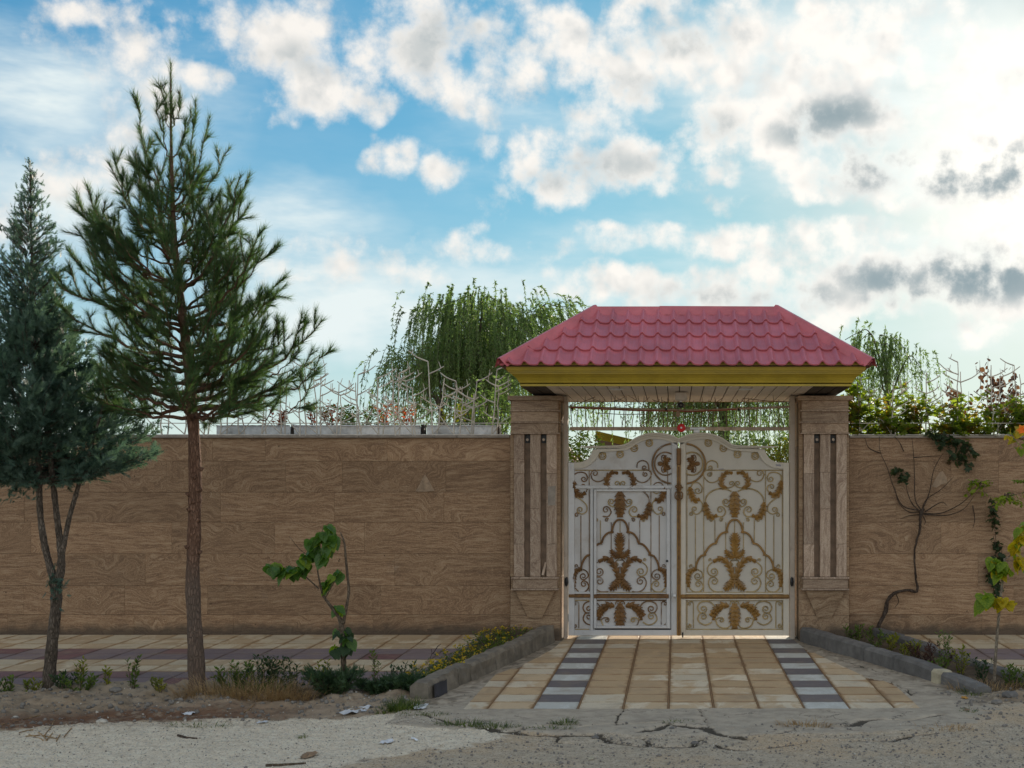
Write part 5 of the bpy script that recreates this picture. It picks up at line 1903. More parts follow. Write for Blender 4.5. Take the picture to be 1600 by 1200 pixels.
# round red disc, receiver box
t = thing('warning_disc', (xpx(1064.5, 15.96), 15.96, zpx(669, 15.96)), 'round red disc fixed to the bar above the gate', 'disc')
q = MB(); x, z = xpx(1064.5, 15.96), zpx(668.6, 15.96)
q.tube([(x, 15.968, z), (x, 15.945, z), (x, 15.93, z), (x, 15.925, z)], [.054, .054, .046, .02], 24); q.build('disc', M['red_disc'], t)
q = MB(); q.tube([(x, 15.9245, z), (x, 15.921, z)], .012, 10); q.build('screw', M['zinc'], t)
t = thing('receiver_box', (xpx(1092, 15.95), 15.95, zpx(671, 15.95)), 'pale grey latch box on the bar above the right gate leaf', 'box')
q = MB(); q.box(xpx(1078, DG), xpx(1102, DG), 15.945, 15.968, zpx(671.5, DG), zpx(668, DG), bev=.003); q.build('plate', M['zinc'], t)
q = MB(); q.box(xpx(1083.5, DG), xpx(1093, DG), 15.93, 15.99, zpx(676.5, DG), zpx(671.7, DG), bev=.004); q.build('bracket', M['zinc'], t)
for px, lab in ((885.2, 'black latch handle on the left gate post'), (1237.2, 'black latch handle on the right gate post')):
    t = thing('latch', (xpx(px, 15.9), 15.9, zpx(910, 15.9)), lab, 'latch')
    x, z = xpx(px, 15.9), zpx(909, 15.9)
    q = MB(); q.tube([(x, 15.918, z + .05), (x, 15.89, z + .04), (x, 15.885, z), (x, 15.89, z - .04), (x, 15.918, z - .05)], [.012, .02, .024, .02, .012], 8); q.build('grip', M['black'], t)
    q = MB(); q.tube([(x - .02, 15.9, z), (x + .02, 15.9, z)], .01, 8); q.build('pivot', M['black'], t)
t = thing('bare_bulb', (xpx(1059.5, 15.8), 15.8, zpx(640, 15.8)), 'small bare bulb hanging below the security camera', 'bulb')
x = xpx(1059.5, 15.8)
q = MB(); q.tube([(x, 15.8, ZS), (x, 15.8, zpx(643, 15.8))], .004, 5); q.build('cable', M['black'], t)
q = MB(); q.tube([(x, 15.8, zpx(642, 15.8)), (x, 15.8, zpx(645, 15.8)), (x, 15.8, zpx(649, 15.8)), (x, 15.8, zpx(652, 15.8))], [.015, .028, .03, .01], 10); q.build('bulb', M['plaster'], t)
# ---------------------------------------------------------------- trees in front of the wall
def needles(segs, dens, ln, wd, ang=(25, 60), jitter=0.3):
    """segs: (a, b, weight) twig pieces -> blades standing off the twig, pointing to its tip"""
    a = np.array([s[0] for s in segs]); b = np.array([s[1] for s in segs])
    L = np.linalg.norm(b - a, axis=1)
    cnt = RNG.poisson(L * dens)
    idx = np.repeat(np.arange(len(segs)), cnt)
    t = RNG.random(len(idx))[:, None]
    pos = a[idx] * (1 - t) + b[idx] * t
    ax = unit(b[idx] - a[idx])
    rd = rand_unit(len(idx))
    rd = unit(rd - ax * np.sum(rd * ax, 1, keepdims=True))
    th = np.radians(RNG.uniform(ang[0], ang[1], len(idx)))[:, None]
    d = ax * np.cos(th) + rd * np.sin(th)
    d[:, 2] += 0.06
    sc = np.stack([np.full(len(idx), wd) * RNG.uniform(.7, 1.3, len(idx)), ln * RNG.uniform(.65, 1.2, len(idx)), np.ones(len(idx))], 1)
    return scatter(BLADE_V, BLADE_F, pos, d, rand_unit(len(idx)), sc)


def bez(a, b, c, n):
    return [a * (1 - t) ** 2 + b * 2 * t * (1 - t) + c * t * t for t in np.linspace(0, 1, n)]


def build_pine():
    D0 = 12.0
    gzv = gz(xpx(309, D0), D0)
    t = thing('pine_tree', (xpx(309, D0), D0, gzv), 'tall young pine with bare lower trunk standing in the dirt strip', 'tree')
    tp = [(309, 1075, .086), (306, 1020, .074), (303, 960, .066), (301, 900, .064), (303, 850, .062), (304, 800, .060), (305, 760, .057), (303, 680, .052), (297, 600, .046), (291, 540, .043), (284, 480, .037), (278, 430, .031), (273, 380, .026), (270, 320, .020), (268, 250, .014), (267, 180, .009), (267, 100, .005)]
    pts = [np.array(P(u, v, D0)) for u, v, _ in tp]
    pts[0][2] = gzv - 0.12
    rads = [r for *_, r in tp]
    fine = crom([tuple(p) + (r,) for p, r in zip(pts, rads)], 6)
    rr = random.Random(2)
    b = MB()
    b.tube([f[:3] for f in fine], [f[3] * (1 + rr.uniform(-.07, .09)) for f in fine], 12)
    # knots and stubs of shed branches
    for v in (735, 752, 768, 776, 790, 800, 812, 858, 864):
        i = min(range(len(fine)), key=lambda k: abs(fine[k][2] - zpx(v, D0)))
        c = np.array(fine[i][:3]); a = rr.uniform(-2.6, .4)
        d = np.array([math.cos(a), -abs(math.sin(a)), .35])
        b.tube([c + d * fine[i][3] * .6, c + d * (fine[i][3] + .012), c + d * (fine[i][3] + .03)], [.028, .02, .007], 6)
    b.build('trunk', M['pine_bark'], t, smooth=True)

    def trunk_at(v):
        z = zpx(v, D0)
        i = min(range(len(fine)), key=lambda k: abs(fine[k][2] - z))
        return np.array(fine[i][:3]), fine[i][3]
    limbs = MB()
    segs = []

    def limb(start, r0, tip, sag=0.0, nsec=7, twig=0.34, bare=0.22):
        start, tip = np.array(start), np.array(tip)
        v = tip - start
        Lh = math.hypot(v[0], v[1])
        ctrl = start + np.array([v[0] * .62, v[1] * .62, v[2] * .22 - sag])
        path = bez(start, ctrl, tip, 12)
        path = [p + RNG.normal(size=3) * .012 for p in path]
        n = len(path)
        limbs.tube(path, [max(.0035, r0 * (1 - .85 * i / (n - 1))) for i in range(n)], 5)
        Ltot = np.linalg.norm(v)
        for i in range(1, n - 1):
            tt = i / (n - 1)
            if tt > 0.42:
                segs.append((path[i], path[i + 1]))
        if tip[2] > zpx(262, D0): nsec, twig = 5, .19
        ns = max(2, int(nsec * Ltot))
        for k in range(ns):
            tt = bare + (1 - bare) * (k + rr.random() * .8) / ns * .96
            i = min(n - 2, int(tt * (n - 1)))
            p = path[i]
            ax = unit(path[i + 1] - path[i])
            sd = unit(np.cross(ax, RNG.normal(size=3)))
            up = np.array([0, 0, 1.0])
            d = unit(ax * .75 + sd * rr.uniform(.4, .95) + up * rr.uniform(.15, .6))
            Ls = twig * rr.uniform(.6, 1.25) * (1.15 - .5 * tt)
            q = bez(p, p + d * Ls * .5, p + d * Ls + up * Ls * rr.uniform(.1, .3), 5)
            limbs.tube(q, [.0055, .005, .0045, .004, .003], 4)
            for a_, c_ in zip(q[:-1], q[1:]):
                segs.append((a_, c_))
            # side shoots
            for _ in range(rr.randint(1, 3)):
                m = q[rr.randint(1, 3)]
                d2 = unit(d + RNG.normal(size=3) * .55 + up * .3)
                e = m + d2 * Ls * rr.uniform(.3, .55)
                limbs.tube([m, (m + e) / 2 + up * .01, e], [.004, .0035, .0025], 4)
                segs.append((m, e))
    # branches that draw the silhouette: (trunk row, tip x, tip y, depth offset)
    for v, u, w, dd in [
        (318, 224, 160, -.15), (318, 302, 155, .1), (330, 332, 188, -.1), (330, 342, 222, .2), (330, 203, 195, .2), (250, 250, 150, -.1), (255, 288, 160, .15), (200, 258, 128, 0), (205, 279, 140, .05),
        (405, 166, 232, .1), (400, 192, 268, -.3), (410, 345, 292, .25), (385, 240, 235, -.2), (390, 300, 250, .3),
        (455, 112, 305, .1), (450, 150, 330, -.4), (455, 352, 296, .3), (455, 388, 280, -.2), (440, 215, 300, .5),
        (505, 100, 395, .2), (500, 106, 448, -.3), (505, 396, 362, .3), (500, 416, 398, -.3), (520, 428, 432, .2), (500, 180, 380, -.6),
        (560, 122, 490, -.2), (570, 150, 470, .5), (570, 436, 528, .1), (560, 390, 460, .6), (560, 370, 480, -.6),
        (612, 498, 500, .1), (615, 150, 590, .1), (620, 190, 560, -.5), (610, 430, 510, -.35), (625, 380, 560, .6),
        (640, 175, 640, .2), (645, 225, 610, -.6), (645, 420, 610, .2), (648, 400, 640, -.5), (640, 470, 560, .35)]:
        s, r = trunk_at(v)
        tip = np.array(P(u, w, D0)) + np.array([0, dd, 0])
        limb(s, r * .52, tip, sag=.05)
    # the long low bough on the right carries its own shoots
    base = np.array(P(400, 600, D0))
    for (u, w) in ((438, 505), (505, 548), (470, 530), (490, 588), (450, 600)):
        limb(np.array(P(u - 50, w + 60, D0)), .008, np.array(P(u, w, D0)), nsec=6, twig=.22, bare=.3)
    # inner branches all round
    for v, L in ((648, 1.0), (630, 1.1), (600, 1.1), (575, 1.05), (545, 1.05), (515, 1.0), (480, .95), (450, .9), (415, .75), (380, .62), (340, .48), (300, .38)):
        s, r = trunk_at(v)
        a0 = rr.random() * 6
        nb_ = 5 if v > 430 else 4
        for k in range(nb_):
            a = a0 + k * 6.283 / nb_ + rr.uniform(-.3, .3)
            l = L * rr.uniform(.55, .95)
            tip = s + np.array([math.cos(a) * l, math.sin(a) * l, l * rr.uniform(.45, .9) if v < 560 else l * rr.uniform(.12, .55)])
            limb(s, r * .42, tip, sag=.03)
    # crown leader
    for k in range(7):
        a_, c_ = fine[-1 - 3 * k][:3], fine[-4 - 3 * k][:3]
        segs.append((np.array(c_), np.array(a_)))
    limbs.build('branches', M['pine_bark'], t, smooth=True)
    v, f = needles(segs, 640, .108, .0031, (10, 42))
    o = mesh_np('crown', v, f, M['pine'], t)
    # brown cones and dead clumps inside the crown
    for (u, w) in ((235, 450), (225, 420), (262, 385)):
        q = MB()
        c = P(u, w, D0 - .1)
        q.tube([c, c + Vector((0.01, 0, -.02)), c + Vector((.015, 0, -.05)), c + Vector((.02, 0, -.085))], [.012, .028, .026, .006], 8)
        q.build('cone', M['brown_leaf'], t, smooth=True)


build_pine()


def sprig():
    """flat feathery cypress spray made of slim blades, 1 unit long"""
    vs, fs = [], []
    def blade(x, y, ang, l, w):
        b = len(vs)
        c, s = math.cos(ang), math.sin(ang)
        vs.extend([(x - w * c, y + w * s, .0), (x + w * c, y - w * s, 0.0), (x + l * s, y + l * c, random.uniform(-.08, .08))])
        fs.append((b, b + 1, b + 2))
    blade(0, 0, 0, 1.0, .045)
    for i in range(6):
        y = .12 + .14 * i
        for sg in (-1, 1):
            blade(0, y + random.uniform(-.04, .04), sg * random.uniform(.55, .95), (.46 - .05 * i) * random.uniform(.8, 1.2), .05)
    return vs, fs


def build_cypress():
    D0 = 12.05
    gzv = gz(xpx(76, D0), D0)
    t = thing('cypress_tree', (xpx(76, D0), D0, gzv), 'blue green cypress with forked pale trunk at the left edge', 'tree')
    stems = [
        [(75, 1080, .062), (82, 1000, .055), (88, 940, .052), (86, 905, .052)],
        [(87, 915, .038), (74, 870, .033), (66, 830, .031), (62, 790, .029), (61, 745, .027), (58, 660, .024), (52, 560, .018), (48, 430, .012)],
        [(88, 920, .042), (96, 885, .034), (94, 850, .031), (88, 800, .029), (82, 745, .027), (72, 660, .022), (58, 540, .018), (50, 400, .011), (48, 320, .007), (46, 250, .003)],
        [(93, 885, .028), (100, 850, .026), (108, 810, .024), (118, 775, .022), (127, 745, .020), (145, 690, .016), (165, 620, .010)]]
    b = MB()
    for st in stems:
        fine = crom([tuple(P(u, v, D0)) + (r,) for u, v, r in st], 6)
        b.tube([f[:3] for f in fine], [f[3] * random.uniform(.9, 1.1) for f in fine], 10)
    b.build('trunk', M['bark'], t, smooth=True)
    # crown outline: row -> centre, half width (in photo pixels)
    rows = [(248, 47, 1), (290, 47, 12), (330, 46, 30), (380, 44, 44), (430, 43, 56), (480, 44, 72), (520, 44, 90), (560, 42, 100), (600, 40, 142), (640, 38, 175), (680, 40, 188), (715, 42, 170), (745, 45, 120), (765, 40, 60)]
    rv = np.array([r[0] for r in rows]); rc = np.array([r[1] for r in rows]); rw = np.array([r[2] for r in rows])
    pos, fwd, sc = [], [], []
    br = MB()
    segn = 0
    rr = random.Random(9)
    k = D0 / F
    for i in range(960):
        # a shoot from near the axis out to the shell
        q = rr.random() ** 0.75
        v = 255 + q * 500
        w = float(np.interp(v, rv, rw)) * k
        c = float(np.interp(v, rv, rc))
        az = rr.uniform(0, 2 * math.pi)
        lump = 0.80 + 0.25 * math.sin(az * 3 + v * .02) + rr.uniform(-.22, .18)
        out = w * lump
        tip = np.array(P(c, v, D0)) + np.array([math.cos(az) * out, math.sin(az) * out * .9, 0])
        rise = (0.55 * out + .05) if v < 640 else (0.25 * out)
        root = np.array(P(c, min(v + rise / k, 745), D0)) + np.array([math.cos(az) * out * .12, math.sin(az) * out * .12, 0])
        path = bez(root, (root * .45 + tip * .55) + np.array([0, 0, -.12 * out]), tip, 7)
        if i % 2 == 0:
            br.tube(path, [.006, .0055, .005, .0045, .004, .003, .002], 4)
        L = np.linalg.norm(tip - root)
        n = int(5 + L * 20)
        if v < 470: n = int(n * (.16 + .75 * max(0, v - 270) / 200)) + 2
        for j in range(n):
            tt = (0.25 + .75 * rr.random() ** .7)
            a = tt * 6; ii = min(5, int(a)); f = a - ii
            p = path[ii] * (1 - f) + path[ii + 1] * f
            ax = unit(path[ii + 1] - path[ii])
            d = unit(ax * .8 + RNG.normal(size=3) * .5 + np.array([0, 0, .25]))
            pos.append(p + RNG.normal(size=3) * .02); fwd.append(d); sc.append((.085 + .05 * rr.random()) * (0.62 if v < 480 else 1.0))
    br.build('branches', M['bark'], t)
    pos, fwd, sc = np.array(pos), np.array(fwd), np.array(sc)
    parts = []
    for s in range(3):
        tv, tf = sprig()
        m = np.arange(len(pos)) % 3 == s
        parts.append(scatter(tv, tf, pos[m], fwd[m], rand_unit(m.sum()), sc[m]))
    v, f = cat_mesh(parts)
    mesh_np('crown', v, f, M['cypress'], t)
    # tufts sprouting at the fork
    pos = np.array([np.array(P(88 + rr.gauss(0, 9), 915 + rr.gauss(0, 12), D0 - .05)) for _ in range(60)] + [np.array(P(25 + rr.gauss(0, 12), 768 + rr.gauss(0, 8), D0 - .1)) for _ in range(50)])
    tv, tf = sprig()
    v, f = scatter(tv, tf, pos, RNG.normal(size=(len(pos), 3)) + np.array([0, 0, .4]), rand_unit(len(pos)), RNG.uniform(.05, .09, len(pos)))
    mesh_np('trunk_tuft', v, f, M['cypress'], t)


build_cypress()


# ---------------------------------------------------------------- willows beyond the wall
def willow(label, D0, base_px, arcs, dens, hang, seed, leaf=0.072, lean=0.0, trunk_r=.16, dark=False, spread=1.5, more=2.2):
    """arcs: drooping limbs ((x,y) px start, peak, end, depth offset, hang length)"""
    rr = random.Random(seed)
    bp = P(base_px[0], base_px[1], D0)
    t = thing('willow_tree', (bp.x, bp.y, 0.0), label, 'tree')
    b = MB()
    sb = MB()
    pos, fwd, sc = [], [], []
    hub = np.array(P(base_px[0], base_px[1], D0))
    b.tube([(bp.x, bp.y, -0.2), (bp.x + .05, bp.y, hub[2] * .5), tuple(hub)], [trunk_r * 1.2, trunk_r, trunk_r * .8], 10)
    for (s, pk, e, dd, hl, n) in arcs:
        off = np.array([0, dd, 0])
        a = np.array(P(*s, D0)) + off * .2
        m = np.array(P(*pk, D0)) + off
        c = np.array(P(*e, D0)) + off * 1.2
        b.tube(bez(hub, (hub + a) / 2 + np.array([0, 0, .3]), a, 5), [trunk_r * .5, trunk_r * .36, trunk_r * .3, trunk_r * .24, trunk_r * .2], 6)
        path = crom([tuple(a), tuple((a + m) / 2 + np.array([0, 0, .12 * abs(m[2] - a[2])])), tuple(m), tuple((m + c) / 2 + np.array([0, 0, .18 * abs(m[2] - c[2])])), tuple(c)], 8)
        path = [np.array(p) for p in path]
        b.tube(path, [max(.007, trunk_r * .2 * (1 - i / len(path))) for i in range(len(path))], 5)
        for k in range(int(n * more)):
            i = rr.randint(4, len(path) - 1)
            p = path[i] + RNG.normal(size=3) * np.array([.22, .5 * spread, .10])
            L = hl * rr.uniform(.45, 1.1)
            # strand: leaves the limb outward and falls
            o = unit(path[i] - hub) * np.array([1, 1, 0]) * rr.uniform(.10, .62)
            q0, q1, q2 = p, p + o + np.array([0, 0, rr.uniform(.02, .22)]), p + o * 1.35 + np.array([rr.uniform(-.08, .08), rr.uniform(-.1, .1), -L])
            st = bez(q0, q1, q2, 8)
            if rr.random() < .5:
                sb.tube(st, [.005, .004, .004, .003, .003, .003, .002, .002], 3, cap=False)
            m_ = int(L * dens)
            for j in range(m_):
                tt = rr.random() * 7
                ii = min(6, int(tt)); f = tt - ii
                pp = st[ii] * (1 - f) + st[ii + 1] * f
                ax = unit(st[ii + 1] - st[ii])
                d = unit(ax + RNG.normal(size=3) * .42)
                pos.append(pp); fwd.append(d); sc.append((leaf * .24, leaf * rr.uniform(.7, 1.25), leaf))
    b.build('trunk', M['bark'], t, smooth=True)
    props(sb.build('hanging_twigs', M['bark'], t, fix=False), kind='stuff')
    tv = [(0, 0, 0), (-.5, .45, 0), (0, 1, 0), (.5, .45, 0)]
    v, f = scatter(tv, [(0, 3, 2, 1)], np.array(pos), np.array(fwd), rand_unit(len(pos)), np.array(sc))
    mesh_np('crown', v, f, M['willow'], t)
    return t


DW = 25.0
rw = random.Random(77)
arcs = []
for (s, pk, e, hl, n) in [
    ((735, 600), (730, 478), (668, 490), 1.5, 34), ((735, 590), (745, 470), (700, 482), 1.9, 40), ((745, 590), (765, 474), (810, 492), 1.9, 40),
    ((740, 600), (705, 510), (656, 555), 1.3, 34), ((760, 600), (800, 500), (848, 540), 1.5, 34), ((780, 600), (850, 478), (884, 480), 1.2, 30), ((780, 590), (835, 492), (862, 505), 1.6, 34),
    ((740, 620), (740, 520), (690, 560), 1.6, 44), ((760, 620), (790, 540), (830, 580), 1.5, 44), ((750, 610), (760, 530), (775, 560), 1.7, 44), ((720, 620), (690, 540), (672, 600), 1.1, 30),
    ((770, 620), (850, 560), (900, 600), 1.2, 34), ((700, 610), (720, 490), (682, 515), 1.6, 34), ((760, 600), (772, 485), (790, 505), 1.8, 36)]:
    arcs.append((s, pk, e, rw.uniform(-1.2, 1.2), hl, n))
willow('big green weeping willow with a tall rounded crown left of the canopy', DW, (760, 640), arcs, 80, 1, 5)
arcs = [((670, 620), (645, 556), (603, 575), .2, 1.35, 26), ((680, 620), (650, 562), (622, 568), -.4, 1.4, 24), ((690, 620), (665, 556), (640, 566), .5, 1.4, 24), ((690, 630), (680, 560), (690, 580), .1, 1.2, 20)]
willow('thin willow with bare hanging strands beside the big willow', 24.0, (690, 650), arcs, 30, 1, 6, trunk_r=.09, leaf=.085, spread=.4, more=1.6)
arcs = []
for (s, pk, e, hl, n) in [
    ((1385, 600), (1352, 520), (1316, 535), 1.0, 8), ((1385, 600), (1365, 518), (1340, 540), 1.2, 24), ((1385, 590), (1375, 524), (1405, 540), 1.2, 30), ((1390, 600), (1400, 525), (1432, 565), 1.0, 22),
    ((1385, 610), (1380, 540), (1395, 570), 1.2, 34), ((1380, 610), (1360, 545), (1350, 580), 1.1, 30), ((1395, 610), (1415, 560), (1436, 590), .8, 14)]:
    arcs.append((s, pk, e, rw.uniform(-.5, .5), hl * .95, n))
willow('small weeping willow rising behind the right wall beside the red roof', 24.0, (1388, 650), arcs, 60, 1, 8, leaf=.075, trunk_r=.1, spread=.5, more=1.15)
arcs = []
for (s, pk, e, hl, n) in [
    ((1120, 600), (1085, 520), (1045, 600), 2.0, 60), ((1130, 600), (1120, 530), (1090, 590), 2.0, 60), ((1140, 600), (1150, 530), (1160, 600), 2.0, 50), ((1150, 610), (1190, 550), (1215, 620), 1.9, 46), ((1150, 610), (1220, 560), (1240, 630), 1.8, 30), ((1110, 610), (1065, 570), (1052, 620), 1.8, 46)]:
    arcs.append((s, pk, e, rw.uniform(-.6, .6), hl, n))
willow('dense willow seen through the gap above the gate leaves', 23.0, (1130, 660), arcs, 60, 1, 9, trunk_r=.13, spread=.6)
arcs = [((880, 560), (905, 545), (930, 580), .1, 1.25, 20), ((880, 560), (920, 548), (950, 590), -.2, .95, 14), ((870, 560), (895, 556), (905, 600), .3, 1.0, 18)]
willow('wispy willow strands hanging into the top left of the gate opening', 22.0, (868, 620), arcs, 40, 1, 10, trunk_r=.08, leaf=.085, spread=.3, more=1.2)
# ---------------------------------------------------------------- behind and on top of the wall
ZC = COURSES[-1] + 0.03       # top of the coping


def spike_branch(b, x, y, z, h, rr, lean=0.0, arms=4):
    """steel bar bent like a bare twig, with short prongs"""
    n = 6
    pts = [np.array([x + lean * (k / n) + rr.uniform(-.012, .012), y + rr.uniform(-.01, .01), z + h * k / n]) for k in range(n + 1)]
    b.tube(pts, [.0105 - .0008 * k for k in range(n + 1)], 5)
    for k in range(arms):
        i = rr.randint(2, n)
        sg = rr.choice((-1, 1))
        p = pts[i]
        l = rr.uniform(.10, .26)
        q = [p, p + np.array([sg * l * .55, rr.uniform(-.03, .03), l * .22]), p + np.array([sg * l, rr.uniform(-.05, .05), l * .55])]
        b.tube(crom([tuple(x_) for x_ in q], 3), [.008, .008, .0075, .007, .0065, .006, .005], 4)
        if rr.random() < .8:
            m = q[1] * .4 + q[2] * .6
            b.tube([m, m + np.array([sg * -.01 + rr.uniform(-.02, .02), 0, rr.uniform(.06, .11)])], [.005, .003], 4)


def guard(label, x0, x1, seed, hmin, hmax, step, group=None):
    rr = random.Random(seed)
    t = thing('wall_spike_guard', ((x0 + x1) / 2, 16.1, ZC), label, 'spike fence')
    for z in (ZC + .012, ZC + .16):
        q = MB(); q.tube([(x0, 16.02, z), (x1, 16.02, z)], .006 if z > ZC + .1 else .008, 5); q.build('rail', M['twig_steel'], t)
    x = x0 + .1
    while x < x1 - .05:
        b = MB()
        y = 16.0 + rr.uniform(-.02, .12)
        h = rr.uniform(hmin, hmax)
        spike_branch(b, x, y, ZC, h, rr, rr.uniform(-.08, .08), 5)
        spike_branch(b, x + rr.uniform(.03, .07), y + .02, ZC, h * rr.uniform(.6, 1.0), rr, rr.uniform(-.1, .12), 4)
        # a low slanting companion
        l = rr.uniform(.2, .4) * rr.choice((-1, 1))
        b.tube([(x, y, ZC + .02), (x + l * .5, y, ZC + .18), (x + l, y + .02, ZC + .36 * rr.uniform(.7, 1.2))], [.007, .006, .004], 4)
        b.build('spike', M['twig_steel'], t)
        x += step * rr.uniform(.8, 1.2)
    return t


guard('pale twig-shaped steel spikes along the top of the left wall', xpx(240, 16), xpx(795, 16), 3, .62, .95, .235)
guard('pale twig-shaped steel spikes among the vine on the right wall', xpx(1330, 16), xpx(1700, 16), 5, .6, .98, .38)

# zinc troughs standing behind the coping
for a, c, lab in ((340, 455, 'battered zinc planter trough behind wall top near the pine'), (461, 658, 'long dented zinc planter trough on the wall top, middle one'), (668, 776, 'bright zinc planter trough on the wall top beside the left gate pillar')):
    x0, x1 = xpx(a, 16.35), xpx(c, 16.35)
    t = thing('planter_trough', ((x0 + x1) / 2, 16.4, ZC), lab, 'planter')
    bm = bmesh.new()
    n = 18
    z0, z1 = zpx(679, 16.35), zpx(664.5, 16.35)
    rr = random.Random(a)
    rows = []
    for zz, yo in ((z0, 0.0), ((z0 + z1) / 2, -.004), (z1 - .012, 0.0), (z1 - .01, -.018), (z1, -.018), (z1, .0)):
        rows.append([bm.verts.new((x0 + (x1 - x0) * k / n, 16.31 + yo + rr.uniform(-.008, .008), zz + rr.uniform(-.004, .004))) for k in range(n + 1)])
    for r0, r1 in zip(rows[:-1], rows[1:]):
        for k in range(n):
            bm.faces.new((r0[k], r0[k + 1], r1[k + 1], r1[k]))
    q = MB(); q.bm(bm); q.build('front_sheet', M['zinc'], t, smooth='auto')
    q = MB(); q.box(x0, x0 + .01, 16.32, 16.62, z0, z1 - .02); q.box(x1 - .01, x1, 16.32, 16.62, z0, z1 - .02); q.box(x0, x1, 16.61, 16.62, z0, z1 - .02); q.box(x0 + .012, x1 - .012, 16.33, 16.6, z0, z1 - .05); q.build('box', M['zinc'], t)
    q = MB(); q.box(x1 + .005, x1 + .04, 16.33, 16.5, z0 - .02, z1 + .012); q.build('end_post', M['soffit_dark'], t)
# ledge that carries the troughs, behind the left wall
q = MB(); q.box(-11.4, PL0 - .05, 16.23, 16.75, 1.9, zpx(680, 16.35)); o = q.build('planter_ledge', M['core'], None, off=(-6.5, 16.5, 1.9)); props(o, kind='structure')
q = MB(); q.box(PR1 + .05, 7.6, 16.23, 16.9, 1.9, ZC - .05); o = q.build('planter_ledge', M['core'], None, off=(5, 16.5, 1.9)); props(o, kind='structure')


def leafy(name, label, cat, base, stems, leafn, lsize, mat_, stem_mat='twig', seed=0, group=None, spread=.06, along=(.15, 1.0), droop=0.0, tv=LEAF_V, tf=LEAF_F, stemr=.006, crown='foliage', wide=1.0, extra=None):
    """plant: stems are 3D polylines; leaves sit round them"""
    rr = random.Random(seed)
    t = thing(name, base, label, cat, group)
    b = MB()
    pos, fwd, sc = [], [], []
    for st in stems:
        st = [np.array(p, float) for p in st]
        path = [np.array(p) for p in crom([tuple(p) for p in st], 5)] if len(st) > 2 else st
        n = len(path)
        b.tube(path, [stemr * (1 - .6 * i / max(1, n - 1)) for i in range(n)], 5)
        m = max(3, int(leafn * rr.uniform(.75, 1.25)))
        for k in range(m):
            tt = (along[0] + (along[1] - along[0]) * ((k + rr.random()) / m)) * (n - 1)
            i = min(n - 2, int(tt)); f = tt - i
            p = path[i] * (1 - f) + path[i + 1] * f
            ax = unit(path[i + 1] - path[i])
            a = rr.uniform(0, 2 * math.pi)
            rd = np.array([math.cos(a), math.sin(a), rr.uniform(-.3, .5)])
            d = unit(rd + ax * .5 + np.array([0, 0, -droop]))
            pos.append(p + d * rr.uniform(0, spread)); fwd.append(d)
            s = lsize * rr.uniform(.6, 1.25)
            sc.append((s * wide, s, s))
    b.build('stems', M[stem_mat], t)
    up = np.array([0, 0, 1.0]) + RNG.normal(size=(len(pos), 3)) * .5
    v, f = scatter(tv, tf, np.array(pos), np.array(fwd), up, np.array(sc))
    mesh_np(crown, v, f, M[mat_], t)
    return t


def stems_up(base, n, h, sp, rr, bend=.1, fan=None):
    out = []
    for k in range(n):
        a = rr.uniform(0, 2 * math.pi); r = sp * math.sqrt(rr.random())
        p0 = np.array(base) + np.array([math.cos(a) * r * .25, math.sin(a) * r * .25, -.03])
        hh = h * rr.uniform(.6, 1.0)
        p2 = np.array(base) + np.array([math.cos(a) * r, math.sin(a) * r, hh])
        p1 = (p0 + p2) / 2 + np.array([math.cos(a) * r * .1 + rr.uniform(-bend, bend) * .4, rr.uniform(-bend, bend) * .4, hh * .1])
        out.append([p0, p1, p2])
    return out


ROUND_V = [(0, 0, 0), (-.42, .30, .04), (-.36, .68, .02), (0, 1, -.06), (.36, .68, .02), (.42, .30, .04), (0, .5, -.05)]
ROUND_F = [(0, 6, 1), (1, 6, 2), (2, 6, 3), (3, 6, 4), (4, 6, 5), (5, 6, 0)]
# lobed vine leaf
LOBE_V = [(0, 0, 0), (-.30, -.10, .03), (-.55, .22, .05), (-.30, .36, .0), (-.38, .72, .03), (-.12, .66, -.01), (0, 1, -.06), (.12, .66, -.01), (.38, .72, .03), (.30, .36, 0), (.55, .22, .05), (.30, -.10, .03), (0, .42, -.05)]
LOBE_F = [(12, k, k + 1) for k in range(0, 11)] + [(12, 11, 0)]

rr = random.Random(31)
# red-leaved plants and low green ones growing in the troughs
for px, h, lab, mk in [(432, .26, 'small plant with red autumn leaves in the trough nearest the pine', 'redleaf'), (492, .34, 'red-leaved plant at the left end of the middle trough', 'redleaf'), (518, .30, 'red-leaved plant growing left of centre in the middle trough', 'redleaf'),
                       (602, .36, 'bushy red-leaved plant behind the thin willow strands', 'redleaf'), (640, .32, 'red-leaved plant at the right end of the middle trough', 'redleaf'), (702, .30, 'low yellow-green plant in the bright zinc trough', 'shrub_y'), (738, .40, 'green plant growing at the right end of bright zinc trough', 'vine')]:
    base = P(px, 668, 16.45)
    leafy('trough_plant', lab, 'plant', base, stems_up(base, 6, h, .22, rr), 20, .055, mk, 'vine_bark', px, 'plants in the zinc troughs', .03)
# pale dry clump
base = P(715, 660, 16.5)
# tall shrubs behind the left wall next to the pillar
for px, py, h, sp, D, mk, lab in [(775, 690, .90, .32, 16.9, 'willow', 'olive green shrub behind the wall just left of the gate pillar'), (742, 690, .5, .3, 17.2, 'willow', 'low shrub behind bright zinc trough under the big willow'),
                              (560, 690, .5, .5, 17.5, 'shrub', 'low green shrub behind the middle of left wall')]:
    base = P(px, py, D)
    leafy('garden_shrub', lab, 'shrub', base, stems_up(base, 16, h, sp, rr), 46, .06, mk, 'twig', px, None, .05)
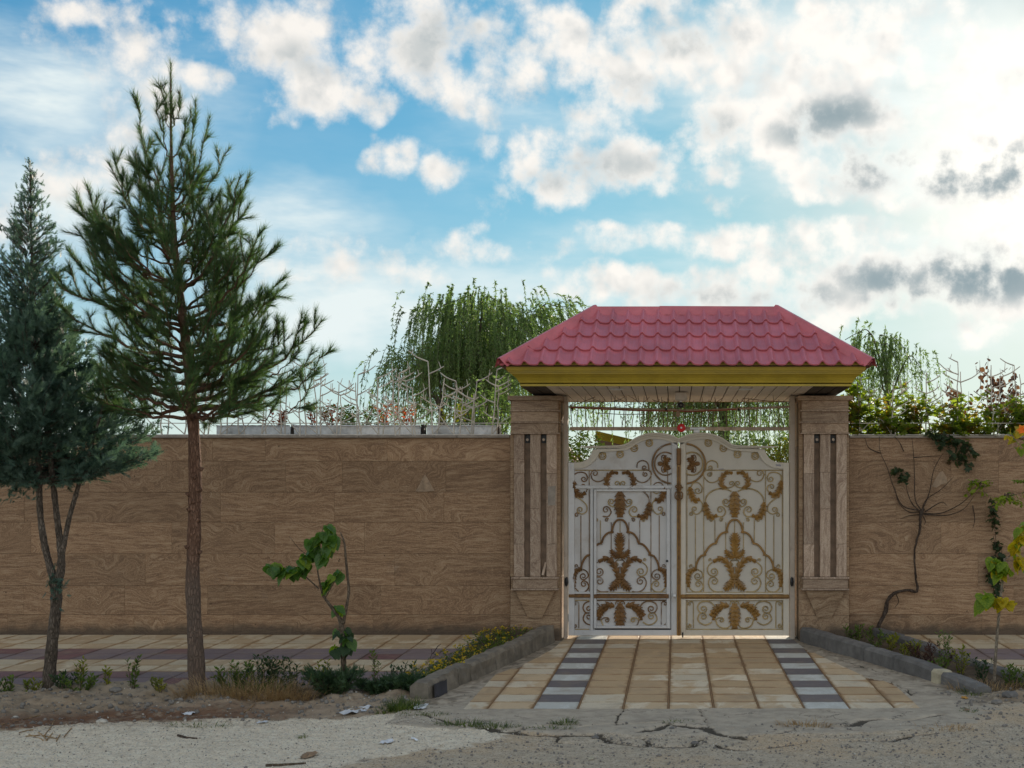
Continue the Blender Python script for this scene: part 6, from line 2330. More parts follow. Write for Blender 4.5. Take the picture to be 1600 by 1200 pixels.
# shrub in the left gap above the gate
base = P(905, 760, 18.5)
leafy('garden_shrub', 'leafy shrub showing above left shoulder of the gate', 'shrub', base, stems_up(base, 22, .92, .40, rr), 46, .065, 'vine', 'twig', 91, None, .06)
base = P(1232, 770, 18.6)
leafy('garden_shrub', 'leafy shrub showing above right shoulder of the gate', 'shrub', base, stems_up(base, 22, .80, .5, rr), 50, .07, 'shrub_y', 'twig', 92, None, .06)
base = P(1185, 760, 19.5)
leafy('garden_shrub', 'dark shrub under the willow behind the gate', 'shrub', base, stems_up(base, 26, .95, .9, rr), 50, .08, 'willow', 'twig', 93, None, .08)

# grape vine smothering the spikes on the right wall: several plants
rr = random.Random(55)
for px, ptop, n, sp, mk, ls, lab in [
    (1348, 575, 22, .34, 'vine', .085, 'tall leafy grape vine against the right gate pillar'),
    (1395, 600, 20, .36, 'vine', .085, 'leafy grape vine on wall top below the small willow'),
    (1442, 618, 16, .34, 'vine', .08, 'yellow green grape vine clump on wall top left of bare spikes'),
    (1490, 615, 16, .34, 'vine', .08, 'grape vine clump on wall top among tall bare spikes'),
    (1538, 600, 18, .38, 'vine', .08, 'grape vine clump on wall top with pointed yellow shoots'),
    (1590, 610, 18, .38, 'vine', .08, 'grape vine clump at right edge of the wall top')]:
    base = P(px, 688, 16.06)
    top = zpx(ptop, 16.06) - base.z
    st = []
    for k in range(int(n * .85)):
        a = rr.uniform(0, 2 * math.pi); r = sp * math.sqrt(rr.random())
        hh = top * 1.22 * (.3 + .7 * rr.random() ** 1.5) * (1 - .25 * (r / sp))
        p0 = np.array(base) + np.array([rr.uniform(-.15, .15), rr.uniform(-.05, .25), -.05])
        p2 = np.array(base) + np.array([math.cos(a) * r, math.sin(a) * r * .6 + .03, hh])
        st.append([p0, (p0 + p2) / 2 + np.array([rr.uniform(-.1, .1), 0, hh * .12]), p2])
    t = leafy('grape_vine', lab, 'vine', base, st, 34, ls, mk, 'twig', px, 'vines on the right wall', .08, (.08, 1.0), .35, LOBE_V, LOBE_F)
# brown-leaved twigs rising at the right
for px, ptop, n, lab in [(1496, 570, 5, 'thin twig plant with hanging brown leaves left of the tall one'), (1545, 552, 5, 'tallest twig plant with round brown leaves above the wall'), (1574, 565, 8, 'brown-leaved shrub against the bright sky near right edge'), (1600, 580, 9, 'dense brown shrub cut by the right edge of view')]:
    base = P(px, 690, 17.0)
    h = zpx(ptop, 17.0) - base.z
    leafy('brown_twig_plant', lab, 'plant', base, stems_up(base, n, h, .22, rr, .06), 14, .08, 'brown_leaf', 'vine_bark', px, 'brown-leaved plants behind the right wall', .03, (.3, 1.0), 1.5, ROUND_V, ROUND_F, .005)
base = P(1592, 690, 17.6)
leafy('garden_shrub', 'dark dense shrub behind the right end of the wall', 'shrub', base, stems_up(base, 18, .62, .4, rr), 60, .07, 'vine_dark', 'vine_bark', 94, None, .07)

# sprays of vine hanging down over the right wall
rr = random.Random(66)
for name, label, path, n, ls, mk in [
    ('hanging_vine', 'green vine spray spilling over the coping of the right wall', [[(1455, 672), (1462, 684), (1480, 700), (1490, 722)], [(1470, 676), (1490, 690), (1505, 712), (1518, 728)], [(1480, 680), (1510, 694), (1524, 712)], [(1450, 668), (1466, 680), (1470, 698)], [(1495, 684), (1512, 700), (1500, 724)]], 22, .085, 'vine_dark'),
    ('hanging_vine', 'small tuft of vine leaves on bare branches left of the plaster smear', [[(1398, 728), (1406, 736), (1412, 748)], [(1404, 730), (1416, 742), (1418, 752)]], 9, .085, 'vine_dark'),
    ('hanging_vine', 'brownish creeper strip hanging down the right wall behind the sapling', [[(1548, 776), (1553, 800), (1556, 815)], [(1546, 790), (1550, 812), (1562, 830)], [(1552, 838), (1556, 860), (1552, 890)], [(1560, 844), (1566, 868), (1560, 884)], [(1545, 880), (1548, 895), (1545, 906)], [(1556, 905), (1560, 918), (1556, 930)], [(1548, 776), (1556, 850), (1552, 925)]], 18, .075, 'vine_dark')]:
    st = [[P(u, v, 15.90 + rr.uniform(-.03, .05)) for u, v in p] for p in path]
    leafy(name, label, 'vine', tuple(st[0][0]), st, n, ls, mk, 'vine_bark', len(path), None, .05, (.0, 1.0), .5, LOBE_V, LOBE_F, .004)
# silvery variegated sprigs reaching in from the right
for px, py, lab in [(1530, 758, 'pale leafy shoot tip at the end of the long bare vine branch'), (1575, 775, 'pale leafy shoot hanging above the yellow sapling'), (1600, 758, 'pale leafy shoot cut by the right edge of view')]:
    c = P(px, py, 15.2 if px > 1540 else 15.85)
    st = [[np.array(c) + np.array([rr.uniform(-.05, .05), 0, .03]), np.array(c) + np.array([rr.uniform(-.1, .1), rr.uniform(-.08, .08), rr.uniform(-.04, .06)]), np.array(c) + np.array([rr.uniform(-.2, .2), rr.uniform(-.1, .1), rr.uniform(-.16, .08)])] for _ in range(6)]
    t = leafy('leafy_shoot', lab, 'plant', c, st, 13, .075, 'limeleaf', 'twig', px, None, .02, (.2, 1), .3)
    if px > 1540:
        D = 15.2
        q = MB(); q.tube(crom([tuple(P(1690, 1005, D)), tuple(P(1684, 900, D)), tuple(P(1660, 810, D)), tuple(P((px + 1650) / 2, 772, D)), tuple(c)], 4), np.linspace(.012, .003, 17).tolist(), 5); q.build('branch', M['twig'], t)

# old vine trunk trained on the right wall
DV = 15.93
t = thing('vine_trunk', tuple(P(1372, 990, DV)), 'bare twisted vine trunk with fan of branches against right wall', 'vine')
b = MB()
main = [(1372, 996, .027), (1374, 975, .026), (1384, 955, .025), (1388, 936, .022), (1400, 926, .019), (1418, 922, .017), (1433, 924, .018), (1431, 905, .014), (1429, 880, .013), (1430, 855, .013), (1437, 830, .014), (1438, 812, .018), (1440, 800, .024), (1443, 795, .018)]
fine = crom([tuple(P(u, v, DV - (.05 if v > 960 else 0))) + (r,) for u, v, r in main], 5)
rr = random.Random(4)
b.tube([(f[0] + rr.uniform(-.006, .006), f[1], f[2]) for f in fine], [f[3] * rr.uniform(.85, 1.2) for f in fine], 8)
b.build('trunk', M['vine_bark'], t, smooth=True)
for st in [[(1438, 798), (1410, 790), (1396, 760), (1386, 730), (1375, 705), (1374, 682)], [(1375, 708), (1358, 700), (1351, 684)], [(1436, 800), (1420, 800), (1404, 785), (1398, 760)], [(1440, 798), (1430, 780), (1429, 740), (1427, 705), (1425, 684)], [(1427, 715), (1440, 714), (1470, 712)],
           [(1441, 797), (1452, 770), (1458, 738), (1466, 720), (1474, 708)], [(1440, 798), (1448, 780), (1470, 765), (1490, 745)], [(1443, 802), (1470, 802), (1500, 788), (1518, 772), (1530, 758)], [(1443, 804), (1480, 805), (1506, 795), (1522, 775)], [(1436, 798), (1424, 785), (1416, 760), (1418, 742)], [(1438, 804), (1420, 806), (1407, 811)], [(1445, 800), (1470, 785), (1480, 790)], [(1400, 928), (1404, 940), (1398, 950)], [(1412, 705), (1406, 692), (1398, 682)], [(1442, 806), (1446, 815), (1444, 820)], [(1520, 790), (1523, 812), (1520, 825)]]:
    q = MB()
    f = crom([tuple(P(u, v, DV + rr.uniform(-.02, .02))) for u, v in st], 5)
    q.tube(f, [max(.0028, (.0082) * (1 - .75 * i / len(f))) for i in range(len(f))], 5)
    q.build('branch', M['vine_bark'], t, smooth=True)

# neighbouring house seen in the gap over the left gate leaf
t = thing('house', (-0.9, 25, 0), 'house with olive eaves seen over the left gate leaf', 'house')
E0 = P(931, 673, 22.0)
zt = E0.z
e = E0
A = (e.x + 2.6, e.y + 6.9)
za = zt - .38
Bk = (e.x - .15, e.y + 6.6)
q = MB()
q.add([(e.x, e.y, zt), A + (za,), A + (za - .15,), (e.x + .02, e.y + .02, zt - .15), (e.x - .02, e.y + .15, zt), (A[0] - .12, A[1] + .1, za)], [(0, 1, 2, 3), (0, 4, 5, 1)])
q.build('fascia', M['olive_matt'], t, fix=False)
q = MB(); q.add([(e.x, e.y, zt - .02), (A[0] - .02, A[1], za - .02), (Bk[0], Bk[1], zt - .30), (e.x, e.y, zt - .14), (A[0] - .02, A[1], za - .14), (Bk[0], Bk[1], zt - .42)], [(0, 1, 2), (5, 4, 3), (0, 2, 5, 3), (1, 4, 5, 2)]); q.build('soffit', M['brown_eave'], t)
q = MB(); q.prism([(e.x + .15, -.1), (A[0] - .1, -.1), (A[0] - .1, za - .16), (e.x + .15, za - .16)], e.y + 4.9, e.y + 6.3); q.build('wall', M['brown_eave'], t)
q = MB(); q.box(e.x + .3, e.x + .38, e.y + 2.6, e.y + 2.68, -.1, zt - .26); q.build('post', M['housewall'], t)
t = thing('shed', tuple(P(880, 760, 20.5)), 'low shed with sloping beige roof behind the left gate post', 'shed')
q = MB(); a, c = P(874, 690, 20.5), P(909, 726, 20.5)
q.add([(a.x, a.y, a.z), (c.x, c.y, c.z), (c.x, c.y + 1.5, c.z), (a.x, a.y + 1.5, a.z), (a.x, a.y, a.z - .10), (c.x, c.y, c.z - .10), (c.x, c.y + 1.5, c.z - .1), (a.x, a.y + 1.5, a.z - .1)], [(0, 1, 2, 3), (4, 7, 6, 5), (0, 4, 5, 1), (1, 5, 6, 2), (2, 6, 7, 3), (3, 7, 4, 0)])
q.build('roof', M['housewall'], t)
q = MB(); q.box(a.x - .6, c.x - .05, a.y + .1, a.y + 1.4, -.1, c.z - .12); q.build('wall', M['housewall'], t)
# yard paving behind the gate
q = MB(); q.box(-1.75, 1.95, 16.36, 26, -.09, -.032); o = q.build('yard_path', M['t_cream'], None, off=(.1, 20, 0)); props(o, kind='structure')
# ---------------------------------------------------------------- saplings with large leaves
def leaf_mesh(name, mat_, lobes=False):
    """one broad heart-shaped leaf, 1 unit long, cupped and drooping"""
    out = [(0, 0), (.16, -.10), (.36, -.06), (.47, .14), (.45, .36), (.33, .60), (.16, .82), (0, 1.0)]
    vs = []
    def z(x, y): return -.10 * y * y + .12 * abs(x) - .02 * math.sin(y * 9)
    mid = [(0, y) for y in (0, .16, .36, .6, .82, 1.0)]
    for x, y in mid: vs.append((x, y, z(x, y) - .02))
    L, R = [], []
    for sg, arr in ((-1, L), (1, R)):
        for x, y in out[1:-1]:
            arr.append(len(vs)); vs.append((sg * x, y, z(x, y)))
    fs = []
    for arr, sg in ((L, -1), (R, 1)):
        q = [(0, arr[0], arr[1]), (0, arr[1], 1), (1, arr[1], arr[2]), (1, arr[2], 2), (2, arr[2], arr[3]), (2, arr[3], 3), (3, arr[3], arr[4]), (3, arr[4], 4), (4, arr[4], arr[5]), (4, arr[5], 5)]
        fs += [f if sg > 0 else f[::-1] for f in q]
    me = bpy.data.meshes.new(name)
    me.from_pydata(vs, [], fs)
    me.polygons.foreach_set('use_smooth', [True] * len(fs))
    me.materials.append(mat_)
    return me


def put_leaf(me, parent, p, d, up, s, name='leaf'):
    d = Vector(d).normalized()
    side = d.cross(Vector(up))
    if side.length < 1e-3: side = Vector((1, 0, 0))
    side.normalize()
    n = side.cross(d)
    m = Matrix((side, d, n)).transposed().to_4x4()
    o = bpy.data.objects.new(name, me)
    COL.objects.link(o)
    o.parent = parent
    OFF[o] = OFF[parent]
    o.matrix_basis = Matrix.Translation(Vector(p) - OFF[parent]) @ m @ Matrix.Diagonal((s, s, s, 1))
    return o


def sapling(label, base_px, D, stems, leaves, seed, mats, bark_='twig'):
    """stems: px polylines with radii; leaves: (polyline px, count, size) draped along it"""
    rr = random.Random(seed)
    bz = gz(xpx(base_px[0], D), D)
    t = thing('sapling', (xpx(base_px[0], D), D, bz), label, 'sapling')
    for i, st in enumerate(stems):
        f = crom([tuple(P(u, v, D + (dd if len(q) else 0))) + (r,) for (u, v, r, *q) in st for dd in [q[0] if q else 0]], 6)
        b = MB()
        b.tube([k[:3] for k in f], [k[3] * rr.uniform(.92, 1.1) for k in f], 8)
        b.build('trunk' if i == 0 else 'branch', M[bark_], t, smooth=True)
    ms = [leaf_mesh('leaf', M[k]) for k in mats]
    for path, n, size, mi in leaves:
        f = [np.array(p) for p in crom([tuple(P(u, v, D)) for u, v in path], 6)] if len(path) > 2 else [np.array(P(u, v, D)) for u, v in path]
        n = int(n * 2.0)
        for k in range(n):
            tt = (k + rr.random()) / n * (len(f) - 1)
            i = min(len(f) - 2, int(tt)); fr = tt - i
            p = f[i] * (1 - fr) + f[i + 1] * fr
            a = rr.uniform(0, 2 * math.pi)
            d = (math.cos(a) * .8, math.sin(a) * .8, rr.uniform(-1.6, -.35))
            put_leaf(ms[mi if rr.random() < .85 else (mi + 1) % len(ms)], t, p + np.array([rr.uniform(-.02, .02), rr.uniform(-.07, .07), rr.uniform(-.02, .03)]), d, (rr.uniform(-.4, .4), -.35, 1), size * rr.uniform(.5, 1.0))
    return t


DS = 12.0
sapling('leaning sapling with big drooping green leaves between pine and left kerb', (538, 1072), DS,
        [[(540, 1080, .030), (537, 1040, .027), (536, 1010, .026), (534, 985, .024), (530, 965, .020), (515, 945, .014), (505, 930, .011), (500, 912, .009), (496, 890, .007), (493, 860, .005), (505, 825, .003)],
         [(536, 975, .017), (540, 955, .015), (545, 925, .013), (543, 900, .012), (540, 870, .011), (538, 848, .009), (532, 832, .005)],
         [(498, 920, .008), (485, 908, .006), (468, 895, .005), (430, 885, .003)], [(482, 868, .004), (468, 858, .003), (452, 838, .002)], [(508, 935, .006), (525, 905, .004), (534, 890, .003)], [(540, 866, .005), (538, 850, .003), (530, 838, .002)]],
        [([(420, 884), (440, 890), (462, 892), (480, 885)], 20, .155, 0), ([(470, 880), (482, 868), (492, 858)], 10, .14, 0), ([(486, 850), (500, 838), (515, 822)], 12, .15, 0), ([(500, 872), (512, 858), (520, 836)], 11, .155, 0), ([(505, 915), (518, 905), (534, 890)], 9, .14, 0), ([(525, 955), (530, 948)], 4, .13, 0),
         ([(526, 985), (538, 990), (545, 1000), (540, 1020)], 14, .125, 2), ([(520, 1010), (528, 1020)], 3, .15, 1)], 3, ['bigleaf', 'limeleaf', 'dark_shrub'])
DR = 12.35
sapling('thin sapling with yellow and lime leaves at the right edge', (1552, 1065), DR,
        [[(1553, 1070, .016), (1556, 1020, .015), (1560, 970, .014), (1565, 920, .013), (1570, 872, .012)], [(1570, 874, .007), (1580, 866, .006), (1592, 850, .005), (1606, 825, .004)], [(1566, 905, .005), (1555, 893, .004), (1548, 886, .003)], [(1562, 950, .005), (1550, 938, .004), (1540, 928, .003)], [(1564, 948, .004), (1572, 940, .003), (1580, 944, .002)], [(1570, 878, .004), (1578, 876, .003), (1586, 880, .002)]],
        [([(1545, 884), (1556, 878), (1566, 884)], 9, .155, 1), ([(1555, 892), (1566, 896), (1578, 890)], 6, .14, 0), ([(1536, 930), (1546, 936)], 4, .21, 1), ([(1555, 935), (1570, 938), (1582, 945)], 8, .15, 0), ([(1578, 862), (1590, 848), (1604, 832)], 9, .15, 0), ([(1588, 880), (1600, 872)], 4, .16, 0), ([(1590, 838), (1604, 815)], 4, .14, 0)], 5, ['yellowleaf', 'limeleaf', 'yellowleaf'], 'pale_bark')
# branch with an orange flower entering at the right edge
t = thing('flowering_branch', tuple(P(1600, 690, 15.0)), 'leafy branch with bright orange flower at the right edge', 'branch')
q = MB(); q.tube([P(1668, 1010, 15.0), P(1662, 900, 15.0), P(1650, 780, 15.0), P(1640, 700, 15.0), P(1610, 690, 15.0), P(1590, 685, 15.0), P(1575, 678, 15.0)], [.014, .012, .010, .008, .007, .005, .003], 6); q.build('stem', M['twig'], t)
lm = leaf_mesh('leaf', M['yellowleaf']); lm2 = leaf_mesh('leaf', M['limeleaf']); fm_ = leaf_mesh('petal', M['orange'])
rr = random.Random(2)
for k in range(22):
    put_leaf(rr.choice((lm, lm2)), t, P(rr.uniform(1572, 1612), rr.uniform(668, 705), 15.0 + rr.uniform(-.08, .08)), (rr.uniform(-1, 1), rr.uniform(-.6, .6), rr.uniform(-1, .3)), (0, -.4, 1), rr.uniform(.07, .12))
for k in range(6):
    a = k * 1.05
    put_leaf(fm_, t, P(1597, 672, 14.93), (math.cos(a), -.3, math.sin(a)), (0, -1, .1), .075, 'petal')

# ---------------------------------------------------------------- shrubs, weeds, flowers
rr = random.Random(101)
SPRIG_L = [(0, 0, 0), (-.2, .5, .04), (0, 1, -.05), (.2, .5, .04)]
SPRIG_F = [(0, 3, 2), (0, 2, 1)]


def upright(label, px, py, D, h, n, sp, mk, seed, ls=.05, leafn=20, group='young shrubs in the dirt strip', name='young_shrub'):
    x = xpx(px, D)
    base = (x, D, gz(x, D))
    r2 = random.Random(seed)
    return leafy(name, label, 'shrub', base, stems_up(base, n, h, sp, r2, .05), leafn, ls, mk, 'twig', seed, group, .012, (.1, 1.0), -.35, SPRIG_L, SPRIG_F, .004)


for i, (px, h, n, sp, mk, lab, D) in enumerate([
    (12, .17, 5, .12, 'shrub', 'low shrub cut by the left edge of view', 11.95),
    (50, .13, 6, .14, 'shrub_y', 'low yellowish shrub between left edge and cypress', 11.95),
    (124, .26, 4, .08, 'shrub_y', 'thin yellow-green shrub just right of the cypress trunk', 12.0),
    (100, .14, 7, .12, 'dark_shrub', 'tiny dark shrub at the foot of the cypress', 11.9),
    (168, .18, 2, .04, 'shrub_y', 'single yellowish shoot between cypress and pine', 12.0),
    (208, .34, 5, .09, 'shrub', 'upright leafy shrub left of the pine trunk', 12.0),
    (128, .16, 9, .20, 'shrub', 'spreading low green shrub near the cypress', 11.85),
    (252, .13, 5, .12, 'shrub_y', 'low yellow weed just left of the pine trunk', 11.95),
    (385, .30, 12, .22, 'shrub', 'leafy shrub growing in dry grass right of the pine', 11.95),
    (418, .32, 12, .22, 'dark_shrub', 'dark bushy shrub in the middle of the dry grass', 11.95),
    (460, .34, 12, .24, 'dark_shrub', 'dark shrub with arching twigs left of the sapling', 12.0),
    (362, .24, 8, .18, 'shrub', 'low shrub at the edge of the dry grass by the pine', 11.9),
    (508, .30, 4, .10, 'shrub_y', 'slim pale shrub close beside the leaning sapling', 12.05),
    (588, .40, 4, .07, 'shrub', 'slender upright shrub between sapling and left kerb', 12.05),
    (625, .26, 5, .14, 'dark_shrub', 'small dark twiggy shrub by the planter edging', 12.2)]):
    upright(lab, px, 0, D, h, n, sp, mk, 200 + i, .048 if mk != 'dark_shrub' else .052, 22)
# right bed
for i, (px, h, n, sp, mk, lab, D) in enumerate([
    (1338, .22, 8, .16, 'shrub', 'low green shrub beside the right gate pillar', 15.3), (1366, .26, 7, .14, 'shrub', 'green shrub at the foot of the bare vine', 14.9), (1388, .20, 7, .14, 'shrub_y', 'yellowish shrub in right bed next to vine foot', 14.6),
    (1412, .16, 6, .14, 'shrub_y', 'low yellow-green shrub midway along the right bed', 14.1), (1430, .18, 6, .12, 'shrub_y', 'yellow-tipped shrub in front of purple shrub', 14.0),
    (1476, .42, 6, .12, 'shrub', 'tall green shrub in the middle of right bed', 13.3), (1502, .32, 6, .12, 'shrub_y', 'bright yellow-green shrub right of the tall green one', 13.0),
    (1470, .18, 6, .14, 'shrub', 'low green shrub just behind the right kerb', 12.9), (1535, .26, 7, .14, 'dark_shrub', 'dark pointed shrub left of the yellow sapling', 12.5),
    (1578, .20, 7, .18, 'shrub', 'low green shrub right of the yellow sapling', 12.35), (1598, .22, 6, .16, 'shrub', 'green shrub at right edge behind the verge', 12.3)]):
    upright(lab, px, 0, D, h, n, sp, mk, 300 + i, .05, 20, 'shrubs in the right planter bed')
for i, (px, D, lab) in enumerate([(1440, 13.7, 'purple twiggy shrub behind the right kerb'), (1462, 13.4, 'purple brown shrub beside the tall green one')]):
    upright(lab, px, 0, D, .24, 12, .20, 'purple_shrub', 320 + i, .04, 24, 'shrubs in the right planter bed')

# yellow flowering plants in the left strip
rr = random.Random(71)
k = 0
for D in (15.5, 15.1, 14.75, 14.4, 14.0, 13.6, 13.2, 12.85, 12.5, 12.2):
    x = (float(xl_in(D)) + float(xl_out(D))) / 2 + rr.uniform(-.05, .05)
    w = max(.10, (float(xl_out(D)) - float(xl_in(D))) * .42)
    base = (x, D, gz(x, D))
    st = stems_up(base, 22, .17, w + .04, rr, .05)
    words = ['beside the left gate pillar', 'second from the left gate pillar', 'third from the left gate pillar', 'fourth from the left gate pillar', 'fifth from the left gate pillar', 'sixth, midway down the strip', 'seventh, in the lower strip', 'eighth, near broken kerb end', 'ninth, almost at the kerb end', 'nearest the street']
    t = leafy('yellow_flower_plant', 'low plant with yellow blooms in left strip, ' + words[k], 'flower', base, st, 16, .036, 'shrub', 'twig', 400 + k, 'yellow flowers in the left planter strip', .02, (.1, 1.0), -.1, SPRIG_L, SPRIG_F, .003)
    pos, fwd = [], []
    for s in st:
        if rr.random() < .5:
            for _ in range(6):
                a = rr.uniform(0, 6.28)
                pos.append(np.array(s[-1]) + np.array([0, 0, .012]) + RNG.normal(size=3) * .010); fwd.append((math.cos(a), math.sin(a), .6))
    v, f = scatter(SPRIG_L, SPRIG_F, np.array(pos), np.array(fwd), np.tile([0, 0, 1.0], (len(pos), 1)) + RNG.normal(size=(len(pos), 3)) * .2, np.stack([np.full(len(pos), .055), np.full(len(pos), .030), np.full(len(pos), .02)], 1))
    mesh_np('blossom', v, f, M['flower'], t)
    k += 1


def tuft(name, label, px, D, n, h, sp, mk, cat='grass', wd=.006, lean=.55, group=None, flat=1.0):
    x = xpx(px, D)
    z = gz(x, D)
    t = None
    r = sp * np.sqrt(RNG.random(n)); a = RNG.uniform(0, 2 * np.pi, n)
    pos = np.stack([x + r * np.cos(a) * flat, D + r * np.sin(a) / flat, np.full(n, z - .01)], 1)
    d = np.stack([np.cos(a) * lean + RNG.normal(size=n) * .35, np.sin(a) * lean + RNG.normal(size=n) * .35, np.ones(n) * .8], 1)
    tv = [(-.5, 0, 0), (.5, 0, 0), (-.38, .5, .05), (.38, .5, .05), (0, 1, -.12)]
    tf = [(0, 1, 3), (0, 3, 2), (2, 3, 4)]
    v, f = scatter(tv, tf, pos, d, np.tile([0, 0, 1.0], (n, 1)), np.stack([np.full(n, wd), h * RNG.uniform(.4, 1.1, n), h * RNG.uniform(.5, 2.2, n)], 1))
    o = mesh_np(name, v, f, M[mk], None, off=(x, D, z))
    return props(o, label, cat, group)


tuft('dry_grass_clump', 'large straw-coloured grass clump sprawling right of the pine', 370, 11.6, 800, .36, .34, 'dry', wd=.0045, lean=.9, flat=1.7)
tuft('dry_grass_clump', 'straw grass clump at the foot of the pine', 325, 11.75, 240, .22, .16, 'dry', wd=.005, lean=.8)
tuft('dry_grass_clump', 'straw grass clump under the dark bushy shrub', 432, 11.6, 560, .30, .28, 'dry', wd=.005, lean=.9, flat=1.5)
tuft('grass_clump', 'mixed green grass between pine and dark bushy shrub', 396, 11.8, 240, .30, .26, 'grass', wd=.005, lean=.5, flat=1.4)
tuft('weed_clump', 'bright green weed clump below the broken kerb end', 632, 11.05, 300, .17, .14, 'grass', cat='weed', wd=.007, lean=.6)
tuft('weed_clump', 'thin green weeds on the gravel beside the bright clump', 604, 11.0, 90, .10, .14, 'grass', cat='weed', lean=.7)
tuft('weed_clump', 'low weed trailing along the edge of gravel and concrete', 660, 10.75, 110, .06, .13, 'grass', cat='weed', lean=.9, flat=1.7)
tuft('grass_clump', 'small grass clump sprouting from the concrete crack on the left', 882, 10.38, 120, 0.093, .08, 'grass', lean=.8, flat=1.4)
tuft('dry_grass_clump', 'dry brown clump in the concrete crack on the right', 1258, 10.25, 150, 0.102, .11, 'dry', lean=.9, flat=2.2)
tuft('grass_clump', 'brown and green clump at gravel edge before the driveway', 728, 10.32, 160, 0.085, .13, 'grass', lean=.9, flat=1.9)
tuft('grass_clump', 'green grass patch at crack edge left of driveway centre', 775, 10.22, 110, 0.076, .11, 'grass', lean=.9, flat=1.8)
tuft('grass_clump', 'thin grass in the crack below the left chequered band', 858, 10.15, 70, 0.060, .10, 'grass', lean=.9, flat=2.2)
tuft('grass_clump', 'olive weed in the broken hole at the driveway centre', 1062, 10.42, 70, 0.051, .07, 'grass', lean=.9, flat=2)
tuft('dry_grass_clump', 'dry wisps in the crack near the right kerb', 1478, 10.2, 90, 0.085, .13, 'dry', lean=.9, flat=2)
tuft('grass_clump', 'sparse green blades on the white gravel, left patch', 312, 10.35, 80, 0.085, .13, 'grass', lean=.9, flat=2.2)
tuft('grass_clump', 'sparse green blades on the white gravel, small right patch', 472, 9.85, 30, 0.076, .04, 'grass', lean=.8)
tuft('grass_clump', 'small green sprig on the right verge', 1512, 10.9, 60, .06, .08, 'grass', lean=.8)
tuft('dry_grass_clump', 'tangled dry stalks under the yellow sapling', 1545, 12.15, 260, .16, .30, 'dry', lean=.9, flat=1.4)
tuft('grass_clump', 'thin grass growing along the left planter edging', 640, 12.9, 120, .16, .16, 'grass', lean=.5)
tuft('grass_clump', 'thin grass at the left end of right verge', 1520, 11.9, 120, .10, .14, 'grass', lean=.8)
# junipers
for px, D, w, h, lab in [(520, 11.75, .26, .20, 'spreading dark juniper at the foot of the sapling'), (640, 11.9, .22, .11, 'flat dark juniper behind the kerb end'), (598, 11.95, .22, .08, 'low dark juniper strip beside the slender shrub')]:
    x = xpx(px, D); base = (x, D, gz(x, D))
    r2 = random.Random(px)
    t = thing('juniper', base, lab, 'shrub')
    st = stems_up(base, 34, h, w, r2, .03)
    b = MB(); pos, fwd = [], []
    for s in st:
        pth = bez(*[np.array(q) for q in s], 6); b.tube(pth, .003, 4)
        for _ in range(46):
            i = r2.randint(1, 5); pos.append(pth[i] + RNG.normal(size=3) * .018); fwd.append(unit(pth[i] - pth[i - 1]) + RNG.normal(size=3) * .5)
    b.build('stems', M['vine_bark'], t)
    tv, tf = sprig()
    v, f = scatter(tv, tf, np.array(pos), np.array(fwd), rand_unit(len(pos)), RNG.uniform(.04, .075, len(pos)))
    mesh_np('foliage', v, f, M['juniper'], t)
# twiggy tall stalk beside the planter
t = thing('dry_stalk', (xpx(683, 12.7), 12.7, -.05), 'bare dry stalk standing by the planter edging', 'stalk')
q = MB(); q.tube([P(676, 1022, 12.9), P(684, 1010, 12.9), P(689, 1006, 12.9)], [.005, .004, .003], 5); q.tube([P(672, 1030, 12.9), P(675, 1020, 12.9), P(674, 1014, 12.9)], .003, 5); q.build('stem', M['vine_bark'], t)

# ---------------------------------------------------------------- ground clutter
ICO_V, ICO_F = None, None
bm = bmesh.new(); bmesh.ops.create_icosphere(bm, subdivisions=1, radius=.5)
ICO_V = [tuple(v.co) for v in bm.verts]; ICO_F = [tuple(v.index for v in f.verts) for f in bm.faces]; bm.free()


def pebbles(name, label, n, xr, yr, smin, smax, mk, keep, seed):
    r = np.random.default_rng(seed)
    X, Y = r.uniform(xr[0], xr[1], n * 3), r.uniform(yr[0], yr[1], n * 3)
    g = ground_z(X, Y)
    m = keep(X, Y, g) > r.random(len(X))
    X, Y, Z = X[m][:n], Y[m][:n], g[0][m][:n]
    n = len(X)
    s = smin + (smax - smin) * r.random(n) ** 4
    v, f = scatter(ICO_V, ICO_F, np.stack([X, Y, Z + s * .12], 1), rand_unit(n), rand_unit(n), np.stack([s, s * r.uniform(.6, 1, n), s * r.uniform(.5, .8, n)], 1))
    o = mesh_np(name, v, f, M[mk])
    props(o, label, kind='stuff')


pebbles('gravel', 'loose pale gravel scattered on the street edge', 4200, (-7.2, -1.0), (8.7, 10.9), .006, .022, 'pebble', lambda X, Y, g: g[2], 1)
pebbles('gravel', 'dark grit scattered on the white gravel', 1500, (-7.2, -1.0), (8.7, 10.9), .006, .018, 'pebble_d', lambda X, Y, g: g[2] * .9, 2)
pebbles('grit', 'loose stones on asphalt and along the cracks', 3200, (-3.0, 3.6), (8.7, 10.4), .006, .030, 'pebble_d', lambda X, Y, g: (1 - g[2]) * (1 - g[3] * .75), 3)
pebbles('grit', 'pale chips on asphalt', 500, (-3.0, 3.6), (8.7, 10.6), .006, .022, 'pebble', lambda X, Y, g: (1 - g[2]) * (1 - g[3] * .6), 4)
pebbles('rubble', 'small stones and clods in the dirt strip', 1800, (-7.2, -2.2), (9.9, 12.1), .010, .06, 'pebble_d', lambda X, Y, g: g[1], 5)
pebbles('rubble', 'pale stones in the dirt strip', 260, (-7.2, -2.2), (9.9, 12.1), .008, .035, 'pebble', lambda X, Y, g: g[1], 6)
pebbles('rubble', 'stones on the right verge', 700, (2.5, 4.6), (10.3, 12.2), .008, .055, 'pebble_d', lambda X, Y, g: np.ones_like(X) * .5, 7)
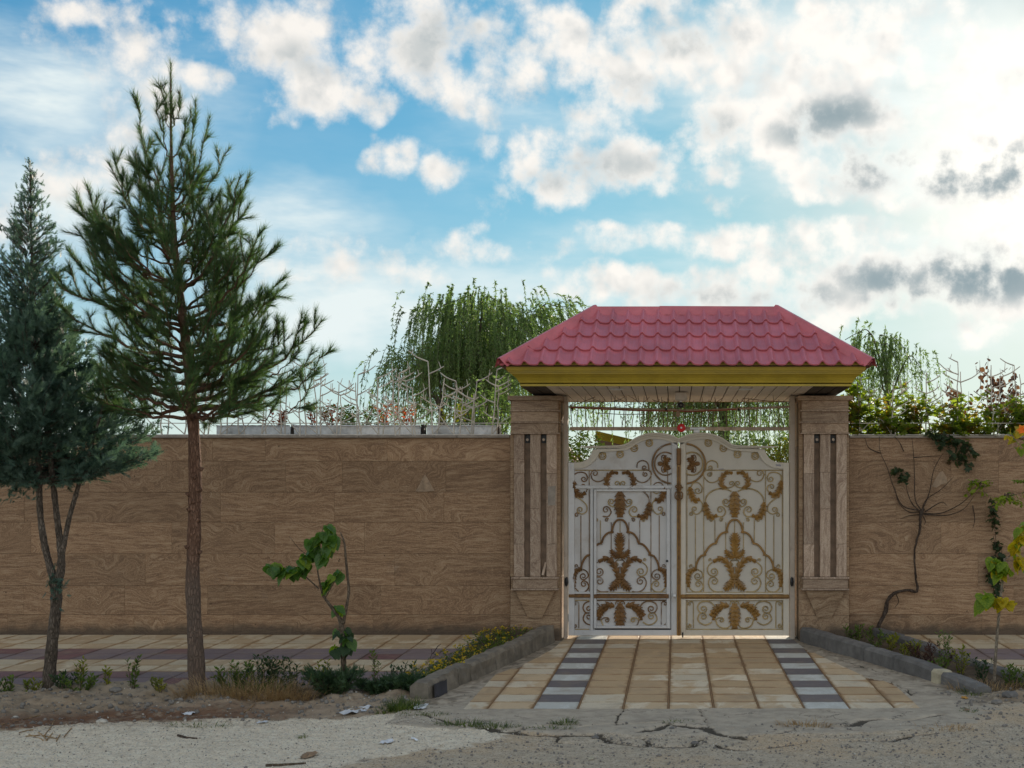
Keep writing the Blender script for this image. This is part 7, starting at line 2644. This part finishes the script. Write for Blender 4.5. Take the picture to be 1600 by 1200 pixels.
# fallen pine needles
n = 9000
X, Y = RNG.uniform(-7.0, -2.6, n), RNG.uniform(9.6, 12.1, n)
g = ground_z(X, Y)
m = (g[4] * .9 + g[1] * .25) > RNG.random(n)
X, Y, Z = X[m], Y[m], g[0][m]; n = len(X)
a = RNG.uniform(0, 6.28, n)
v, f = scatter(BLADE_V, BLADE_F, np.stack([X, Y, Z + .006], 1), np.stack([np.cos(a), np.sin(a), RNG.uniform(-.02, .18, n)], 1), np.tile([0, 0, 1.0], (n, 1)), np.stack([np.full(n, .004), RNG.uniform(.05, .14, n), np.ones(n)], 1))
props(mesh_np('needle_litter', v, f, M['needle_litter']), 'fallen brown pine needles on the dirt', kind='stuff')


def stick(name, label, pts, r0, mk, cat, group=None, r1=None):
    p3 = []
    for u, v in pts:
        D = (H + .095) * F / (v - CY)
        x = xpx(u, D)
        p3.append((x, D, gz(x, D) + r0 * .8))
    q = MB(); q.tube(p3, np.linspace(r0, r1 or r0 * .6, len(p3)).tolist(), 6)
    o = q.build(name, M[mk], None, off=p3[0])
    return props(o, label, cat, group)


stick('fallen_stick', 'long grey stick lying on gravel at the bottom edge', [(415, 1198), (440, 1196), (478, 1193)], .011, 'twig', 'stick')
stick('fallen_stick', 'short dark stick on the gravel left of centre', [(278, 1149), (292, 1153), (308, 1154)], .010, 'vine_bark', 'stick')
stick('fallen_stick', 'long thin dry twig across the dirt at far left', [(2, 1133), (40, 1122), (75, 1112), (90, 1108)], .005, 'dry', 'stick')
stick('fallen_stick', 'dry twig pointing up from the straw pile', [(70, 1148), (78, 1138), (85, 1126)], .006, 'dry', 'stick')
stick('fallen_stick', 'pale twig lying under the dry grass clump', [(378, 1114), (390, 1108), (398, 1103)], .006, 'dry', 'stick')
t = thing('straw_pile', (xpx(70, 10.0), 10.0, -.09), 'small pile of bleached straw stalks at lower left', 'straw')
for (a, c) in [((45, 1147), (68, 1156)), ((60, 1144), (74, 1156)), ((72, 1157), (82, 1146)), ((100, 1152), (112, 1138)), ((88, 1158), (94, 1148)), ((52, 1140), (30, 1145)), ((40, 1150), (62, 1148)), ((66, 1150), (90, 1154))]:
    p3 = []
    for u, v in (a, ((a[0] + c[0]) / 2, (a[1] + c[1]) / 2 - 1), c):
        D = (H + .095) * F / (v - CY); x = xpx(u, D); p3.append((x, D, gz(x, D) + .006))
    q = MB(); q.tube(p3, .0045, 5); q.build('stalk', M['dry'], t)


def scrap(name, label, px, py, pw, ph, mk, cat, seed, D=None, tilt=.4):
    """crumpled sheet lying on the ground"""
    rr = random.Random(seed)
    D = D or (H + .09) * F / (py - CY)
    x = xpx(px, D); z = gz(x, D)
    w, l = pw * D / F, ph * D / F / .22
    nx, ny = 7, 4
    vs, fs = [], []
    for j in range(ny):
        for i in range(nx):
            u, v = i / (nx - 1) - .5, j / (ny - 1) - .5
            vs.append((x + u * w + rr.uniform(-.1, .1) * w / nx, D + v * l * (1 - .5 * abs(u)) + tilt * u * w, z + .008 + (rr.random() ** 2) * w * .20))
    for j in range(ny - 1):
        for i in range(nx - 1):
            a = j * nx + i
            fs.append((a, a + 1, a + nx + 1, a + nx))
    q = MB(); q.add(vs, fs)
    o = q.build(name, M[mk], None, off=(x, D, z))
    return props(o, label, cat)


M['tan_leaf'] = simple('tan_dead_leaf', (0.30, 0.20, 0.12), .8, .3, 12)
M['orange_leaf'] = simple('orange_dead_leaf', (0.48, 0.24, 0.04), .7, .3, 12)
scrap('plastic_scrap', 'torn white plastic sheet below the juniper', 556, 1111, 32, 11, 'paper', 'litter', 1, tilt=1.2)
scrap('plastic_scrap', 'crumpled white plastic bag by the broken kerb end', 658, 1110, 17, 9, 'paper', 'litter', 2)
scrap('plastic_scrap', 'white plastic wrapper on the gravel right of centre', 604, 1158, 18, 5, 'paper', 'litter', 3)
scrap('plastic_scrap', 'narrow white plastic strip lying on gravel', 648, 1155, 14, 2.5, 'paper', 'litter', 4, tilt=-1.5)
scrap('plastic_scrap', 'tiny white scrap in the dirt below the dry grass', 294, 1114, 15, 6, 'paper', 'litter', 5)
scrap('plastic_scrap', 'small white scrap at the edge of dirt and gravel', 410, 1127, 14, 4, 'paper', 'litter', 6)
scrap('paper_scrap', 'cream paper scrap on the asphalt at bottom centre', 924, 1184, 9, 5, 'kerb_patch', 'litter', 7)
scrap('fallen_leaf', 'curled tan leaf on the gravel at bottom left', 483, 1181, 21, 9, 'tan_leaf', 'leaf', 8)
scrap('fallen_leaf', 'orange leaf on the concrete below the right kerb', 1507, 1092, 9, 5, 'orange_leaf', 'leaf', 9)
scrap('fallen_leaf', 'brown leaf on the verge below the orange one', 1511, 1113, 7, 4, 'tan_leaf', 'leaf', 10)
scrap('fallen_leaf', 'dark dead leaf on the left sidewalk near the planter', 651, 1009, 9, 3, 'vine_bark', 'leaf', 11, D=14.9)


def stone(label, px, py, w, seed, mk='pebble', D=None):
    rr = random.Random(seed)
    D = D or (H + .08) * F / (py - CY)
    x = xpx(px, D); z = gz(x, D)
    bm = bmesh.new(); bmesh.ops.create_icosphere(bm, subdivisions=2, radius=.5)
    s = w * D / F
    for v in bm.verts:
        n = v.co.normalized()
        k = 1 + .18 * math.sin(n.x * 5 + seed) * math.cos(n.y * 4) + rr.uniform(-.05, .05)
        v.co = Vector((v.co.x * s * k, v.co.y * s * .7 * k, max(-.2, v.co.z) * s * .5 * k)) + Vector((x, D, z + s * .12))
    q = MB(); q.bm(bm)
    o = q.build('stone', M[mk], None, off=(x, D, z))
    return props(o, label, 'stone')


stone('flat pale stone lying in the dirt at lower left', 159, 1127, 18, 1)
stone('small pale stone in the dirt under the dry grass', 306, 1122, 8, 2)
stone('grey clod on the dirt crest left of the pine', 180, 1083, 20, 3, 'pebble_d')
stone('small pale stone near the left edge of the dirt', 24, 1117, 9, 4)
stone('broken grey stone at far right of the verge', 1578, 1092, 26, 5, 'kerb_grey')
stone('brownish rubble stone left of the broken grey one', 1558, 1097, 18, 6, 'pebble_d')
stone('grey rubble lump in the crack right of driveway centre', 1086, 1158, 13, 7, 'kerb_grey')
stone('loose concrete lump in the crack at the driveway centre', 1050, 1137, 9, 8, 'kerb_grey')
stone('loose concrete lump at the left end of the long crack', 930, 1150, 12, 9, 'kerb_grey')
stone('small dark stone on the asphalt below the driveway', 1030, 1178, 9, 10, 'pebble_d')
